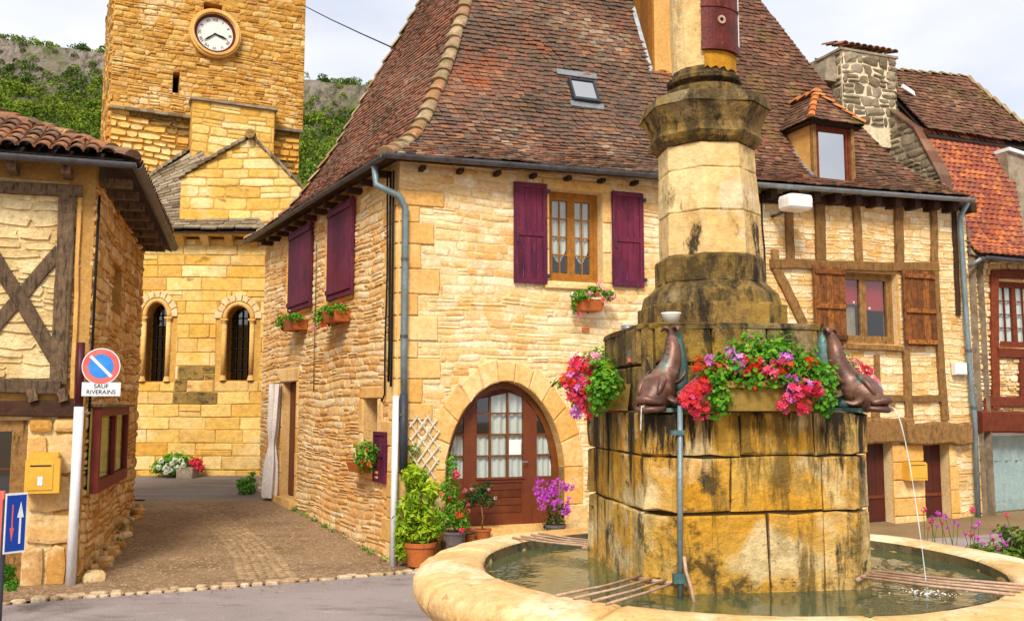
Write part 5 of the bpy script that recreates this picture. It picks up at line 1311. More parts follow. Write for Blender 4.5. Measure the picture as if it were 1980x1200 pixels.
# ================================================================== choir in front of the tower
ch = thing('church_choir', 'ochre ashlar church choir wall with two round arched windows and slab roof', 'church', CH.P(CH.px(380, 912)[0], .37))
cu0 = CH.px(225, 700)[0]; cu1 = CH.px(520, 700)[0]; cz1 = CH.px(370, 462)[1]; cz0 = .2
wn = []
for (x0, x1, yt, ysill, ysp) in ((281, 319, 585, 737, 612), (437, 481, 592, 735, 616)):
    a = CH.px(x0, 700)[0]; b = CH.px(x1, 700)[0]; wn.append(((a + b) / 2, (b - a) / 2, CH.px(x0, ysill)[1], CH.px(x0, ysp)[1], CH.px(x0, yt)[1]))
ops = []; big = []
for (uc, hw, zl, zsn, zt) in wn: ops += arch_rects(uc, hw, zl, zsn, zt - zsn, 32); big += arch_rects(uc, hw + .19, zl - .02, zsn, zt - zsn + .19, 8)
mb = MB(); backing(mb, CH, cu0, cu1, cz0 - .3, cz1, ops, d=0, thick=.25); mb.build('wall', 'mortar_church', ch)
cs_ = masonry(CH, cu0, cu1, cz0, cz1, ch=(.18, .27), sw=(.35, .85), gap=.006, dep=(.008, .022), openings=[(o[0], o[1], o[2], o[3]) for o in big], seed=71, jit=.035, wave=.004, split=.04)
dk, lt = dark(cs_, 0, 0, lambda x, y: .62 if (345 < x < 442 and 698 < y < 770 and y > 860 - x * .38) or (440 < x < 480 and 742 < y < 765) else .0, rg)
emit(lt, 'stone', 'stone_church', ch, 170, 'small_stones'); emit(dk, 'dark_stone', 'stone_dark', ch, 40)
for (uc, hw, zl, zsn, zt) in wn:
    voussoirs(CH, uc, hw + .09, zsn, zt - zsn + .09, .13, 9, 'mortar_buff', ch, rg, 0, None, .035)
    # moulded inner order with colonnettes
    mb = MB(); cv = arch_curve(uc, hw + .045, zsn, zt - zsn + .045, 18); mb.tube([CH.P(u, z, .0) for u, z in cv], .045, 8); mb.build('arch_roll', 'stone_quoin', ch, True)
    for s in (-1, 1):
        u = uc + s * (hw + .045); mb = MB(); mb.tube([CH.P(u, zl + .08, .01), CH.P(u, zsn - .10, .01)], .042, 10); mb.build('colonnette', 'stone_quoin', ch, True)
        mb = MB(); mb.box(CH, u - .065, u + .065, zsn - .035, zsn - .001, -.05, .07); mb.tube([CH.P(u, zsn - .10, .01), CH.P(u, zsn - .036, .01)], [.04, .062], 10); mb.tube([CH.P(u, zl, .01), CH.P(u, zl + .09, .01)], [.065, .045], 10); mb.build('capital', 'stone_quoin', ch)
    room(CH, (uc - hw, uc + hw, zl, zt), -.35, -.6, ch)
    mb = MB(); cv = arch_curve(uc, hw, zsn, zt - zsn, 16); cv = [(uc - hw, zl)] + cv + [(uc + hw, zl)]; vs = []
    for (u, z) in cv: vs += [CH.P(u, z, .0), CH.P(u, z, -.35)]
    mb.add(vs, [(2 * i, 2 * i + 1, 2 * i + 3, 2 * i + 2) for i in range(len(cv) - 1)]); mb.build('reveal', 'mortar_church', ch)
    mb = MB(); mb.plate(CH, cv, -.34, -.32); wd = mb.build('window', 'glass_dark', ch)
    mb = MB()
    for i in range(1, 4): u = uc - hw + 2 * hw * i / 4; mb.tube([CH.P(u, zl, -.28), CH.P(u, zt - .05, -.28)], .011, 5)
    for i in range(1, 7): z = zl + (zt - zl) * i / 7; mb.tube([CH.P(uc - hw, z, -.28), CH.P(uc + hw, z, -.28)], .009, 5)
    mb.build('grille', 'cable_black', wd)
# cornice, corbels, slab eaves
zc_ = CH.px(370, 458)[1]
for i in range(10): u = cu0 + .15 + i * .44; mb = MB(); mb.hexa([CH.P(u, zc_ - .20, .0), CH.P(u + .13, zc_ - .20, .0), CH.P(u + .13, zc_ - .2, -.1), CH.P(u, zc_ - .2, -.1), CH.P(u - .01, zc_ - .001, .24), CH.P(u + .14, zc_ - .001, .24), CH.P(u + .14, zc_ - .001, -.1), CH.P(u - .01, zc_ - .001, -.1)], R.random()); mb.build('corbel', 'stone_church', ch)
MB().box(CH, cu0, cu1, zc_, zc_ + .07, -.3, .26).build('cornice', 'stone_church', ch)
# slab roof courses : rows of lauze climbing to the tower
A = CH.P(cu0, zc_ + .07, .33); B = CH.P(cu1, zc_ + .07, .33); rows = []
Ta = TW.P(TW.px(255, 368)[0], TW.px(255, 368)[1], .1); Tb = TW.P(TW.px(368, 292)[0], TW.px(368, 292)[1], .1)
nr = 22
for k in range(nr + 1):
    f = k / nr; rows.append((A.lerp(A + (Ta - A), f) if False else CH.P(cu0, zc_ + .07, .33).lerp(V((Ta.x - .3, Ta.y, Ta.z - .1)), f), CH.P(cu1, zc_ + .07, .33).lerp(V((Tb.x + .2, Tb.y, Tb.z)), f)))
sl_ = tiles(rows, .3, rg, th=.03, lap=1.4, lift=.02, jit=1.2)
emit(visible(sl_), 'roof_slab', 'slab_grey', ch, 80, 'small_slabs')
mb = MB(); mb.add([V(q) + V((0, 0, -.05)) for r2 in rows for q in r2], [(2 * i, 2 * i + 1, 2 * i + 3, 2 * i + 2) for i in range(nr)]); mb.build('roof', 'roof_base', ch)
# gabled block
GB = Wall(CH.P(0, 0, .02).xy, CH.u)
g0 = GB.px(348, 400)[0]; g1 = GB.px(600, 400)[0]; zb = zc_ + .10
pA = GB.px(345, 346); pB = GB.px(487, 264); pC = GB.px(574, 352)
pC2 = (g1, pC[1] - (g1 - pC[0]) * (pB[1] - pC[1]) / (pC[0] - pB[0]))
planes = [halfplane(pA, pB), halfplane(pB, pC2)]
mb = MB(); mb.plate(GB, [(g0, zb), (g1, zb), (g1, pC2[1]), pB, (g0, pA[1])], -.25, 0); mb.box(GB, g0, g0 + .25, zb - .5, pA[1], -2.2, -.251); mb.build('gable_wall', 'mortar_church', ch)
emit(masonry(GB, g0, g1, zb, pB[1], ch=(.14, .24), sw=(.3, .75), gap=.006, dep=(.006, .02), planes=planes, seed=72, jit=.06, wave=.01, split=.06), 'stone', 'stone_church', ch, 70, 'small_stones')
def coping(W, a, b, n, m, par, d0, d1, th=.06):
    for i in range(n):
        p = (a[0] + (b[0] - a[0]) * i / n, a[1] + (b[1] - a[1]) * i / n); q = (a[0] + (b[0] - a[0]) * (i + 1.15) / n, a[1] + (b[1] - a[1]) * (i + 1.15) / n)
        j = R.uniform(0, .03); MB().plate(W, [(p[0], p[1] + j), (q[0], q[1] - .02 + j * .3), (q[0], q[1] + th - .02), (p[0], p[1] + th + j)], d0, d1 + R.uniform(-.02, .04), R.random()).build('coping_slab', 'slab_grey', par)
coping(GB, pA, pB, 11, 0, ch, -2.0, .07); coping(GB, pB, pC2, 9, 0, ch, -2.0, .07)
MB().plate(GB, [(g0 + .1, pA[1]), (g1, pC2[1]), pB], -2.1, -.26).build('gable_body', 'slab_grey', ch)
disc(x := MB(), GB.P(pB[0], pB[1] + .02, .02), .09, 0, .12, GB.n, 10); x.build('apex_stone', 'stone_dark', ch)
# projecting flat block of the tower above the gable
pb = TW.r(366, 212, 524, 340); mb = MB(); mb.box(TW, pb[0], pb[1], pb[2] - 1.2, pb[3], -.06, .32); mb.build('projecting_block', 'mortar_church', tw)
W2 = Wall(TW.P(0, 0, .32).xy, TW.u)
emit(masonry(W2, pb[0], pb[1], pb[2] - .6, pb[3], ch=(.14, .22), sw=(.3, .7), gap=.008, dep=(.006, .02), seed=73, jit=.08), 'stone', 'stone_church', tw, 40, 'small_stones')
MB().box(W2, pb[0] - .05, pb[1] + .06, pb[3], pb[3] + .05, -.35, .07).build('string_course', 'slab_grey', tw)
coping(TW, TW.px(255, 366), TW.px(366, 292), 12, 0, tw, -.05, .18, .07)
# ================================================================== half-timbered house on the right
ht = thing('half_timbered_house', 'half-timbered house with dormer behind the fountain, between stone house and drainpipe', 'house', MF.P(USPLIT + 1, 0, 0))
rg = random.Random(81)
U0 = USPLIT + .003; U1 = MF.px(1872, 500)[0]
HW = MF.r(1622, 526, 1736, 664)
D1 = MF.r(1677, 842, 1727, 1040); D2 = MF.r(1788, 857, 1838, 1040)
opsH = [HW, D1, D2]
zl = lambda py, px=1700: MF.px(px, py)[1]
ztopH = eave_z(U0) - .02
mb = MB(); backing(mb, MF, U0, U1, -.3, eave_z(U1), opsH, d=-.015); mb.build('wall', 'mortar_buff', ht)
def tfu(u, z, t, r): return t
inf = masonry(MF, U0, U1, -.05, eave_z(U0) - .03, ch=(.06, .11), sw=(.12, .3), gap=.003, dep=(-.013, -.006), openings=opsH, seed=82, jit=.16, wave=.015, split=.2, back=-.04)
emit(inf, 'stone', 'stone_buff', ht, 150, 'small_stones')
Tm = lambda name, a, b, w, d1=.035, m='wood_brown', wob=.007, d0=-.05: MB().beam(MF, MF.px(*a), MF.px(*b), w * .88, d0, d1, R.random(), wob).build(name, m, ht)
px2m = (MF.px(1700, 600)[0] - MF.px(1690, 600)[0]) / 10
Tm('post', (1524, 395), (1527, 503), 15 * px2m); Tm('post', (1584, 390), (1587, 503), 20 * px2m); Tm('post', (1654, 395), (1660, 506), 15 * px2m)
Tm('post', (1736, 398), (1738, 508), 18 * px2m); Tm('post', (1804, 402), (1806, 515), 14 * px2m); Tm('post', (1497, 483), (1497, 505), 13 * px2m)
Tm('post', (1806, 525), (1826, 812), 15 * px2m); Tm('post', (1750, 674), (1757, 812), 15 * px2m); Tm('post', (1693, 686), (1698, 768), 9 * px2m)
Tm('rail', (1488, 509), (1812, 518), 16 * px2m, .04, wob=.01); Tm('rail', (1672, 769), (1828, 771), 12 * px2m, .03); Tm('brace', (1499, 517), (1553, 628), 17 * px2m, .03)
Tm('wall_plate', (1466, 384), (1868, 396), 15 * px2m, .045, 'wood_dark'); Tm('short_plank', (1700, 784), (1727, 784), 7 * px2m)
Tm('lintel', (1668, 834), (1760, 830), 42 * px2m, .08, wob=.012); Tm('lintel', (1742, 838), (1868, 838), 38 * px2m, .11, wob=.015); Tm('bracket', (1690, 790), (1692, 812), 14 * px2m, .05)
Tm('post', (1844, 400), (1853, 610), 10 * px2m, .02, 'wood_dark')
Tm('sill_board', (1625, 668), (1740, 674), 9 * px2m, .06)
for i in range(13):
    u = U0 + .1 + i * (U1 - U0 - .2) / 12; MB().box(MF, u, u + .09, eave_z(u) - .18, eave_z(u) - .055, -.02, OV - .05, R.random()).build('rafter_end', 'wood_dark', ht)
mb = MB(); soffit(mb, MF, U0, uright, eave_z, OV - .02); mb.build('soffit', 'wood_dark', ht)
# stone pier between the doors
surround(MF, D2, .0, .14, 0, 0, 'stone_quoin', ht, rg, d=.014)
pr = (D1[1], D2[0], 0, min(D1[3], D2[3])); z = 0
for k in range(5):
    a = pr[3] * k / 5; b = pr[3] * (k + 1) / 5; v, f, t = stone(MF, [(pr[0], a), (pr[1], a), (pr[1], b), (pr[0], b)], .004, .02, rg.random(), rg, .02); mkobj('pier_stone', v, f, [t] * len(f), 'stone_quoin', ht, worldloc(ht))
for rc in (D1, D2):
    reveal(MF, rc, .16, 'plaster', ht); e = MB().box(MF, rc[0], rc[1], rc[2], rc[3], -.2, -.15).build('door', 'paint_door_maroon', ht)
    w = rc[1] - rc[0]; zz = zl(962)
    MB().box(MF, rc[0] + .02, rc[1] - .02, zz - .02, zz + .02, -.1498, -.135).build('door_rail', 'paint_door', e)
    for i in range(3): MB().box(MF, rc[0] + .02 + (w - .04) * i / 3 + .003, rc[0] + .02 + (w - .04) * (i + 1) / 3 - .003, zz + .021, rc[3] - .03, -.1498, -.141, R.random()).build('board', 'paint_door_maroon', e)
# window with red blinds
reveal(MF, HW, .14, 'plaster', ht)
wh = casement(MF, HW, .09, ht, 'wood_brown', 1, 1, 2, .04, .05, .01, 'glass', 'window', None, 0)
um = (HW[0] + HW[1]) / 2; zb1 = zl(588); zb2 = zl(598)
MB().box(MF, HW[0] + .05, um - .02, zb1, HW[3] - .05, -.165, -.16).build('blind', 'blind_red', wh); MB().box(MF, um + .02, HW[1] - .09, zb2, HW[3] - .05, -.165, -.16).build('blind', 'blind_red', wh)
disc(x := MB(), MF.P(um - .1, zb1 + .03, -.155), .018, 0, .004, MF.n, 12); x.build('blind_pull', 'white_plastic', wh)
disc(x := MB(), MF.P(um + .15, zb2 + .03, -.155), .018, 0, .004, MF.n, 12); x.build('blind_pull', 'white_plastic', wh)
MB().box(MF, HW[0] + .04, um - .05, HW[2] + .05, zb1 - .01, -.2, -.198).build('grey_curtain', 'slab_grey', wh)
for rc in (MF.r(1568, 517, 1628, 661), MF.r(1741, 525, 1802, 670)):
    e = plank_shutter(MF, rc, ht, 'wood_shutter_old', 5, .045, .03)
    for q in (.03, .44, .90):
        z = rc[2] + (rc[3] - rc[2]) * q; MB().box(MF, rc[0] + .015, rc[1] - .01, z, z + .055, .0755, .1, R.random()).build('batten', 'wood_shutter_old', e)
# roof
sq = lambda f: f
mb = MB(); slope_quads(mb, lambda d, z: at(MF.P(U0, 0, OV - d), eave_z(U0) + z), hipR)
rbk = lambda d, z: at(right_in(2.3) + nF * 1.2 + uF * (2.3 - d), zR + z)
slope_quads(mb, hipR, rbk); mb.add([at(MF.P(U0, 0, OV - 2.3), eave_z(U0) + 4.1), hipR(2.3, 4.1), rbk(2.3, 4.1), at(MF.P(U0, 0, OV - 3.5), eave_z(U0) + 4.1)], [(0, 1, 2, 3)]); mb.build('roof', 'roof_base', ht)
# dormer footprint
dmu = (MF.px(1572, 300, -.03)[0], MF.px(1652, 300, -.03)[0])
S2 = prof_samples(.066)
pr_ = tiles(rowsof(lambda d, z: at(MF.P(U0, 0, OV - d), eave_z(U0) + z), hipR, S2), .105, random.Random(83), th=.016, lift=.017, jit=1.2, tf=lambda p, t, r: tint_patch(p, t, r, 1.2, .35))
def outside_dormer(p):
    c = sum((V(q) for q in p[0]), V((0, 0, 0))) / len(p[0]); u = (c - MF.O).dot(MF.u); d = (c - MF.O).dot(MF.n)
    return not (dmu[0] + .02 < u < dmu[1] - .02 and d > -.42 and d < .1)
pr_ = [p for p in visible(pr_) if outside_dormer(p)]
emit(pr_, 'roof_tile', 'tile_red', ht, 240, 'small_tiles')
psd = tiles(rowsof(hipR, rbk, S2), .11, random.Random(84)); emit(visible(psd), 'roof_tile', 'tile_red', ht, 0, 'small_tiles')
gutter([MF.P(U0 + .01, eave_z(U0) - .03, OV + .03), MF.P(uright + .02, zR - .03, OV + .03)], .05, 'zinc_light', ht, .9)
# drain pipe on the right corner
q = [MF.P(uright - .06, zR - .07, OV + .02)]
for (x, y) in ((1856, 420), (1858, 450), (1870, 640), (1880, 770), (1884, 800), (1892, 1012)): u, z = MF.px(x, y, .07); q.append(MF.P(u, z, .07))
dpi = MB().tube(q, .034, 10).build('downpipe', 'pipe_blue', ht, True); mb = MB()
for (x, y) in ((1873, 680), (1883, 790)): u, z = MF.px(x, y, .07); mb.tube([MF.P(u, z, .07), MF.P(u, z + .035, .07)], .044, 10); 
mb.build('pipe_collar', 'zinc', dpi)
# dormer: front wall, window, hipped tile roof
dm = bpy.data.objects.new('dormer', None); C.objects.link(dm); dm.parent = ht; WL[dm.name] = worldloc(ht)
dF = -.02; du0, du1 = dmu; dz0 = MF.px(1610, 356, dF)[1]; dz1 = MF.px(1610, 236, dF)[1]
MB().box(MF, du0, du0 + .05, dz0, dz1, dF - .06, dF).build('post', 'wood_brown', dm); MB().box(MF, du1 - .05, du1, dz0, dz1, dF - .06, dF).build('post', 'wood_brown', dm)
MB().box(MF, du0 + .051, du1 - .051, dz1 - .06, dz1, dF - .06, dF - .002).build('head_beam', 'wood_brown', dm); MB().box(MF, du0 - .02, du1 + .02, dz0 - .05, dz0 - .001, dF - .06, dF + .05).build('sill', 'wood_brown', dm)
wd = (du0 + .051, du1 - .051, dz0, dz1 - .061)
e = casement(MF, wd, -dF + .03, dm, 'wood_redbrown', 1, 1, 1, .03, .035, .01, 'glass_sky', 'window', 'curtain_white', 0, ra=.0)
def cheekd(d): return d
zs_ = lambda dd: eave_z(du0) + prof(OV - dd)
dend = -.75
for uu in (du0, du1 - .03):
    k = 8; pts = [(dF - .061, dz1 - .002)]
    dl = [dF - .061 + (dend - dF + .061) * i / k for i in range(k + 1)]
    vs = []; 
    for d in dl: vs += [MF.P(uu, min(dz1, zs_(d) - .02), d), MF.P(uu + .03, min(dz1, zs_(d) - .02), d), MF.P(uu + .03, dz1, d), MF.P(uu, dz1, d)]
    mb = MB(); mb.add(vs, [(4 * i + j, 4 * i + (j + 1) % 4, 4 * i + 4 + (j + 1) % 4, 4 * i + 4 + j) for i in range(k) for j in range(4)] + [(0, 1, 2, 3)]); mb.build('cheek', 'plaster', dm)
mb = MB()
for i in range(8):
    a = dF - .5 * i / 8; b = dF - .5 * (i + 1) / 8
    if zs_(b) > dz1: break
    mb.hexa([MF.P(du0 - .045, zs_(a) + .0, a), MF.P(du0 - .002, zs_(a) + .0, a), MF.P(du0 - .002, zs_(b), b), MF.P(du0 - .045, zs_(b), b), MF.P(du0 - .045, zs_(a) + .04, a), MF.P(du0 - .002, zs_(a) + .06, a), MF.P(du0 - .002, zs_(b) + .06, b), MF.P(du0 - .045, zs_(b) + .04, b)])
mb.build('flashing', 'zinc_light', dm)
ov = .09; za = dz1 - .03; apx = MF.px(1574, 188, -.35); dapex = -.33
zap = MF.px(1574, 184, dapex)[1]; umid = (du0 + du1) / 2
cF0 = MF.P(du0 - ov, za, dF + ov); cF1 = MF.P(du1 + ov, za, dF + ov); ap = MF.P(umid, zap, dapex); bk = MF.P(umid, zap, -1.15); cB0 = MF.P(du0 - ov, za, -1.1); cB1 = MF.P(du1 + ov, za, -1.1)
mb = MB(); mb.add([cF0, cF1, ap], [(0, 1, 2)]); mb.add([cB0, cF0, ap, bk], [(0, 1, 2, 3)]); mb.add([cF1, cB1, bk, ap], [(0, 1, 2, 3)]); mb.add([v + V((0, 0, -.03)) for v in (cF0, cF1, cB1, cB0)], [(3, 2, 1, 0)]); mb.build('dormer_roof', 'roof_base', dm)
rr = lambda a, b, c, d, n: [(a.lerp(c, i / n), b.lerp(d, i / n)) for i in range(n + 1)]
tp = tiles(rr(cF0, cF1, ap, ap + MF.u * .01, 8), .095, rg) + tiles(rr(cB0, cF0, bk, ap, 8), .095, rg) + tiles(rr(cF1, cB1, ap, bk, 8), .095, rg)
MBt = MB()
for v, f, t in tp: MBt.add(v, f, t)
o = MBt.build('dormer_tiles', 'tile_red', dm); o['kind'] = 'stuff'
hip_tiles([cF0 + V((0, 0, .02)), ap + V((0, 0, .03))], .045, 'tile_ridge_new', dm, rg, .16); hip_tiles([cF1 + V((0, 0, .02)), ap + V((0, 0, .03))], .045, 'tile_ridge_new', dm, rg, .16); hip_tiles([ap + V((0, 0, .035)) + MF.n * .04, bk + V((0, 0, .035))], .06, 'tile_ridge_new', dm, rg, .18)
# cable, lamp, boxes
kb = MB().tube([MF.P(MF.px(x, y, .05)[0], MF.px(x, y, .05)[1], .05) for x, y in ((1472, 375), (1474, 440), (1478, 480), (1480, 535), (1480, 600))], .011, 6).build('black_cable', 'cable_black', None, True); tag(kb, 'black cable hanging on the half-timbered wall just right of the fountain column', 'cable')
lc = MF.px(1538, 393, .35); lam = thing('street_lamp', 'white flat street lamp head fixed high on the half-timbered wall', 'lamp', MF.P(lc[0], lc[1], .0))
lw = 21 * px2m; mb = MB(); vs = []; n = 16
for (s, z) in ((.85, -.085), (1.0, -.06), (1.02, .04), (.95, .085), (.6, .10)):
    for i in range(n):
        a = 6.283 * i / n; x = math.copysign(abs(math.cos(a)) ** .35, math.cos(a)) * lw * s; y = math.copysign(abs(math.sin(a)) ** .35, math.sin(a)) * .13 * s; vs.append(MF.P(lc[0] + x, lc[1] + z, .35 + y))
mb.add(vs, [(k * n + i, k * n + (i + 1) % n, (k + 1) * n + (i + 1) % n, (k + 1) * n + i) for k in range(4) for i in range(n)] + [tuple(range(n - 1, -1, -1)), tuple(range(4 * n, 5 * n))]); mb.build('lamp_head', 'white_plastic', lam)
MB().tube([MF.P(lc[0] - .08, lc[1] - .1, .0), MF.P(lc[0] - .07, lc[1] - .09, .15), MF.P(lc[0] - .04, lc[1] - .05, .26)], .02, 8).build('bracket', 'zinc', lam, True)
MB().box(MF, lc[0] - .08, lc[0] + .06, lc[1] - .08, lc[1] - .056, .28, .40).build('clamp', 'zinc', lam)
r_ = MF.r(1756, 893, 1791, 928, .12); lb = thing('letter_box', 'cream letter box on the pier between the two maroon doors', 'letter box', MF.P(r_[0], r_[2], .02), None)
mb = MB(); mb.plate(MF, [(r_[0], r_[2]), (r_[1], r_[2]), (r_[1], r_[3] - .02), (r_[1] - .02, r_[3]), (r_[0], r_[3])], .022, .14); mb.build('body', 'mail_yellow', lb); MB().box(MF, r_[0] + .02, r_[1] - .02, r_[2] + .03, r_[3] - .05, .1405, .146).build('door', 'mail_yellow', lb); MB().box(MF, r_[0] + .03, r_[1] - .03, r_[3] - .04, r_[3] - .032, .1405, .143).build('slot', 'ink', lb)
r_ = MF.r(1848, 701, 1871, 724, .08); eb = thing('meter_box', 'small white electric box beside the right drainpipe', 'box', MF.P(r_[0], r_[2], 0)); MB().box(MF, r_[0], r_[1], r_[2], r_[3], .008, .07).build('body', 'white_plastic', eb); MB().box(MF, r_[0] + .01, r_[1] - .01, r_[2] + .01, r_[3] - .03, .0705, .08).build('cover', 'white_paint', eb)

# ================================================================== neighbour at the far right with orange mansard
nbh = thing('mansard_house', 'stone house with red timbers and steep orange tiled roof at the right edge', 'house', MF.P(U1 + .3, 0, 0))
NU0 = U1 + .004; NU1 = NU0 + 1.9
NW = MF.r(1930, 545, 2010, 672); ND = MF.r(1906, 836, 2020, 1045)
mb = MB(); zNe = MF.px(1900, 492, .2)[1]
backing(mb, MF, NU0, NU1, -.3, zNe + .05, [NW, ND], d=-.02); mb.build('wall', 'mortar_buff', nbh)
ns = masonry(MF, NU0, NU1, -.05, zNe - .02, ch=(.05, .10), sw=(.08, .22), gap=.008, dep=(-.012, .018), openings=[NW, (ND[0] - .1, ND[1], ND[2], ND[3])], seed=91, jit=.2, wave=.02, split=.25, back=-.04)
emit(ns, 'stone', 'stone_buff', nbh, 120, 'small_stones')
Tn = lambda name, a, b, w, d1=.04, m='wood_redbrown': MB().beam(MF, MF.px(*a), MF.px(*b), w, -.05, d1, R.random(), .005).build(name, m, nbh)
Tn('post', (1920, 525), (1923, 790), 16 * px2m); Tn('rail', (1905, 776), (2060, 778), 17 * px2m, .045); Tn('rail', (1915, 530), (2060, 532), 15 * px2m, .045); Tn('rail', (1925, 682), (2060, 684), 16 * px2m, .05); Tn('post', (1975, 690), (1976, 772), 14 * px2m); Tn('lintel', (1888, 815), (2060, 817), 34 * px2m, .10); Tn('post', (1907, 770), (1907, 800), 14 * px2m)
reveal(MF, NW, .12, 'plaster', nbh)
casement(MF, NW, .06, nbh, 'wood_redbrown', 2, 4, 2, .04, .035, .012, 'glass', 'window', 'lace', 0)
reveal(MF, ND, .12, 'plaster', nbh)
gd = MB().box(MF, ND[0], ND[0] + .03, ND[2], ND[3], -.12, -.07).build('glazed_door', 'white_paint', nbh)
MB().box(MF, ND[0] + .03, ND[1], ND[3] - .04, ND[3], -.12, -.07).build('top_rail', 'white_paint', gd)
MB().box(MF, ND[0] + .031, ND[1], ND[2], ND[3] - .041, -.10, -.097).build('pane', 'glass', gd)
zz = zl(895); curtain(MF, ND[0] + .04, ND[1], ND[2], zz, -.17, 'lace_blue', gd, .02, 11, sub=120); curtain(MF, ND[0] + .04, ND[1], zz - .02, ND[3] - .04, -.16, 'lace_blue', gd, .012, 6, sub=80)
room(MF, ND, -.2, -.8, nbh)
for k in range(7):
    a = zl(1030) + (zl(840) - zl(1030)) * k / 7; b = zl(1030) + (zl(840) - zl(1030)) * (k + 1) / 7
    v, f, t = stone(MF, [(ND[0] - .1 - rg.uniform(0, .05), a), (ND[0], a), (ND[0], b), (ND[0] - .1, b)], .004, .015, rg.random(), rg, .03); mkobj('jamb_stone', v, f, [t] * len(f), 'stone_quoin', nbh, worldloc(nbh))
# gable plane at the party line: side seen from the left
zz_ = lambda px, py, d: None
GPn = MF.u; GPo = MF.P(U1 + .16, 0, 0)
def gp(px, py):       # pixel on the party gable plane -> (inward distance, z)
    r = ray(px, py); t = (GPo - EYE).dot(GPn) / r.dot(GPn); q = EYE + r * t; return -(q - GPo).dot(MF.n), q.z
GW = Wall(GPo.xy, (-MF.n).xy)          # u = inward distance; n to the right
GW = Wall(GW.O.xy, (-MF.n).xy)
e0 = (-.22, zNe + .0); br = gp(1786, 252); up1 = gp(1700, 190)
dbr = br[0]; zbr = br[1]
print('break', br, up1, gp(1590, 105), gp(1738, 140))
dtop = 2.3; ztp = zbr + (dtop - dbr) * 1.0
gtop = [(-.2, zNe - .1), e0, (dbr * .35, zNe + (zbr - zNe) * .48), (dbr, zbr), (dtop, gp(1590, 105)[1] if gp(1590, 105)[0] < 5 else ztp), (dtop, 0)]
t2 = gp(1592, 118); gtop = [(-.1, 0), (-.1, zNe), (.12, zNe + .25), (dbr * .5, zNe + (zbr - zNe) * .6), (dbr, zbr), up1, t2, (t2[0] + .2, t2[1]), (t2[0] + .2, 0)]
mb = MB(); k = len(gtop); off = MF.u * -.13
P_ = lambda p: MF.P(U1 + .15, p[1], -p[0])
v = [P_(p) + MF.u * -.14 for p in gtop] + [P_(p) for p in gtop]
for i in range(1, k - 2): mb.add([v[i], v[i + 1], v[k + i + 1], v[k + i]], [(0, 1, 2, 3)])
vv = [V(x) for x in v]
mb.add(vv, [tuple(range(k - 1, -1, -1)), tuple(range(k, 2 * k))]); mb.build('party_gable', 'slab_grey', nbh)
# stones on the gable side
GL = Wall((MF.P(U1 + .009, 0, 0)).xy, (-MF.n).xy); GLw = Wall(GL.P(6, 0, 0).xy, (-GL.u).xy)   # facing left: u runs from inside to the front
pl_ = []
top = gtop[3:7]
for a, b in zip(top, top[1:]): pl_.append(halfplane((6 - b[0], b[1]), (6 - a[0], a[1])))
gs = masonry(GLw, 6 - t2[0], 6.05, zNe, t2[1] + .3, ch=(.08, .16), sw=(.12, .3), gap=.01, dep=(.005, .03), planes=pl_, seed=93, jit=.2)
emit(visible(gs), 'stone', 'slab_grey', nbh, 60, 'small_stones')
for a, b in zip(gtop[2:7], gtop[3:7]):
    n = max(1, int(math.hypot(a[0] - b[0], a[1] - b[1]) / .22))
    for i in range(n):
        p = (a[0] + (b[0] - a[0]) * i / n, a[1] + (b[1] - a[1]) * i / n); q = (a[0] + (b[0] - a[0]) * (i + 1) / n, a[1] + (b[1] - a[1]) * (i + 1) / n)
        w0 = U1 - .02; w1 = U1 + .2; h = .03
        MB().hexa([MF.P(w0, p[1], -p[0]), MF.P(w1, p[1], -p[0]), MF.P(w1, q[1], -q[0]), MF.P(w0, q[1], -q[0]), MF.P(w0, p[1] + h, -p[0]), MF.P(w1, p[1] + h, -p[0]), MF.P(w1, q[1] + h, -q[0]), MF.P(w0, q[1] + h, -q[0])], R.random()).build('coping_tile', 'tile_red', nbh)
# orange mansard slope
ul = U1 + .16; utr = MF.px(1942, 286, -dbr)[0]; ubr = MF.px(1992, 470, .1)[0]
sl_pts = [(-.22, zNe), (-.05, zNe + .10), (.1, zNe + .28), (dbr * .5, zNe + (zbr - zNe) * .56), (dbr, zbr)]
def mrow(f):
    L_ = len(sl_pts) - 1; x = f * L_; i = min(int(x), L_ - 1); q = x - i; d = sl_pts[i][0] + (sl_pts[i + 1][0] - sl_pts[i][0]) * q; z = sl_pts[i][1] + (sl_pts[i + 1][1] - sl_pts[i][1]) * q
    return d, z
ln = [0]
for a, b in zip(sl_pts, sl_pts[1:]): ln.append(ln[-1] + math.hypot(a[0] - b[0], a[1] - b[1]))
def at_len(s):
    for i in range(len(sl_pts) - 1):
        if s <= ln[i + 1]: q = (s - ln[i]) / (ln[i + 1] - ln[i]); return sl_pts[i][0] + (sl_pts[i + 1][0] - sl_pts[i][0]) * q, sl_pts[i][1] + (sl_pts[i + 1][1] - sl_pts[i][1]) * q
    return sl_pts[-1]
rows = []; nr = int(ln[-1] / .082)
ulb = MF.px(1883, 480, .1)[0]
for i in range(nr + 1):
    d, z = at_len(ln[-1] * i / nr); f = i / nr; rows.append((MF.P(ulb + (ul - ulb) * min(1, f * 3) , z, -d), MF.P(ubr + (utr - ubr) * f, z, -d)))
mt = tiles(rows, .105, rg, th=.014, lap=1.3, lift=.014, curve=.012, jit=.5, tf=lambda p, t, r: tint_patch(p, t, r, 2.2, .5))
emit(visible(mt), 'roof_tile', 'tile_orange', nbh, 290, 'small_tiles')
mb = MB()
for i in range(len(rows) - 1): mb.add([rows[i][0], rows[i][1], rows[i + 1][1], rows[i + 1][0]], [(0, 1, 2, 3)])
mb.build('mansard_roof', 'roof_base', nbh)
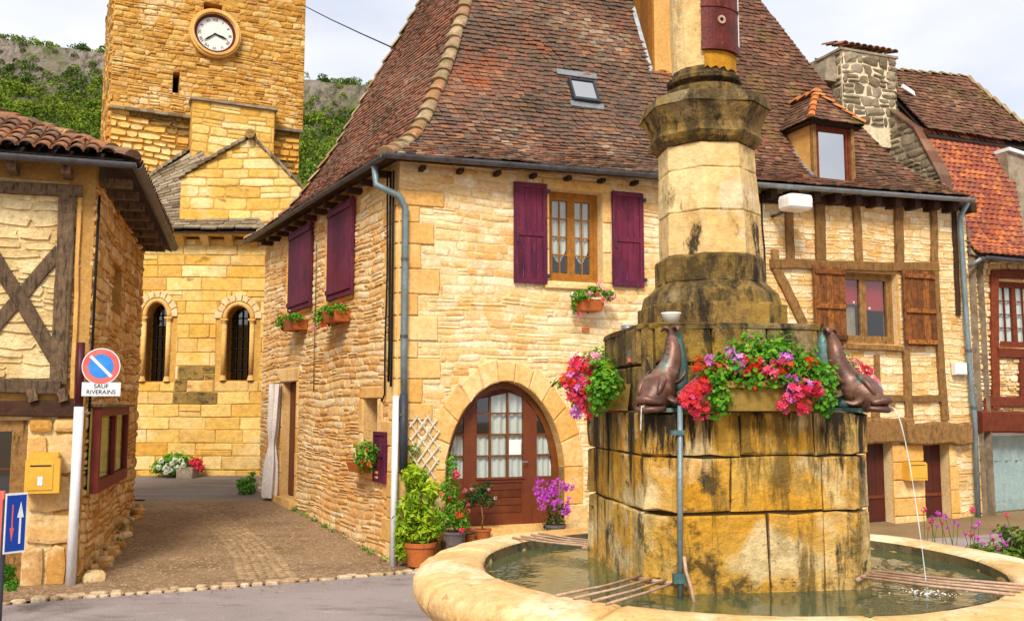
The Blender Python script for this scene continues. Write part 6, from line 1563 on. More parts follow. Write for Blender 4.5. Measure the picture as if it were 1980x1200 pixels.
gutter([MF.P(ulb, zNe - .03, .25), MF.P(ubr + .5, zNe - .05, .25)], .045, 'zinc', nbh, .8)
MB().tube([MF.P(ulb - .01, zNe - .06, .22), MF.P(MF.px(1862, 520)[0], zNe - .16, .09)], .028, 8).build('gutter_outlet', 'zinc_light', nbh, True)
mb = MB(); soffit(mb, MF, NU0, ubr + .5, lambda u: zNe, .2); mb.build('soffit', 'wood_dark', nbh)
# upper brown roof
zrd = MF.px(1738, 142, -1.75)[1]; u_a = MF.px(1700, 150, -1.75)[0]; u_b = MF.px(1870, 150, -1.75)[0]; zrd2 = MF.px(1870, 150, -1.75)[1]
u_c = MF.px(1995, 300, -dbr)[0] + .25
E0_ = MF.P(U1 + .12, zbr - .02, -dbr + .12); E1_ = MF.P(u_c, zbr - .03, -dbr + .12); R0_ = MF.P(U1 + .1, zrd, -1.75); R1_ = MF.P(u_b, zrd2, -1.75)
sag = lambda f, s: V((0, 0, -.07 * math.sin(math.pi * f) * s))
rows = [(E0_.lerp(R0_, i / 20) , E1_.lerp(R1_, i / 20) + sag(i / 20, .5)) for i in range(21)]
ut_ = tiles(rows, .10, rg, lap=1.4, lift=.016, jit=1.5, tf=lambda p, t, r: tint_patch(p, t, r, 1.4, .4)); emit(visible(ut_), 'upper_roof_tile', 'tile_red', nbh, 0, 'upper_roof_tiles')
mb = MB(); mb.add([q + V((0, 0, -.11)) for q in (E0_, E1_, R1_, R0_)], [(0, 1, 2, 3)])
E2_ = MF.P(u_c, zbr - .03, -4.2); R2_ = MF.P(u_b, zrd2, -3.5); mb.add([E1_, E2_, R2_, R1_], [(0, 1, 2, 3)]); mb.add([R0_, R1_, R2_, MF.P(U1 + .1, zrd, -3.5)], [(0, 1, 2, 3)]); mb.build('upper_roof', 'roof_base', nbh)
rows = [(E1_.lerp(R1_, i / 20), E2_.lerp(R2_, i / 20)) for i in range(21)]; emit(visible(tiles(rows, .12, rg)), 'upper_roof_tile', 'tile_red', nbh, 0, 'upper_roof_tiles')
hip_tiles([R1_, E1_], .05, 'tile_ridge', nbh, rg, .2); hip_tiles([R0_, R1_], .05, 'tile_ridge', nbh, rg, .2)
q0 = MF.px(1737, 170, -1.3); MB().plate(Wall(MF.P(0, 0, -1.25).xy, MF.u), [(q0[0], q0[1] - .02), (q0[0] + .25, q0[1] - .12), (q0[0] + .23, q0[1] - .05), (q0[0] + .02, q0[1] + .04)], 0, .03).build('white_rooflight', 'white_paint', nbh)
# chimney on the gable
cr_ = MF.r(1630, 92, 1735, 196, -1.5); dC = -1.3
cz0_ = MF.px(1680, 205, dC)[1]; c0 = MF.px(1628, 150, dC)[0]; c1 = MF.px(1733, 150, dC)[0]; ctop = MF.px(1680, 106, dC)[1]
chm = bpy.data.objects.new('chimney', None); C.objects.link(chm); chm.parent = nbh; WL[chm.name] = worldloc(nbh)
mb = MB(); mb.box(MF, c0, c1, cz0_ - .6, ctop, dC - .5, dC); mb.build('core', 'mortar_pale', chm)
CW = Wall(MF.P(0, 0, dC).xy, MF.u)
for v, f, t in masonry(CW, c0, c1, cz0_ - .3, ctop, ch=(.10, .18), sw=(.10, .30), gap=.010, dep=(.005, .04), seed=95, jit=.22, wave=.03): mkobj('stone', v, f, [t] * len(f), 'slab_grey', chm, worldloc(chm))
CL = Wall(MF.P(c0, 0, dC - .5).xy, MF.n)
for v, f, t in masonry(CL, 0, .5, cz0_ - .3, ctop, ch=(.10, .18), sw=(.12, .25), gap=.016, dep=(.01, .035), seed=96, jit=.12): mkobj('stone', v, f, [t] * len(f), 'slab_grey', chm, worldloc(chm))
MB().box(MF, c0 - .03, c1 + .03, ctop, ctop + .035, dC - .53, dC + .03).build('cap_slab', 'slab_grey', chm)
pcs = []; canal(pcs, MF.P(c0 - .01, ctop + .035, dC + .03), MF.u, (-MF.n + V((0, 0, .35))).normalized(), 9, .28, (c1 - c0 + .02) / 9 / 2.05, rg, 2)
emit(pcs, 'cap_tile', 'tile_canal', chm, 40)
# shoulder stone left of the chimney on the ridge
v = MF.px(1612, 118, dC)
mb = MB(); mb.hexa([MF.P(c0 - .22, ctop - .45, dC - .4), MF.P(c0 - .001, ctop - .45, dC - .4), MF.P(c0 - .001, ctop - .45, dC - .1), MF.P(c0 - .22, ctop - .45, dC - .1), MF.P(c0 - .16, ctop - .12, dC - .38), MF.P(c0 - .001, ctop - .05, dC - .4), MF.P(c0 - .001, ctop - .05, dC - .1), MF.P(c0 - .16, ctop - .12, dC - .12)]); mb.build('shoulder', 'slab_grey', chm)
# grey gable of the next house
ng = thing('grey_gable_house', 'grey rendered gable wall rising beyond the orange mansard roof', 'house', MF.P(ubr + .6, 0, -.6))
a = MF.px(1944, 292, -dbr + .0); b = MF.px(2000, 470, -.1)
mb = MB(); Wg = Wall(MF.P(0, 0, -.45).xy, MF.u); p1 = Wg.px(1946, 292); p2 = Wg.px(2100, 340); mb.plate(Wg, [(utr - .15, 1.5), (p2[0] + 1, 1.5), (p2[0] + 1, p2[1]), (p2[0], p2[1]), (p1[0], p1[1])], -.3, 0); mb.build('wall', 'slab_grey', ng)
MB().plate(Wg, [(p1[0], p1[1]), (p2[0], p2[1]), (p2[0], p2[1] + .05), (p1[0], p1[1] + .05)], -.32, .05).build('coping', 'white_paint', ng)
# ================================================================== fountain
FC = V((1.078, 4.675, 0)); FC2 = V((.985, 4.75, 0)); FC3 = V((.968, 4.75, 0))
ANG = [-129, -39, 51, 141]; FD = [V((math.cos(math.radians(a)), math.sin(math.radians(a)), 0)) for a in ANG]
ft = thing('fountain', 'old stone village fountain with round basin, square pedestal and column', 'fountain', at(FC, 0))
rg = random.Random(101)
ZR_, ZW = .85, .795
zy = lambda y, Y: on_Y(1385, y, Y).z
def sec(c, z, rc, ch):
    o = []
    for k in range(4):
        r_ = rc[k] if isinstance(rc, (list, tuple)) else rc; pr_ = V((-FD[k].y, FD[k].x, 0)); b = c + FD[k] * r_
        o += [V((b.x, b.y, z)) - pr_ * ch, V((b.x, b.y, z)) + pr_ * ch]
    return o
def loft(name, m, parent, levels, sub=4, jit=.004, rng=rg, smooth=False, label=None):
    """levels: (centre, z, r, chamfer half width or None for round)"""
    mb = MB(); n = None; vs = []
    for (c, z, r_, ch) in levels:
        if ch is None: ring = [V((c.x + math.cos(6.2832 * i / 32) * r_, c.y + math.sin(6.2832 * i / 32) * r_, z)) for i in range(32)]
        else:
            s = sec(c, z, r_, ch); ring = []
            for i in range(8):
                for k in range(sub): ring.append(s[i].lerp(s[(i + 1) % 8], k / sub))
        n = len(ring); vs += [p + V((rng.uniform(-jit, jit), rng.uniform(-jit, jit), rng.uniform(-jit, jit) * .6)) for p in ring]
    L_ = len(levels); fs = [(k * n + i, k * n + (i + 1) % n, (k + 1) * n + (i + 1) % n, (k + 1) * n + i) for k in range(L_ - 1) for i in range(n)] + [tuple(range(n - 1, -1, -1)), tuple(range((L_ - 1) * n, L_ * n))]
    return mb.add(vs, fs, rng.random()).build(name, m, parent, smooth, label=label)
def fit(x0, x1, z, chr_=.41, round_=False, Yc=4.75):
    """centre and size whose silhouette spans photo columns x0..x1 at height z"""
    cx = on_Y((x0 + x1) / 2, 600, Yc).x; r_ = .3
    for _ in range(30):
        c = V((cx, Yc, 0))
        ps = [c + V((math.cos(.1 * i) * r_, math.sin(.1 * i) * r_, z)) for i in range(63)] if round_ else sec(c, z, r_, r_ * chr_)
        q = [project(p)[0] for p in ps]; a_, b_ = min(q), max(q); r_ *= (x1 - x0) / (b_ - a_); cx += ((x0 + x1) - (a_ + b_)) / 2 / F * Yc * .9
    return V((cx, Yc, 0)), r_
def lv(y, x0, x1, chr_=.41, round_=False, nr=.3):
    z = zy(y, 4.75 - nr); c, r_ = fit(x0, x1, z, chr_, round_); return (c, z, r_, None if round_ else r_ * chr_)
# basin: rim slabs, bowl
prof_r = [(1.215, .50), (1.215, .80), (1.225, .838), (1.25, ZR_), (1.33, ZR_ + .006), (1.44, ZR_ - .004), (1.51, .832), (1.552, .80), (1.56, .74), (1.53, .69), (1.44, .665), (1.30, .64)]
ns = 9; a = math.radians(-122)
bk_ = [0]; 
for i in range(ns): bk_.append(bk_[-1] + rg.uniform(.8, 1.25))
for i in range(ns):
    a0 = a + 6.28318 * bk_[i] / bk_[-1] + .004; a1 = a + 6.28318 * bk_[i + 1] / bk_[-1] - .004; n = 40; mb = MB(); vs = []; k = len(prof_r); dz = rg.uniform(-.004, .004); dr = rg.uniform(-.006, .006)
    for j in range(n + 1):
        an = a0 + (a1 - a0) * j / n; e = .006 if j in (0, n) else 0
        for (r_, z) in prof_r:
            w = .010 * mn.noise(V((math.cos(an) * 6, math.sin(an) * 6, z * 8 + r_ * 7))) + .007 * mn.noise(V((math.cos(an) * 19, math.sin(an) * 19, z * 20 + r_ * 15))); r2 = r_ + dr + w; vs.append((FC.x + math.cos(an) * r2, FC.y + math.sin(an) * r2, z + dz + w * .5 - e))
    fs = [(j * k + i2, (j + 1) * k + i2, (j + 1) * k + i2 + 1, j * k + i2 + 1) for j in range(n) for i2 in range(k - 1)] + [tuple(range(k)), tuple(range(n * k + k - 1, n * k - 1, -1))]
    mb.add(vs, [f[::-1] for f in fs], rg.random()).build('rim_slab', 'stone_rim', ft, True)
MB().lathe([(1.42, .668), (1.36, .55), (1.2, .36), (1.0, .22), (.95, .0), (.95, -.1)], at(FC, 0), 48, jit=.004).build('bowl', 'stone_wet', ft, True)
MB().lathe([(1.213, .84), (1.212, .6), (1.19, .45), (.9, .35), (.01, .33)], at(FC, 0), 64, jit=.003).build('basin_lining', 'stone_wet', ft, True)
# water
def water_mat():
    m = bpy.data.materials.new('water'); m.use_nodes = True; t = m.node_tree; t.nodes.clear(); n = t.nodes.new; l = t.links.new
    o = n('ShaderNodeOutputMaterial'); b = n('ShaderNodeBsdfPrincipled'); b.inputs['Roughness'].default_value = .04; b.inputs['IOR'].default_value = 1.33; b.inputs['Specular IOR Level'].default_value = .9
    g = n('ShaderNodeNewGeometry'); q = n('ShaderNodeTexNoise'); q.inputs['Scale'].default_value = 9; q.inputs['Detail'].default_value = 3; l(g.outputs['Position'], q.inputs['Vector'])
    q2 = n('ShaderNodeTexNoise'); q2.inputs['Scale'].default_value = 1.8; q2.inputs['Detail'].default_value = 4; l(g.outputs['Position'], q2.inputs['Vector'])
    r = n('ShaderNodeValToRGB'); r.color_ramp.elements[0].color = hx('#3c4c3a'); r.color_ramp.elements[1].color = hx('#5c5e36'); r.color_ramp.elements[0].position = .4; r.color_ramp.elements[1].position = .65
    l(q2.outputs['Fac'], r.inputs[0]); l(r.outputs[0], b.inputs['Base Color'])
    bp = n('ShaderNodeBump'); bp.inputs['Strength'].default_value = .16; bp.inputs['Distance'].default_value = .02; l(q.outputs['Fac'], bp.inputs['Height']); l(bp.outputs[0], b.inputs['Normal']); l(b.outputs[0], o.inputs[0]); M['water'] = m
water_mat()
rip = V((on_z(1745, 1098, ZW).x, on_z(1745, 1098, ZW).y, ZW))
mb = MB(); n = 96; rings = 40; vs = []
for j in range(rings + 1):
    r_ = 1.211 * j / rings
    for i in range(n):
        an = 6.28318 * i / n; x, y = FC.x + math.cos(an) * r_, FC.y + math.sin(an) * r_; dd = math.hypot(x - rip.x, y - rip.y)
        vs.append((x, y, ZW + .006 * math.exp(-dd * 5) * math.sin(dd * 60)))
mb.add(vs, [(j * n + i, j * n + (i + 1) % n, (j + 1) * n + (i + 1) % n, (j + 1) * n + i) for j in range(rings) for i in range(n)])
mb.build('water', 'water', None, True, 'structure')
# pedestal
rcb = [.665, .615, .70, .755]; chb = .085; zb0 = .45; zb1 = zy(797, 4.15)
loft('core', 'joint_dark', ft, [(FC, zb0, [r - .012 for r in rcb], chb - .004), (FC, zb1 - .015, [r - .012 for r in rcb], chb - .004)], jit=0)
S8 = sec(FC, 0, rcb, chb)
zc1 = zy(990, 4.15); zc2 = zy(882, 4.15)
for i in range(8):
    A, B = S8[i], S8[(i + 1) % 8]; W = Wall(A.xy, (B - A).xy); ln = (B - A).length
    if W.n.dot(V((0, -1, 0)) ) < -.6 and i not in (7, 0, 1, 2, 3): pass
    if (A + W.n * .1 - FC).length < (A - FC).length and True:
        W = Wall(B.xy, (A - B).xy)
    cz = [(ZW - .25, zc1), (zc1, zc2), (zc2, zb1)]
    for ci, (z0, z1) in enumerate(cz):
        if i % 2 == 0: cuts = [0, ln]
        elif i == 1: cuts = {0: [0, ln * .52, ln * .84, ln], 1: [0, ln * .30, ln * .84, ln], 2: [0, ln * .36, ln * .8, ln]}[ci]
        else: cuts = [0, ln * (.45, .6, .35)[ci], ln * .8, ln]
        dz_ = .012
        for a_, b_ in zip(cuts, cuts[1:]):
            hh = rg.uniform(-.006, .006)
            poly = [(a_, z0), ((a_ + b_) / 2, z0 + hh), (b_, z0), (b_, z1), ((a_ + b_) / 2, z1 + hh), (a_, z1)]
            proud = .040 if i % 2 == 0 else rg.uniform(.002, .014)
            v, f, t = stone(W, poly, .0035, proud, rg.random(), rg, .03, -.03)
            # cut faces finer for surface relief
            mkobj('block', v, f, [t] * len(f), 'stone_fountain', ft, worldloc(ft))
loft('ledge', 'stone_fountain_dark', ft, [(FC, zb1 - .014, [r + .0 for r in rcb], chb), (FC, zb1 + .001, [r + .004 for r in rcb], chb), (FC, zb1 + .006, [r - .01 for r in rcb], chb)], jit=.003)
# upper block in two courses of blocks
zt1 = zy(631, 4.32); rU = fit(1172, 1592, zy(640, 4.6), .06)[1]; FC2 = fit(1172, 1592, zy(640, 4.6), .06)[0]; S8u = sec(FC2, 0, rU, .035)
loft('core', 'joint_dark', ft, [(FC2, zb1 - .02, rU - .012, .03), (FC2, zt1 - .01, rU - .012, .03)], jit=0)
for i in range(8):
    A, B = S8u[i], S8u[(i + 1) % 8]; W = Wall(A.xy, (B - A).xy); ln = (B - A).length
    if (A + W.n * .1 - FC2).length < (A - FC2).length: W = Wall(B.xy, (A - B).xy)
    cuts = [0, ln] if i % 2 == 0 else [0, ln * .34, ln * .68, ln]
    zs2 = [zb1, zt1] if i % 2 == 0 else [zb1, (zb1 + zt1) / 2 + .02, zt1]
    for z0, z1 in zip(zs2, zs2[1:]):
        for a_, b_ in zip(cuts, cuts[1:]):
            v, f, t = stone(W, [(a_, z0), (b_, z0), (b_, z1), (a_, z1)], .004, .012 + rg.uniform(0, .008), rg.random(), rg, .02, -.03); mkobj('block', v, f, [t] * len(f), 'stone_fountain_dark', ft, worldloc(ft))
loft('top_slab', 'stone_fountain_dark', ft, [(FC2, zt1 - .012, rU + .012, .045), (FC2, zt1 + .008, rU + .015, .045), (FC2, zt1 + .016, rU - .02, .045)], jit=.006)
YA = 4.75
def lvz(z, L_): return (L_[0], z, L_[2], L_[3])
P1 = lv(624, 1232, 1524, .30, nr=.38); P2 = lv(580, 1234, 1522, .30, nr=.38); T1 = lv(576, 1240, 1512, .36, nr=.36); T2 = lv(556, 1246, 1506, .38, nr=.36); T3 = lv(543, 1262, 1490, .38, nr=.33); T4 = lv(536, 1268, 1482, .38, nr=.33)
G1 = lv(530, 1266, 1480, .38); G2 = lv(486, 1270, 1476, .38)
zt_1 = zt1 + .014
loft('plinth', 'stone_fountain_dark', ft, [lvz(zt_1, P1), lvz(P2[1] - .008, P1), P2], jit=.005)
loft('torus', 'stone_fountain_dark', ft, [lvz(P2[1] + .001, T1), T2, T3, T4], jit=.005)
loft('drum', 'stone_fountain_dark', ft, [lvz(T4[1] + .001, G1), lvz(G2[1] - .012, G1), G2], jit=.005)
H1 = lv(484, 1274, 1474, .41, nr=.27); H2 = lv(402, 1273, 1470, .41, nr=.27); H3 = lv(318, 1273, 1462, .41, nr=.27); H4 = lv(268, 1272, 1458, .41, nr=.27)
def seg(a, b, nm='shaft'):
    e = lambda L_, k: (L_[0], L_[1], L_[2] * k, L_[3] * k)
    loft(nm, 'stone_fountain_pale', ft, [lvz(a[1] + .001, e(a, .982)), lvz(a[1] + .008, a), lvz(b[1] - .008, b), lvz(b[1] - .0005, e(b, .982))], jit=.0025)
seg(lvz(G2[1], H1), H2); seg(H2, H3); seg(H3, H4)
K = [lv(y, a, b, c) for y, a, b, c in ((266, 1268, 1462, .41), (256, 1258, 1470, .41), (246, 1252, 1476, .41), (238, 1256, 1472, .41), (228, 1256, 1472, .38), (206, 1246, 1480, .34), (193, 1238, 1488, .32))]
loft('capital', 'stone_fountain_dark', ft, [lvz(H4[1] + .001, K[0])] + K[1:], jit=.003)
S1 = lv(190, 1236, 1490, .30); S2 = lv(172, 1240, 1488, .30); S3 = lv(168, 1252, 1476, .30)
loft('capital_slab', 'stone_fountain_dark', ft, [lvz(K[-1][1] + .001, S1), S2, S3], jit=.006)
U_ = [lv(y, a, b, 0, True, .2) for y, a, b in ((166, 1284, 1444), (158, 1286, 1440), (157, 1300, 1424), (150, 1301, 1422), (144, 1290, 1434), (137, 1288, 1434), (130, 1298, 1426), (120, 1300, 1424))]
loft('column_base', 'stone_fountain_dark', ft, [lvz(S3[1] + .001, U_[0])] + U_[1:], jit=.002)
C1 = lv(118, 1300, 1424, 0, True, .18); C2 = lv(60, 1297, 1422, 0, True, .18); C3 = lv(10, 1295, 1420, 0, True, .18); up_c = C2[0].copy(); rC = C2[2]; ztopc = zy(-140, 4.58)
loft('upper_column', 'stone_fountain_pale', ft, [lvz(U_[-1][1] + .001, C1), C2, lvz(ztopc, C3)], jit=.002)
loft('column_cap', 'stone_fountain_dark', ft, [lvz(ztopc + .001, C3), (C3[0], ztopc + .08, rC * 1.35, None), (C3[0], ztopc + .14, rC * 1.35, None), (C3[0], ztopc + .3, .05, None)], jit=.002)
ku = [0] * 7 + [ztopc]
# metal cover on the upper column, with its lichen patch
def shell(name, m, c, r0, r1, a0, a1, z0, z1, parent, n=14, jit=0):
    mb = MB(); vs = []
    for j in range(n + 1):
        a = math.radians(a0 + (a1 - a0) * j / n)
        for (r_, z) in ((r0, z0), (r1, z0 - rg.uniform(0, jit)), (r1, z1), (r0, z1)): vs.append((c.x + math.cos(a) * r_, c.y + math.sin(a) * r_, z))
    fs = [(j * 4 + i, j * 4 + (i + 1) % 4, j * 4 + 4 + (i + 1) % 4, j * 4 + 4 + i) for j in range(n) for i in range(4)] + [(0, 1, 2, 3), (n * 4 + 3, n * 4 + 2, n * 4 + 1, n * 4)]
    return mb.add(vs, [f[::-1] for f in fs], .5).build(name, m, parent)
za_ = zy(92, 4.55); zb_ = zy(78, 4.55); zc_2 = zy(10, 4.55)
pc = shell('metal_cover', 'rust_box', up_c, rC * 1.0, rC * 1.12, -104, -28, za_, ku[7] - .05, ft)
shell('cover_band', 'rust_box', up_c, rC * 1.121, rC * 1.16, -105, -27, za_ - .002, za_ + .04, pc); shell('cover_band', 'rust_box', up_c, rC * 1.121, rC * 1.15, -105, -27, zc_2, zc_2 + .012, pc)
shell('edge_strip', 'white_plastic', up_c, rC * 1.0, rC * 1.13, -27, -22, za_ + .02, ku[7] - .05, pc)
shell('lichen_patch', 'lichen', up_c, rC * 1.0, rC * 1.045, -100, -30, zy(122, 4.55), za_ - .003, ft, jit=.02)
hp_ = on_Y(1387, 40, 4.58); ax_ = V((math.cos(math.radians(-72)), math.sin(math.radians(-72)), 0)); hc = V((up_c.x, up_c.y, hp_.z)) + ax_ * rC * 1.125
disc(x := MB(), hc, .022, 0, .008, ax_, 16, .011); x.build('keyhole_ring', 'grate_iron', pc); disc(x := MB(), hc, .011, 0, .002, ax_, 12); x.build('keyhole', 'ink', pc)
# iron grates from the pedestal to the rim
for gi, (k, lab) in enumerate(((0, 'iron bar grate over the water at the front left corner of the pedestal'), (1, 'iron bar grate over the water at the right corner of the pedestal'), (3, 'iron bar grate over the water at the back left corner of the pedestal'))):
    d = FD[k]; pr_ = V((-d.y, d.x, 0)); r0 = rcb[k] + .024; gt = thing('bucket_grate', lab, 'grate', FC + d * r0 + V((0, 0, ZR_ - .01)), 'bucket grates of the fountain')
    for j in range(4):
        o = pr_ * (-.105 + .07 * j + rg.uniform(-.006, .006)); e = 1.27 + .02 * rg.random()
        MB().tube([FC + d * (r0 - .0) + o * .9 + V((0, 0, ZR_ + .006)), FC + d * ((r0 + e) / 2) + o + V((0, 0, ZR_ + .003)), FC + d * e + o * 1.15 + V((0, 0, ZR_ + .01))], .0062, 8).build('bar', 'grate_iron', gt, True)
    MB().tube([FC + d * (r0 + .015) - pr_ * .13 + V((0, 0, ZR_ - .004)), FC + d * (r0 + .015) + pr_ * .13 + V((0, 0, ZR_ - .004))], .011, 6).build('cross_bar', 'grate_iron', gt, True)
# vertical supply pipe
a = on_Y(1315, 786, 4.02); b = on_Y(1314, 1105, 4.02)
pv = thing('supply_pipe', 'grey green metal pipe running down the front of the pedestal into the water', 'pipe', V((b.x, b.y, ZW)))
MB().tube([V((a.x, a.y, a.z + .005)), V((b.x, b.y, ZW - .05))], .0115, 10).build('tube', 'pipe_blue', pv, True)
MB().tube([V((b.x + .02, b.y, ZR_ + .12)), V((b.x + .025, b.y - .01, ZR_ + .06)), V((b.x + .04, b.y - .04, ZR_)), V((b.x + .05, b.y - .06, ZW - .02))], .008, 8).build('hose', 'grate_iron', pv, True)
MB().box(Wall((b.x - .03, b.y + .01), (1, .1)), 0, .06, ZR_ + .01, ZR_ + .05, 0, .03).build('clip', 'verdigris', pv)
MB().box(Wall((b.x - .03, b.y + .01), (1, .1)), 0, .06, a.z - .12, a.z - .10, 0, .03).build('clip', 'verdigris', pv)
# ---- bronze fish spouts
def fish(idx, label):
    d = FD[idx]; base = (.50 if idx != 3 else .58); r0 = {0: .52, 1: .49, 2: .55, 3: .60}[idx]
    o = FC + d * r0 + V((0, 0, zb1 + .006)); sd = V((-d.y, d.x, 0)); f = thing('fish_spout', label, 'fish spout', o, 'bronze fish spouts on the fountain corners')
    P = lambda a, s, z: o + d * a + sd * s + V((0, 0, z))
    sgn = 1 if idx == 0 else -1
    path = [(.015, .0, .375), (.035, .004, .35), (.055, .012, .315), (.065, .022, .28), (.075, .022, .23), (.09, .010, .18), (.115, -.004, .135), (.145, -.008, .10), (.18, -.004, .075), (.215, 0, .055), (.245, 0, .040), (.265, 0, .03)]
    rad = [.012, .020, .029, .037, .044, .053, .066, .078, .082, .070, .048, .026]
    pts = [P(a, s * sgn, z) for a, s, z in path]
    def smooth(pts, rad):
        p2, r2 = [], []
        for i in range(len(pts) - 1):
            p0 = pts[max(i - 1, 0)]; p1 = pts[i]; p2_ = pts[i + 1]; p3 = pts[min(i + 2, len(pts) - 1)]
            for t in (0, .33, .66):
                p2.append(.5 * ((2 * p1) + (p2_ - p0) * t + (2 * p0 - 5 * p1 + 4 * p2_ - p3) * t * t + (3 * p1 - p0 - 3 * p2_ + p3) * t ** 3)); r2.append(rad[i] + (rad[i + 1] - rad[i]) * t)
        return p2 + [pts[-1]], r2 + [rad[-1]]
    sp_p, sp_r = smooth(pts, rad); MB().tube(sp_p, sp_r, 16).build('body', 'bronze', f, True)
    # scales ridge
    mb = MB()
    for i in range(4, len(sp_p) - 10, 2): mb.tube([sp_p[i] + d * sp_r[i] * .9, sp_p[i] + d * (sp_r[i] + .010) - V((0, 0, .01))], [.008, .002], 6)
    mb.build('back_ridge', 'bronze', f, True)['kind'] = 'stuff'
    # tail fin lobes
    for s in (-1, 1):
        p, r = smooth([P(.02, 0, .355), P(.03, s * .018, .375), P(.04, s * .036, .38), P(.05, s * .045, .36)], [.014, .018, .016, .004]); MB().tube(p, r, 10, flat=.6).build('tail_lobe', 'bronze', f, True)
    # jaws, lips, cheek fins
    p, r = smooth([P(.15, 0, .035), P(.20, 0, .022), P(.25, 0, .018), P(.29, 0, .024)], [.045, .05, .036, .012]); MB().tube(p, r, 12, flat=.35).build('lower_jaw', 'bronze', f, True)
    for s in (-1, 1):
        p, r = smooth([P(.17, s * .045, .07), P(.19, s * .085, .05), P(.17, s * .115, .035), P(.13, s * .12, .045)], [.026, .022, .014, .004]); MB().tube(p, r, 8, flat=.5).build('cheek_fin', 'bronze', f, True)
        p, r = smooth([P(.10, s * .04, .12), P(.10, s * .075, .135), P(.09, s * .095, .165), P(.08, s * .085, .185)], [.02, .016, .01, .003]); MB().tube(p, r, 8, flat=.5).build('side_fin', 'bronze', f, True)
        c = P(.205, s * .045, .085); MB().tube([c, c + sd * s * .012 + d * .006], [.013, .009], 10).build('eye', 'bronze', f, True)
    for s in (-1, 1):
        for q in range(4):      # fan of spines behind the cheek
            a_ = -.5 + .45 * q; p, r = smooth([P(.10, s * .055, .075), P(.09 - .02 * q, s * (.09 + .005 * q), .08 + .03 * math.sin(a_) + .012 * q), P(.075 - .025 * q, s * (.118 + .004 * q), .085 + .045 * math.sin(a_) + .02 * q)], [.016, .011, .003]); MB().tube(p, r, 6, flat=.6).build('fin_spine', 'bronze', f, True)
        p, r = smooth([P(.16, s * .02, .16), P(.20, s * .045, .135), P(.235, s * .05, .095), P(.245, s * .045, .07)], [.012, .018, .015, .006]); MB().tube(p, r, 8).build('brow', 'bronze', f, True)
    p, r = smooth([P(.235, -.06, .035), P(.275, -.035, .045), P(.29, 0, .05), P(.275, .035, .045), P(.235, .06, .035)], [.012, .017, .020, .017, .012]); MB().tube(p, r, 8).build('upper_lip', 'bronze', f, True)
    p, r = smooth([P(.22, -.065, .012), P(.265, -.045, .008), P(.285, 0, .006), P(.265, .045, .008), P(.22, .065, .012)], [.012, .014, .016, .014, .012]); MB().tube(p, r, 8).build('lower_lip', 'bronze', f, True)
    # verdigris back plate and foot
    p, r = smooth([P(.0, 0, .37), P(-.004, 0, .31), P(.004, 0, .21), P(.008, 0, .12), P(.01, 0, .06)], [.02, .045, .068, .07, .06]); MB().tube(p, r, 12, flat=.85).build('back_plate', 'verdigris', f, True)
    p, r = smooth([P(.0, 0, .05), P(.05, 0, .045), P(.10, 0, .035), P(.14, 0, .03)], [.05, .055, .045, .02]); MB().tube(p, r, 12, flat=.7).build('foot', 'verdigris', f, True)
    W = Wall((o - sd * .08 - d * .0).xy, sd.xy); MB().hexa([P(-.04, -.1, -.004), P(.19, -.08, -.004), P(.19, .08, -.004), P(-.04, .1, -.004), P(-.04, -.1, .014), P(.19, -.08, .014), P(.19, .08, .014), P(-.04, .1, .014)]).build('base_plate', 'verdigris', f)
    MB().tube([P(.24, 0, .03), P(.275, 0, .028), P(.30, 0, .015)], .007, 8).build('spout_tube', 'grate_iron', f, True)
    return P
Pa = fish(0, 'bronze fish spout facing the viewer on the front left corner of the pedestal')
Pb = fish(1, 'bronze fish spout in side view on the right corner, beside the front flowers')
Pc = fish(3, 'bronze fish spout at the back left corner behind the left flowers')
# water jets
mat_w = bpy.data.materials.new('jet'); mat_w.use_nodes = True; _b = mat_w.node_tree.nodes['Principled BSDF']; _b.inputs['Base Color'].default_value = (.8, .85, .86, 1); _b.inputs['Roughness'].default_value = .1; _b.inputs['Alpha'].default_value = .55; M['jet'] = mat_w
def jet(P, label, reach, drop=None):
    s = P(.30, 0, .015); e = P(reach, 0, 0); h = drop or (s.z - ZW); pts = []
    for i in range(15):
        t = i / 14; pts.append(V((s.x + (e.x - s.x) * t, s.y + (e.y - s.y) * t, s.z - h * t * t + .02 * math.sin(t * 3))))
    o = MB().tube(pts, [.0017 + .0007 * ((i * 7) % 3) for i in range(15)], 8).build('water_jet', 'jet', None, True); tag(o, label, 'water jet', 'thin water jets of the fountain')
jet(Pb, 'thin curved water jet falling from the right fish', .42); jet(Pa, 'short water jet falling below the front left fish', .315, .10)
rg2 = random.Random(5); mb = MB()
for _ in range(90):
    a = rg2.uniform(0, 6.28); r_ = abs(rg2.gauss(0, .055)); p = V((Pb(.42, 0, 0).x + math.cos(a) * r_ * 1.6, Pb(.42, 0, 0).y + math.sin(a) * r_, ZW + .002 + max(0, rg2.gauss(.004, .006)))); s = rg2.uniform(.002, .006)
    mb.add([p + V((s, 0, 0)), p + V((0, s, 0)), p + V((-s, 0, 0)), p + V((0, -s, 0)), p + V((0, 0, s))], [(0, 1, 4), (1, 2, 4), (2, 3, 4), (3, 0, 4)])
mb.build('splash', 'white_plastic', None, False, 'stuff')
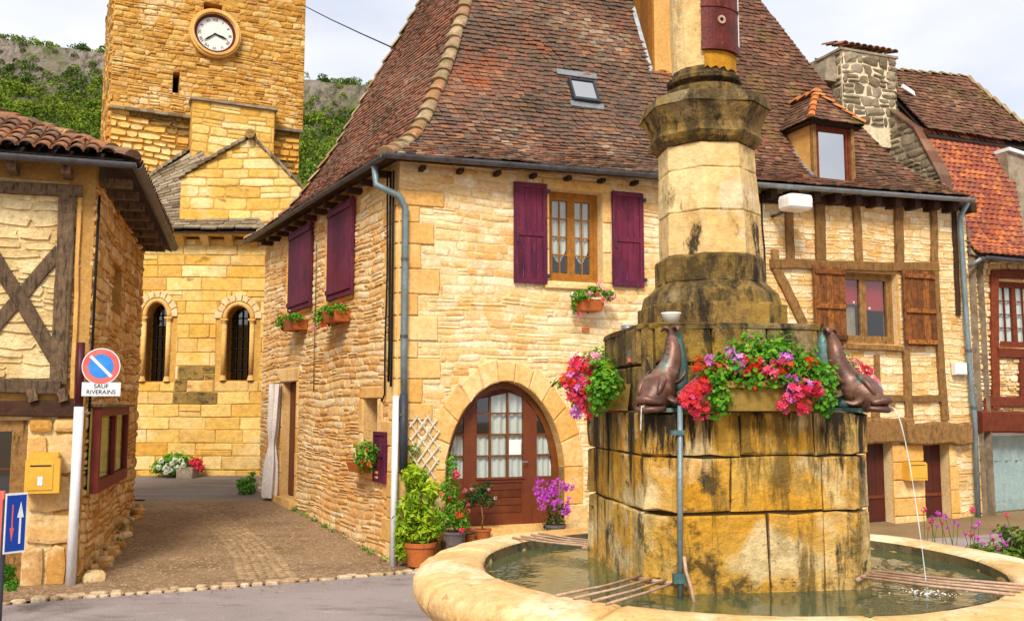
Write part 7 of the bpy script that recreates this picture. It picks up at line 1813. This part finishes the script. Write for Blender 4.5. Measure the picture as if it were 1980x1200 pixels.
# bowls on the ledge, metal box on its stem
cw = on_Y(1300, 620, 4.33); c1 = thing('white_bowl', 'small white bowl on the fountain ledge above the front left fish', 'bowl', V((cw.x, cw.y + .03, zt1 + .016)))
MB().lathe([(.002, .0), (.03, .0), (.045, .045), (.048, .052), (.043, .05), (.03, .008), (.002, .008)], V((cw.x, cw.y + .03, zt1 + .016)), 20).build('cup', 'white_plastic', c1, True)
cg_ = on_Y(1214, 640, 4.85); c2 = thing('grey_bowl', 'small grey bowl at the left end of the fountain ledge', 'bowl', V((cg_.x, cg_.y, zt1 + .016)))
MB().lathe([(.002, .0), (.03, .0), (.038, .035), (.034, .033), (.026, .008), (.002, .008)], V((cg_.x, cg_.y, zt1 + .016)), 20).build('cup', 'zinc_light', c2, True)
bb = on_Y(1235, 700, 4.45); bt = thing('metal_bracket', 'grey metal box with a red band on a stem left of the front fish', 'box', V((bb.x + .03, bb.y, zb1 + .007)))
W = Wall((bb.x - .055, bb.y), (1, -.25)); zt_ = on_Y(1235, 674, 4.45).z; zm_ = on_Y(1235, 692, 4.45).z; zl_ = on_Y(1235, 700, 4.45).z
MB().plate(W, [(0.0, zm_), (.085, zm_ + .004), (.085, zt_), (.01, zt_ - .004)], -.05, 0).build('lid', 'zinc', bt); MB().plate(W, [(.004, zl_), (.082, zl_ + .004), (.084, zm_ + .003), (.002, zm_ - .001)], -.048, .002).build('red_band', 'sign_red', bt)
MB().tube([V((bb.x + .015, bb.y + .02, zl_)), V((bb.x + .025, bb.y + .02, zl_ - .09)), V((bb.x + .04, bb.y - .0, zb1 + .006))], [.017, .015, .013], 8).build('stem', 'zinc', bt, True)
# ---- flower troughs
def scatter(t, Y, n, x, y, rx, ry, cols, r, seed):
    q = random.Random(seed); put(t, [(x + q.gauss(0, .45) * rx, y + q.gauss(0, .45) * ry, F_[q.choice(cols)], r * q.uniform(.7, 1.1)) for _ in range(n)], Y)
def trough(ci, out_, ln, label, z0):
    a = math.radians(ci); d = V((math.cos(a), math.sin(a), 0)); sd = V((-d.y, d.x, 0)); o = FC + d * out_ + V((0, 0, z0)); t = thing('flower_trough', label, 'flower trough', o, 'geranium troughs on the fountain')
    P = lambda s, dd, z: o + sd * s + d * dd + V((0, 0, z))
    MB().hexa([P(-ln / 2 + .03, .07, 0), P(ln / 2 - .03, .07, 0), P(ln / 2 - .03, -.05, 0), P(-ln / 2 + .03, -.05, 0), P(-ln / 2, .09, .125), P(ln / 2, .09, .125), P(ln / 2, -.06, .125), P(-ln / 2, -.06, .125)]).build('trough', 'trough_stone', t)
    MB().box(Wall((o - sd * (ln / 2 + .008) + d * .098).xy, sd.xy), 0, ln + .016, z0 + .1, z0 + .128, 0, .008).build('trough_lip', 'trough_stone', t)
    return t, P
def geranium(P, t, span, nblob, seed, heads, hpal, zc=.2, sag=.10, outw=.05, size=.016, r=.032, hd=None):
    rng = random.Random(seed); bl = []
    for i in range(nblob):
        s = -span / 2 + span * (i + .5) / nblob; e = 1 - (abs(s) / (span / 2)) ** 2
        bl.append((P(s, outw, zc - sag * (1 - e) + rng.uniform(-.01, .02)), (span / nblob * 1.1, .10, .07 + .06 * e), 300))
    bl.append((P(0, outw + .06, .13), (span * .4, .04, .045), 260))
    for s in (-1, 1): bl.append((P(s * span * .43, outw + .04, .06), (.07, .055, .10), 150))
    leafy(bl, size * 1.2, rng, 6, .5).build('foliage', 'leaf_geranium', t)
    for i in range(heads):
        s = rng.uniform(-.52, .52) * span; e = 1 - (abs(s) / (span / 2)) ** 2 * .8; low = rng.random()
        z = zc + (.08 + .03 * rng.random()) * e - (.17 * low ** 1.5) * (1.2 - .5 * e); dd = outw + .075 + .03 * low
        if hd: s, dd, z = hd(rng, s, dd, z)
        m = rng.choice(hpal); p = P(s, dd, z); blossom(t, p, m, r * rng.uniform(.65, 1.1) )
    return bl
t, P = trough(-86, .55, .44, 'front geranium trough between the two bronze fish', zb1 + .007)
geranium(P, t, .54, 7, 11, 0, None, zc=.225)
def put(t, pts, Y):
    for (x, y, m, r) in pts:
        p = on_Y(x, y, Y); blossom(t, p, m, r * 1.28)
F_ = {'r': 'flower_red', 'p': 'flower_pink', 'm': 'flower_lilac', 'o': 'flower_orange', 'l': 'flower_palepink', 'w': 'flower_white'}
put(t, [(x, y, F_[c], r) for x, y, c, r in [(1352, 703, 'o', .028), (1371, 695, 'm', .022), (1395, 711, 'o', .022), (1412, 680, 'm', .025), (1428, 699, 'm', .034), (1444, 701, 'o', .026), (1468, 698, 'o', .020), (1490, 720, 'p', .034), (1502, 724, 'r', .02), (1515, 690, 'm', .032), (1516, 704, 'o', .034), (1566, 701, 'o', .024), (1362, 734, 'o', .022), (1340, 754, 'r', .032), (1350, 756, 'o', .024), (1328, 773, 'r', .032), (1333, 780, 'p', .022), (1352, 799, 'p', .030), (1542, 737, 'r', .03), (1556, 748, 'r', .032), (1545, 750, 'm', .028), (1536, 768, 'p', .026), (1515, 786, 'p', .026), (1552, 790, 'p', .026), (1572, 755, 'p', .024), (1583, 760, 'r', .02), (1457, 748, 'o', .014), (1400, 713, 'l', .018), (1566, 742, 'p', .026)]], 4.02)
scatter(t, 4.0, 9, 1350, 765, 26, 36, 'rrp', .024, 1); scatter(t, 4.0, 13, 1545, 755, 30, 34, 'rpprm', .024, 2); scatter(t, 4.02, 9, 1450, 705, 110, 24, 'omorp', .02, 3)
t, P = trough(186, .60, .40, 'left geranium trough with bright pink and red blooms at the left of the pedestal', zb1 + .007)
geranium(P, t, .50, 6, 12, 0, None, zc=.19, outw=.06)
put(t, [(x, y, F_[c], r) for x, y, c, r in [(1113, 697, 'p', .030), (1120, 708, 'p', .026), (1150, 692, 'l', .028), (1140, 722, 'r', .026), (1172, 712, 'o', .022), (1108, 730, 'm', .034), (1098, 733, 'o', .028), (1118, 745, 'm', .032), (1108, 760, 'p', .03), (1125, 765, 'r', .034), (1160, 736, 'o', .026), (1170, 745, 'p', .028), (1188, 748, 'p', .024), (1155, 757, 'r', .026), (1120, 775, 'p', .03), (1160, 773, 'r', .024), (1150, 783, 'p', .02), (1135, 798, 'r', .026), (1200, 768, 'p', .02), (1212, 769, 'p', .018), (1148, 742, 'r', .022), (1128, 713, 'o', .022), (1180, 725, 'o', .016), (1100, 748, 'p', .028), (1090, 735, 'o', .018)]], 4.52)
scatter(t, 4.5, 22, 1125, 740, 36, 50, 'rppmo', .026, 4); scatter(t, 4.48, 9, 1175, 755, 40, 26, 'rrp', .022, 5)
t, P = trough(10, .58, .34, 'right geranium trough partly hidden behind the side-view fish', zb1 + .007)
geranium(P, t, .30, 4, 13, 0, None, zc=.17, outw=.02)
put(t, [(x, y, F_[c], r) for x, y, c, r in [(1652, 700, 'l', .02), (1660, 712, 'p', .03), (1668, 718, 'r', .03), (1680, 715, 'p', .022), (1690, 735, 'l', .022), (1694, 755, 'r', .024), (1697, 748, 'l', .02), (1640, 715, 'o', .02), (1676, 725, 'r', .02), (1700, 762, 'r', .018)]], 4.85)
# ================================================================== pots, plants, hanging boxes
rg = random.Random(201)
def pot(name, label, px, pyb, w_px, h_px, m, Y=None, z=None, rim=True):
    b = on_z(px, pyb, z) if z is not None else on_Y(px, pyb, Y)
    s = b.y / F * 1.0; r_ = w_px / 2 * s; h = h_px * s
    t = thing(name, label, 'potted plant', b, 'potted plants along the stone house')
    MB().lathe([(.001, .0), (r_ * .72, .0), (r_ * .93, h * .8), (r_ * 1.0, h * .81), (r_ * 1.02, h), (r_ * .93, h), (r_ * .88, h * .85), (.001, h * .85)], b, 24).build('pot', m, t, False)
    MB().lathe([(.001, h * .87), (r_ * .87, h * .87)], b, 16).build('soil', 'soil', t)
    return t, b, r_, h, s
def stems(t, b, h, tips, m='wood_brown', r=.008, name='stem'):
    for tp in tips:
        a = V((b.x, b.y, b.z + h)); mid = a.lerp(tp, .5) + V((rg.uniform(-.03, .03), rg.uniform(-.03, .03), 0)); MB().tube([a, mid, tp], [r, r * .8, r * .5], 6).build(name, m, t, True)
def blobs_px(lst, Y, s, dens=1.0, yr=.14):
    o = []
    for (x, y, rx, ry, n) in lst: o.append((on_Y(x, y, Y), (rx * s, yr, ry * s), int(n * dens)))
    return o
t, b, r_, h, s = pot('potted_shrub', 'large yellow green leafy shrub in a terracotta pot at the house corner', 812, 1092, 66, 44, 'terracotta', z=.03)
stems(t, b, h, [on_Y(800, 990, b.y), on_Y(830, 960, b.y), on_Y(790, 1010, b.y), on_Y(815, 930, b.y)])
leafy(blobs_px([(810, 960, 34, 34, 300), (790, 990, 30, 30, 260), (830, 1000, 26, 32, 260), (785, 1030, 26, 30, 230), (820, 1030, 30, 20, 160), (800, 920, 26, 26, 200), (835, 950, 18, 24, 140), (778, 1062, 16, 20, 110), (845, 1020, 12, 18, 80)], b.y - .02, s, .9, .16), .036, rg, 4, .5, droop=.35).build('foliage', 'leaf_yellow', t)
YW = MF.P(MF.px(815, 900)[0], 0, .06).y
t = thing('climbing_vine', 'thin green climber growing up the white lattice at the house corner', 'climber', MF.P(MF.px(795, 960)[0], .3, .05))
leafy(blobs_px([(795, 905, 8, 34, 130), (800, 870, 14, 18, 80), (792, 935, 12, 20, 90), (822, 925, 10, 14, 50)], YW, YW / F, 1, .05), .024, rg, 4, .3).build('foliage', 'leaf_geranium', t)
MB().tube([MF.P(MF.px(795, 980)[0], .25, .04), MF.P(MF.px(797, 920)[0], MF.px(797, 920)[1], .05), MF.P(MF.px(793, 860)[0], MF.px(793, 860)[1], .04)], .006, 5).build('stem', 'wood_brown', t)
# lattice
t = thing('wall_trellis', 'white diamond lattice on the wall between drainpipe and arched door', 'trellis', MF.P(MF.px(820, 930)[0], MF.px(820, 930)[1], .03))
for (x0, y0, x1, y1) in ((790, 815, 845, 895), (790, 845, 840, 925), (803, 803, 850, 870), (822, 800, 843, 832), (789, 872, 835, 940)): MB().beam(MF, MF.px(x0, y0), MF.px(x1, y1), .017, .028, .036).build('slat', 'lattice', t)
for (x0, y0, x1, y1) in ((792, 850, 824, 806), (795, 875, 843, 810), (805, 892, 848, 832), (812, 905, 848, 860), (820, 922, 846, 885), (790, 825, 806, 803)): MB().beam(MF, MF.px(x0, y0), MF.px(x1, y1), .017, .037, .045).build('slat', 'lattice', t)
ZP = a_base - .10
t, b, r_, h, s = pot('potted_shrub', 'tall dark green bush with red blooms in a grey pot left of the arched door', 879, 1053, 44, 26, 'pot_grey', z=ZP)
stems(t, b, h, [on_Y(878, 950, b.y), on_Y(868, 900, b.y), on_Y(890, 980, b.y)])
leafy(blobs_px([(874, 900, 13, 26, 150), (870, 945, 22, 30, 260), (880, 990, 27, 32, 300), (862, 1005, 16, 24, 130), (896, 1010, 15, 18, 110)], b.y, s, 1.1, .11), .022, rg, 4, .4).build('foliage', 'leaf_geranium', t)
put(t, [(880, 915, 'flower_red', .036), (884, 918, 'flower_pink', .026), (888, 995, 'flower_orange', .028), (893, 1024, 'flower_red', .026), (869, 960, 'flower_red', .014), (905, 975, 'flower_pink', .014), (853, 955, 'flower_red', .014)], b.y - .10)
t, b, r_, h, s = pot('potted_standard', 'small rose standard with slim stem in a terracotta pot before the arched door', 932, 1042, 36, 20, 'terracotta', z=ZP)
stems(t, b, h, [on_Y(930, 975, b.y)], r=.009)
leafy(blobs_px([(925, 955, 26, 22, 260), (908, 968, 16, 18, 110), (945, 970, 14, 12, 80), (940, 940, 14, 12, 70)], b.y, s, 1.1, .10), .02, rg, 4, .4).build('foliage', 'leaf_dark', t)
put(t, [(898, 948, 'flower_palepink', .022), (905, 985, 'flower_red', .018), (945, 945, 'flower_palepink', .016), (958, 962, 'flower_white', .014), (912, 945, 'flower_palepink', .016)], b.y - .08)
t, b, r_, h, s = pot('small_pot', 'small pot of red flowers between the grey pot and the rose standard', 908, 1046, 22, 14, 'terracotta', z=ZP)
leafy(blobs_px([(908, 1028, 13, 8, 90)], b.y, s, 1, .05), .018, rg, 6).build('foliage', 'leaf_geranium', t); put(t, [(906, 1022, 'flower_red', .022), (914, 1024, 'flower_pink', .016)], b.y - .05)
t, b, r_, h, s = pot('bougainvillea', 'purple bougainvillea on canes right of the arched door', 1074, 1040, 40, 26, 'pot_grey', z=ZP)
stems(t, b, h, [on_Y(1060, 950, b.y), on_Y(1083, 930, b.y), on_Y(1095, 985, b.y)], 'grate_iron', .006, 'cane')
leafy(blobs_px([(1075, 985, 24, 26, 170), (1070, 1010, 22, 14, 130), (1062, 950, 22, 20, 80)], b.y, s, 1, .10), .02, rg, 4).build('foliage', 'leaf_dark', t)
pts = []
for (x, y, rx, ry, n) in ((1062, 948, 26, 18, 34), (1092, 940, 18, 10, 14), (1045, 960, 12, 14, 10), (1095, 985, 9, 20, 12), (1060, 975, 20, 12, 12), (1040, 935, 10, 8, 5)):
    for _ in range(n): pts.append((x + rg.gauss(0, .5) * rx, y + rg.gauss(0, .5) * ry, 'flower_magenta', rg.uniform(.015, .024)))
put(t, pts, b.y - .09)
# hanging boxes
def hang(W, r_, label, mpot, fl, bl, dd=.10, name='hanging_planter', heads=(), msh='box'):
    u0, u1, z0, z1 = r_; t = thing(name, label, 'planter', W.P((u0 + u1) / 2, z0, .04), 'planters hanging on the stone house')
    mb = MB(); P = W.P; k = .03
    mb.hexa([P(u0 + k, z0, .02 + 2 * dd - .03), P(u1 - k, z0, .02 + 2 * dd - .03), P(u1 - k, z0, .02), P(u0 + k, z0, .02), P(u0, z1, .02 + 2 * dd), P(u1, z1, .02 + 2 * dd), P(u1, z1, .012), P(u0, z1, .012)]); mb.build('box', mpot, t)
    MB().tube([P((u0 + u1) / 2, z0 + .02, .0), P((u0 + u1) / 2, z0 - .02, .1)], .006, 5).build('bracket', 'cable_black', t)
    b2 = [(W.P(*W.px(x, y, 2 * dd), 1.7 * dd), (rx, ry, rz * 1.15), int(n * 1.3)) for (x, y, rx, ry, rz, n) in bl]
    leafy(b2, .026, rg, 6, .4).build('foliage', fl, t)
    for (x, y, m, r) in heads: blossom(t, W.P(*W.px(x, y, 2 * dd + .04), 2 * dd + .04), m, r)
    return t
hang(ML, ML.r(562, 620, 586, 639, .08), 'small orange box of geraniums under the farther lane shutter', 'terracotta', 'leaf_geranium', [(548, 622, .16, .12, .10, 330), (568, 614, .13, .1, .06, 160)], heads=[(530, 618, 'flower_palepink', .022), (548, 612, 'flower_orange', .022), (560, 600, 'flower_white', .014), (541, 640, 'flower_pink', .016)])
hang(ML, ML.r(636, 602, 668, 624, .08), 'larger orange box of geraniums under the nearer lane shutter', 'terracotta', 'leaf_geranium', [(622, 612, .16, .12, .11, 330), (645, 598, .18, .1, .07, 260)], heads=[(625, 627, 'flower_orange', .035), (605, 635, 'flower_palepink', .035), (600, 612, 'flower_palepink', .02), (640, 590, 'flower_orange', .018), (660, 585, 'flower_pink', .016)])
hang(ML, ML.r(692, 893, 716, 912, .06), 'leafy box with red blooms at the small low window on the lane', 'terracotta', 'leaf_geranium', [(703, 880, .15, .11, .16, 420)], .09, heads=[(686, 862, 'flower_red', .02), (702, 893, 'flower_red', .028), (714, 897, 'flower_orange', .028), (710, 868, 'flower_red', .018), (690, 880, 'flower_orange', .014)])
hang(MF, MF.r(1112, 580, 1160, 602, .08), 'terracotta boat planter with pink blooms under the front window', 'terracotta', 'leaf_geranium', [(1125, 572, .13, .1, .07, 190), (1150, 562, .10, .09, .06, 120), (1178, 570, .09, .08, .06, 110), (1112, 590, .03, .04, .09, 60)], heads=[(1160, 548, 'flower_palepink', .045), (1107, 568, 'flower_white', .024), (1140, 567, 'flower_palepink', .032), (1155, 568, 'flower_pink', .028), (1136, 582, 'flower_orange', .024), (1120, 607, 'flower_pink', .028), (1168, 580, 'flower_palepink', .034), (1185, 575, 'flower_palepink', .034), (1195, 582, 'flower_palepink', .02), (1172, 560, 'flower_palepink', .022)])
# vent hole under the window box
MB().box(MF, *MF.r(1124, 634, 1138, 641), .006, .028).build('wall_vent', 'terracotta', house)
# foot of the church
yC = CH.P(0, 0, .45).y
t = thing('flower_bed', 'white flowering bush with red blooms beside it at the foot of the church', 'flower bed', at(on_Y(345, 918, yC), gz(-6, 16.5)))
sC = yC / F
leafy(blobs_px([(322, 895, 20, 18, 340), (345, 890, 26, 18, 380), (340, 908, 34, 12, 260), (305, 905, 12, 14, 140), (355, 905, 20, 12, 160)], yC, sC, 1, .3), .045, rg, 5).build('foliage', 'leaf_geranium', t)
leafy(blobs_px([(378, 893, 12, 10, 120), (385, 903, 10, 8, 80)], yC, sC, 1, .2), .05, rg, 5).build('red_foliage', 'flower_red', t)
put(t, [(x, y, 'flower_white', .04) for x, y in ((312, 890), (318, 905), (325, 900), (330, 908), (342, 903), (338, 888), (348, 908), (322, 912), (355, 898), (307, 902), (333, 896), (350, 890))], yC - .3)
MB().box(CH, CH.px(362, 910)[0], CH.px(392, 910)[0], gz(-6, 16.5), CH.px(370, 900)[1], .2, .6).build('stone_trough', 'slab_grey', t)
t = thing('green_bush', 'low green bush at the far foot of the lane wall', 'bush', ML.P(-5.3, .25, .1)); yb = ML.P(-5.3, 0, .15).y
leafy(blobs_px([(478, 945, 18, 18, 300), (468, 932, 12, 10, 120), (485, 925, 8, 18, 100)], yb, yb / F, 1, .2), .035, rg, 6).build('foliage', 'leaf_geranium', t)
# left edge
t = thing('edge_plant', 'green plant at the bottom left corner by the blue sign', 'plant', at(on_Y(15, 1130, 7.3), 0)); leafy(blobs_px([(12, 1110, 16, 22, 260), (22, 1130, 12, 14, 120)], 7.3, 7.3 / F, 1, .1), .02, rg, 4).build('foliage', 'leaf_geranium', t)
# wild pinks behind the basin at the right
YF = 7.6; t = thing('pink_flower_patch', 'loose patch of pink flowers on thin stalks behind the basin at the right', 'flower patch', at(on_Y(1890, 1100, YF), 0)); sF = YF / F
leafy([(on_Y(x, y, YF), (rx * sF, .25, ry * sF), n) for x, y, rx, ry, n in ((1930, 1075, 60, 26, 700), (1980, 1060, 30, 30, 300), (1850, 1085, 50, 22, 400), (1800, 1080, 30, 20, 200), (1960, 1030, 20, 14, 80))], .035, rg, 4, .6).build('foliage', 'leaf_grass', t)
fl = [(1786, 985), (1803, 1000), (1815, 992), (1822, 1010), (1834, 1020), (1812, 1015), (1800, 1008), (1845, 1008), (1852, 1015), (1878, 1032), (1884, 1018), (1893, 1010), (1880, 985), (1866, 1030), (1900, 1050), (1920, 1042), (1935, 1035), (1948, 1020), (1946, 996), (1958, 1045), (1930, 1060), (1970, 1025), (1966, 1050), (1945, 1050), (1795, 1020), (1828, 998), (1890, 1040), (1925, 1055), (1975, 1040), (1915, 1030)]
mb = MB()
for i, (x, y) in enumerate(fl):
    Yk = YF + rg.uniform(-.2, .2); p = on_Y(x, y, Yk); blossom(t, p, ('flower_pink', 'flower_magenta', 'flower_magenta')[i % 3], rg.uniform(.016, .026)); mb.tube([p, V((p.x + rg.uniform(-.06, .06), p.y, p.z - .25)), V((p.x + rg.uniform(-.1, .1), p.y, .02))], .003, 4)
mb.build('stalks', 'leaf_grass', t)['kind'] = 'stuff'
# weeds along wall feet
mb = MB(); leafyb = []
for i in range(26):
    u = -rg.random() * 5.0; p = ML.P(u, 0, .06); leafyb.append((V((p.x, p.y, gz(p.x, p.y) + .03)), (.06, .05, .04), 10))
for i in range(30):
    u = rg.random() * 3.8; p = LS.P(u, 0, .08); leafyb.append((V((p.x, p.y, gz(p.x, p.y) + .02)), (.08, .06, .04), 12))
leafy(leafyb, .02, rg, 4).build('wall_weeds', 'leaf_geranium', None)['kind'] = 'stuff'
# fallen stones at the foot of the left house
fs_ = thing('foot_stones', 'x', 'x'); del fs_['label']; del fs_['category']; fs_['kind'] = 'structure'
pcs = []
for i in range(34):
    u = rg.random() * 3.9; p = LS.P(u, 0, rg.uniform(.03, .14)); pcs.append(cobble((p.x, p.y, gz(p.x, p.y)), rg.uniform(.08, .2), rg.uniform(.06, .14), rg.uniform(.03, .1), rg.uniform(0, 3), rg, rg.random()))
emit(pcs, 'stone', 'stone_rubble', fs_, 34)

# leaf litter and grit along the kerb
mb = MB(); rg = random.Random(88)
for _ in range(420):
    x = rg.uniform(-5.2, 3.0); y = kerb_y(x) - .10 - abs(rg.gauss(0, .22)) if rg.random() < .6 else kerb_y(x) + rg.uniform(.1, 2.8); z = gz(x, y) + .008; s = rg.uniform(.006, .02); a = rg.uniform(0, 6)
    mb.add([(x + math.cos(a) * s, y + math.sin(a) * s, z), (x - math.sin(a) * s * .5, y + math.cos(a) * s * .5, z + s * .3), (x - math.cos(a) * s, y - math.sin(a) * s, z + .001), (x + math.sin(a) * s * .5, y - math.cos(a) * s * .5, z + s * .2)], [(0, 1, 2, 3)], rg.random())
mb.build('leaf_litter', 'pebble', None)['kind'] = 'stuff'
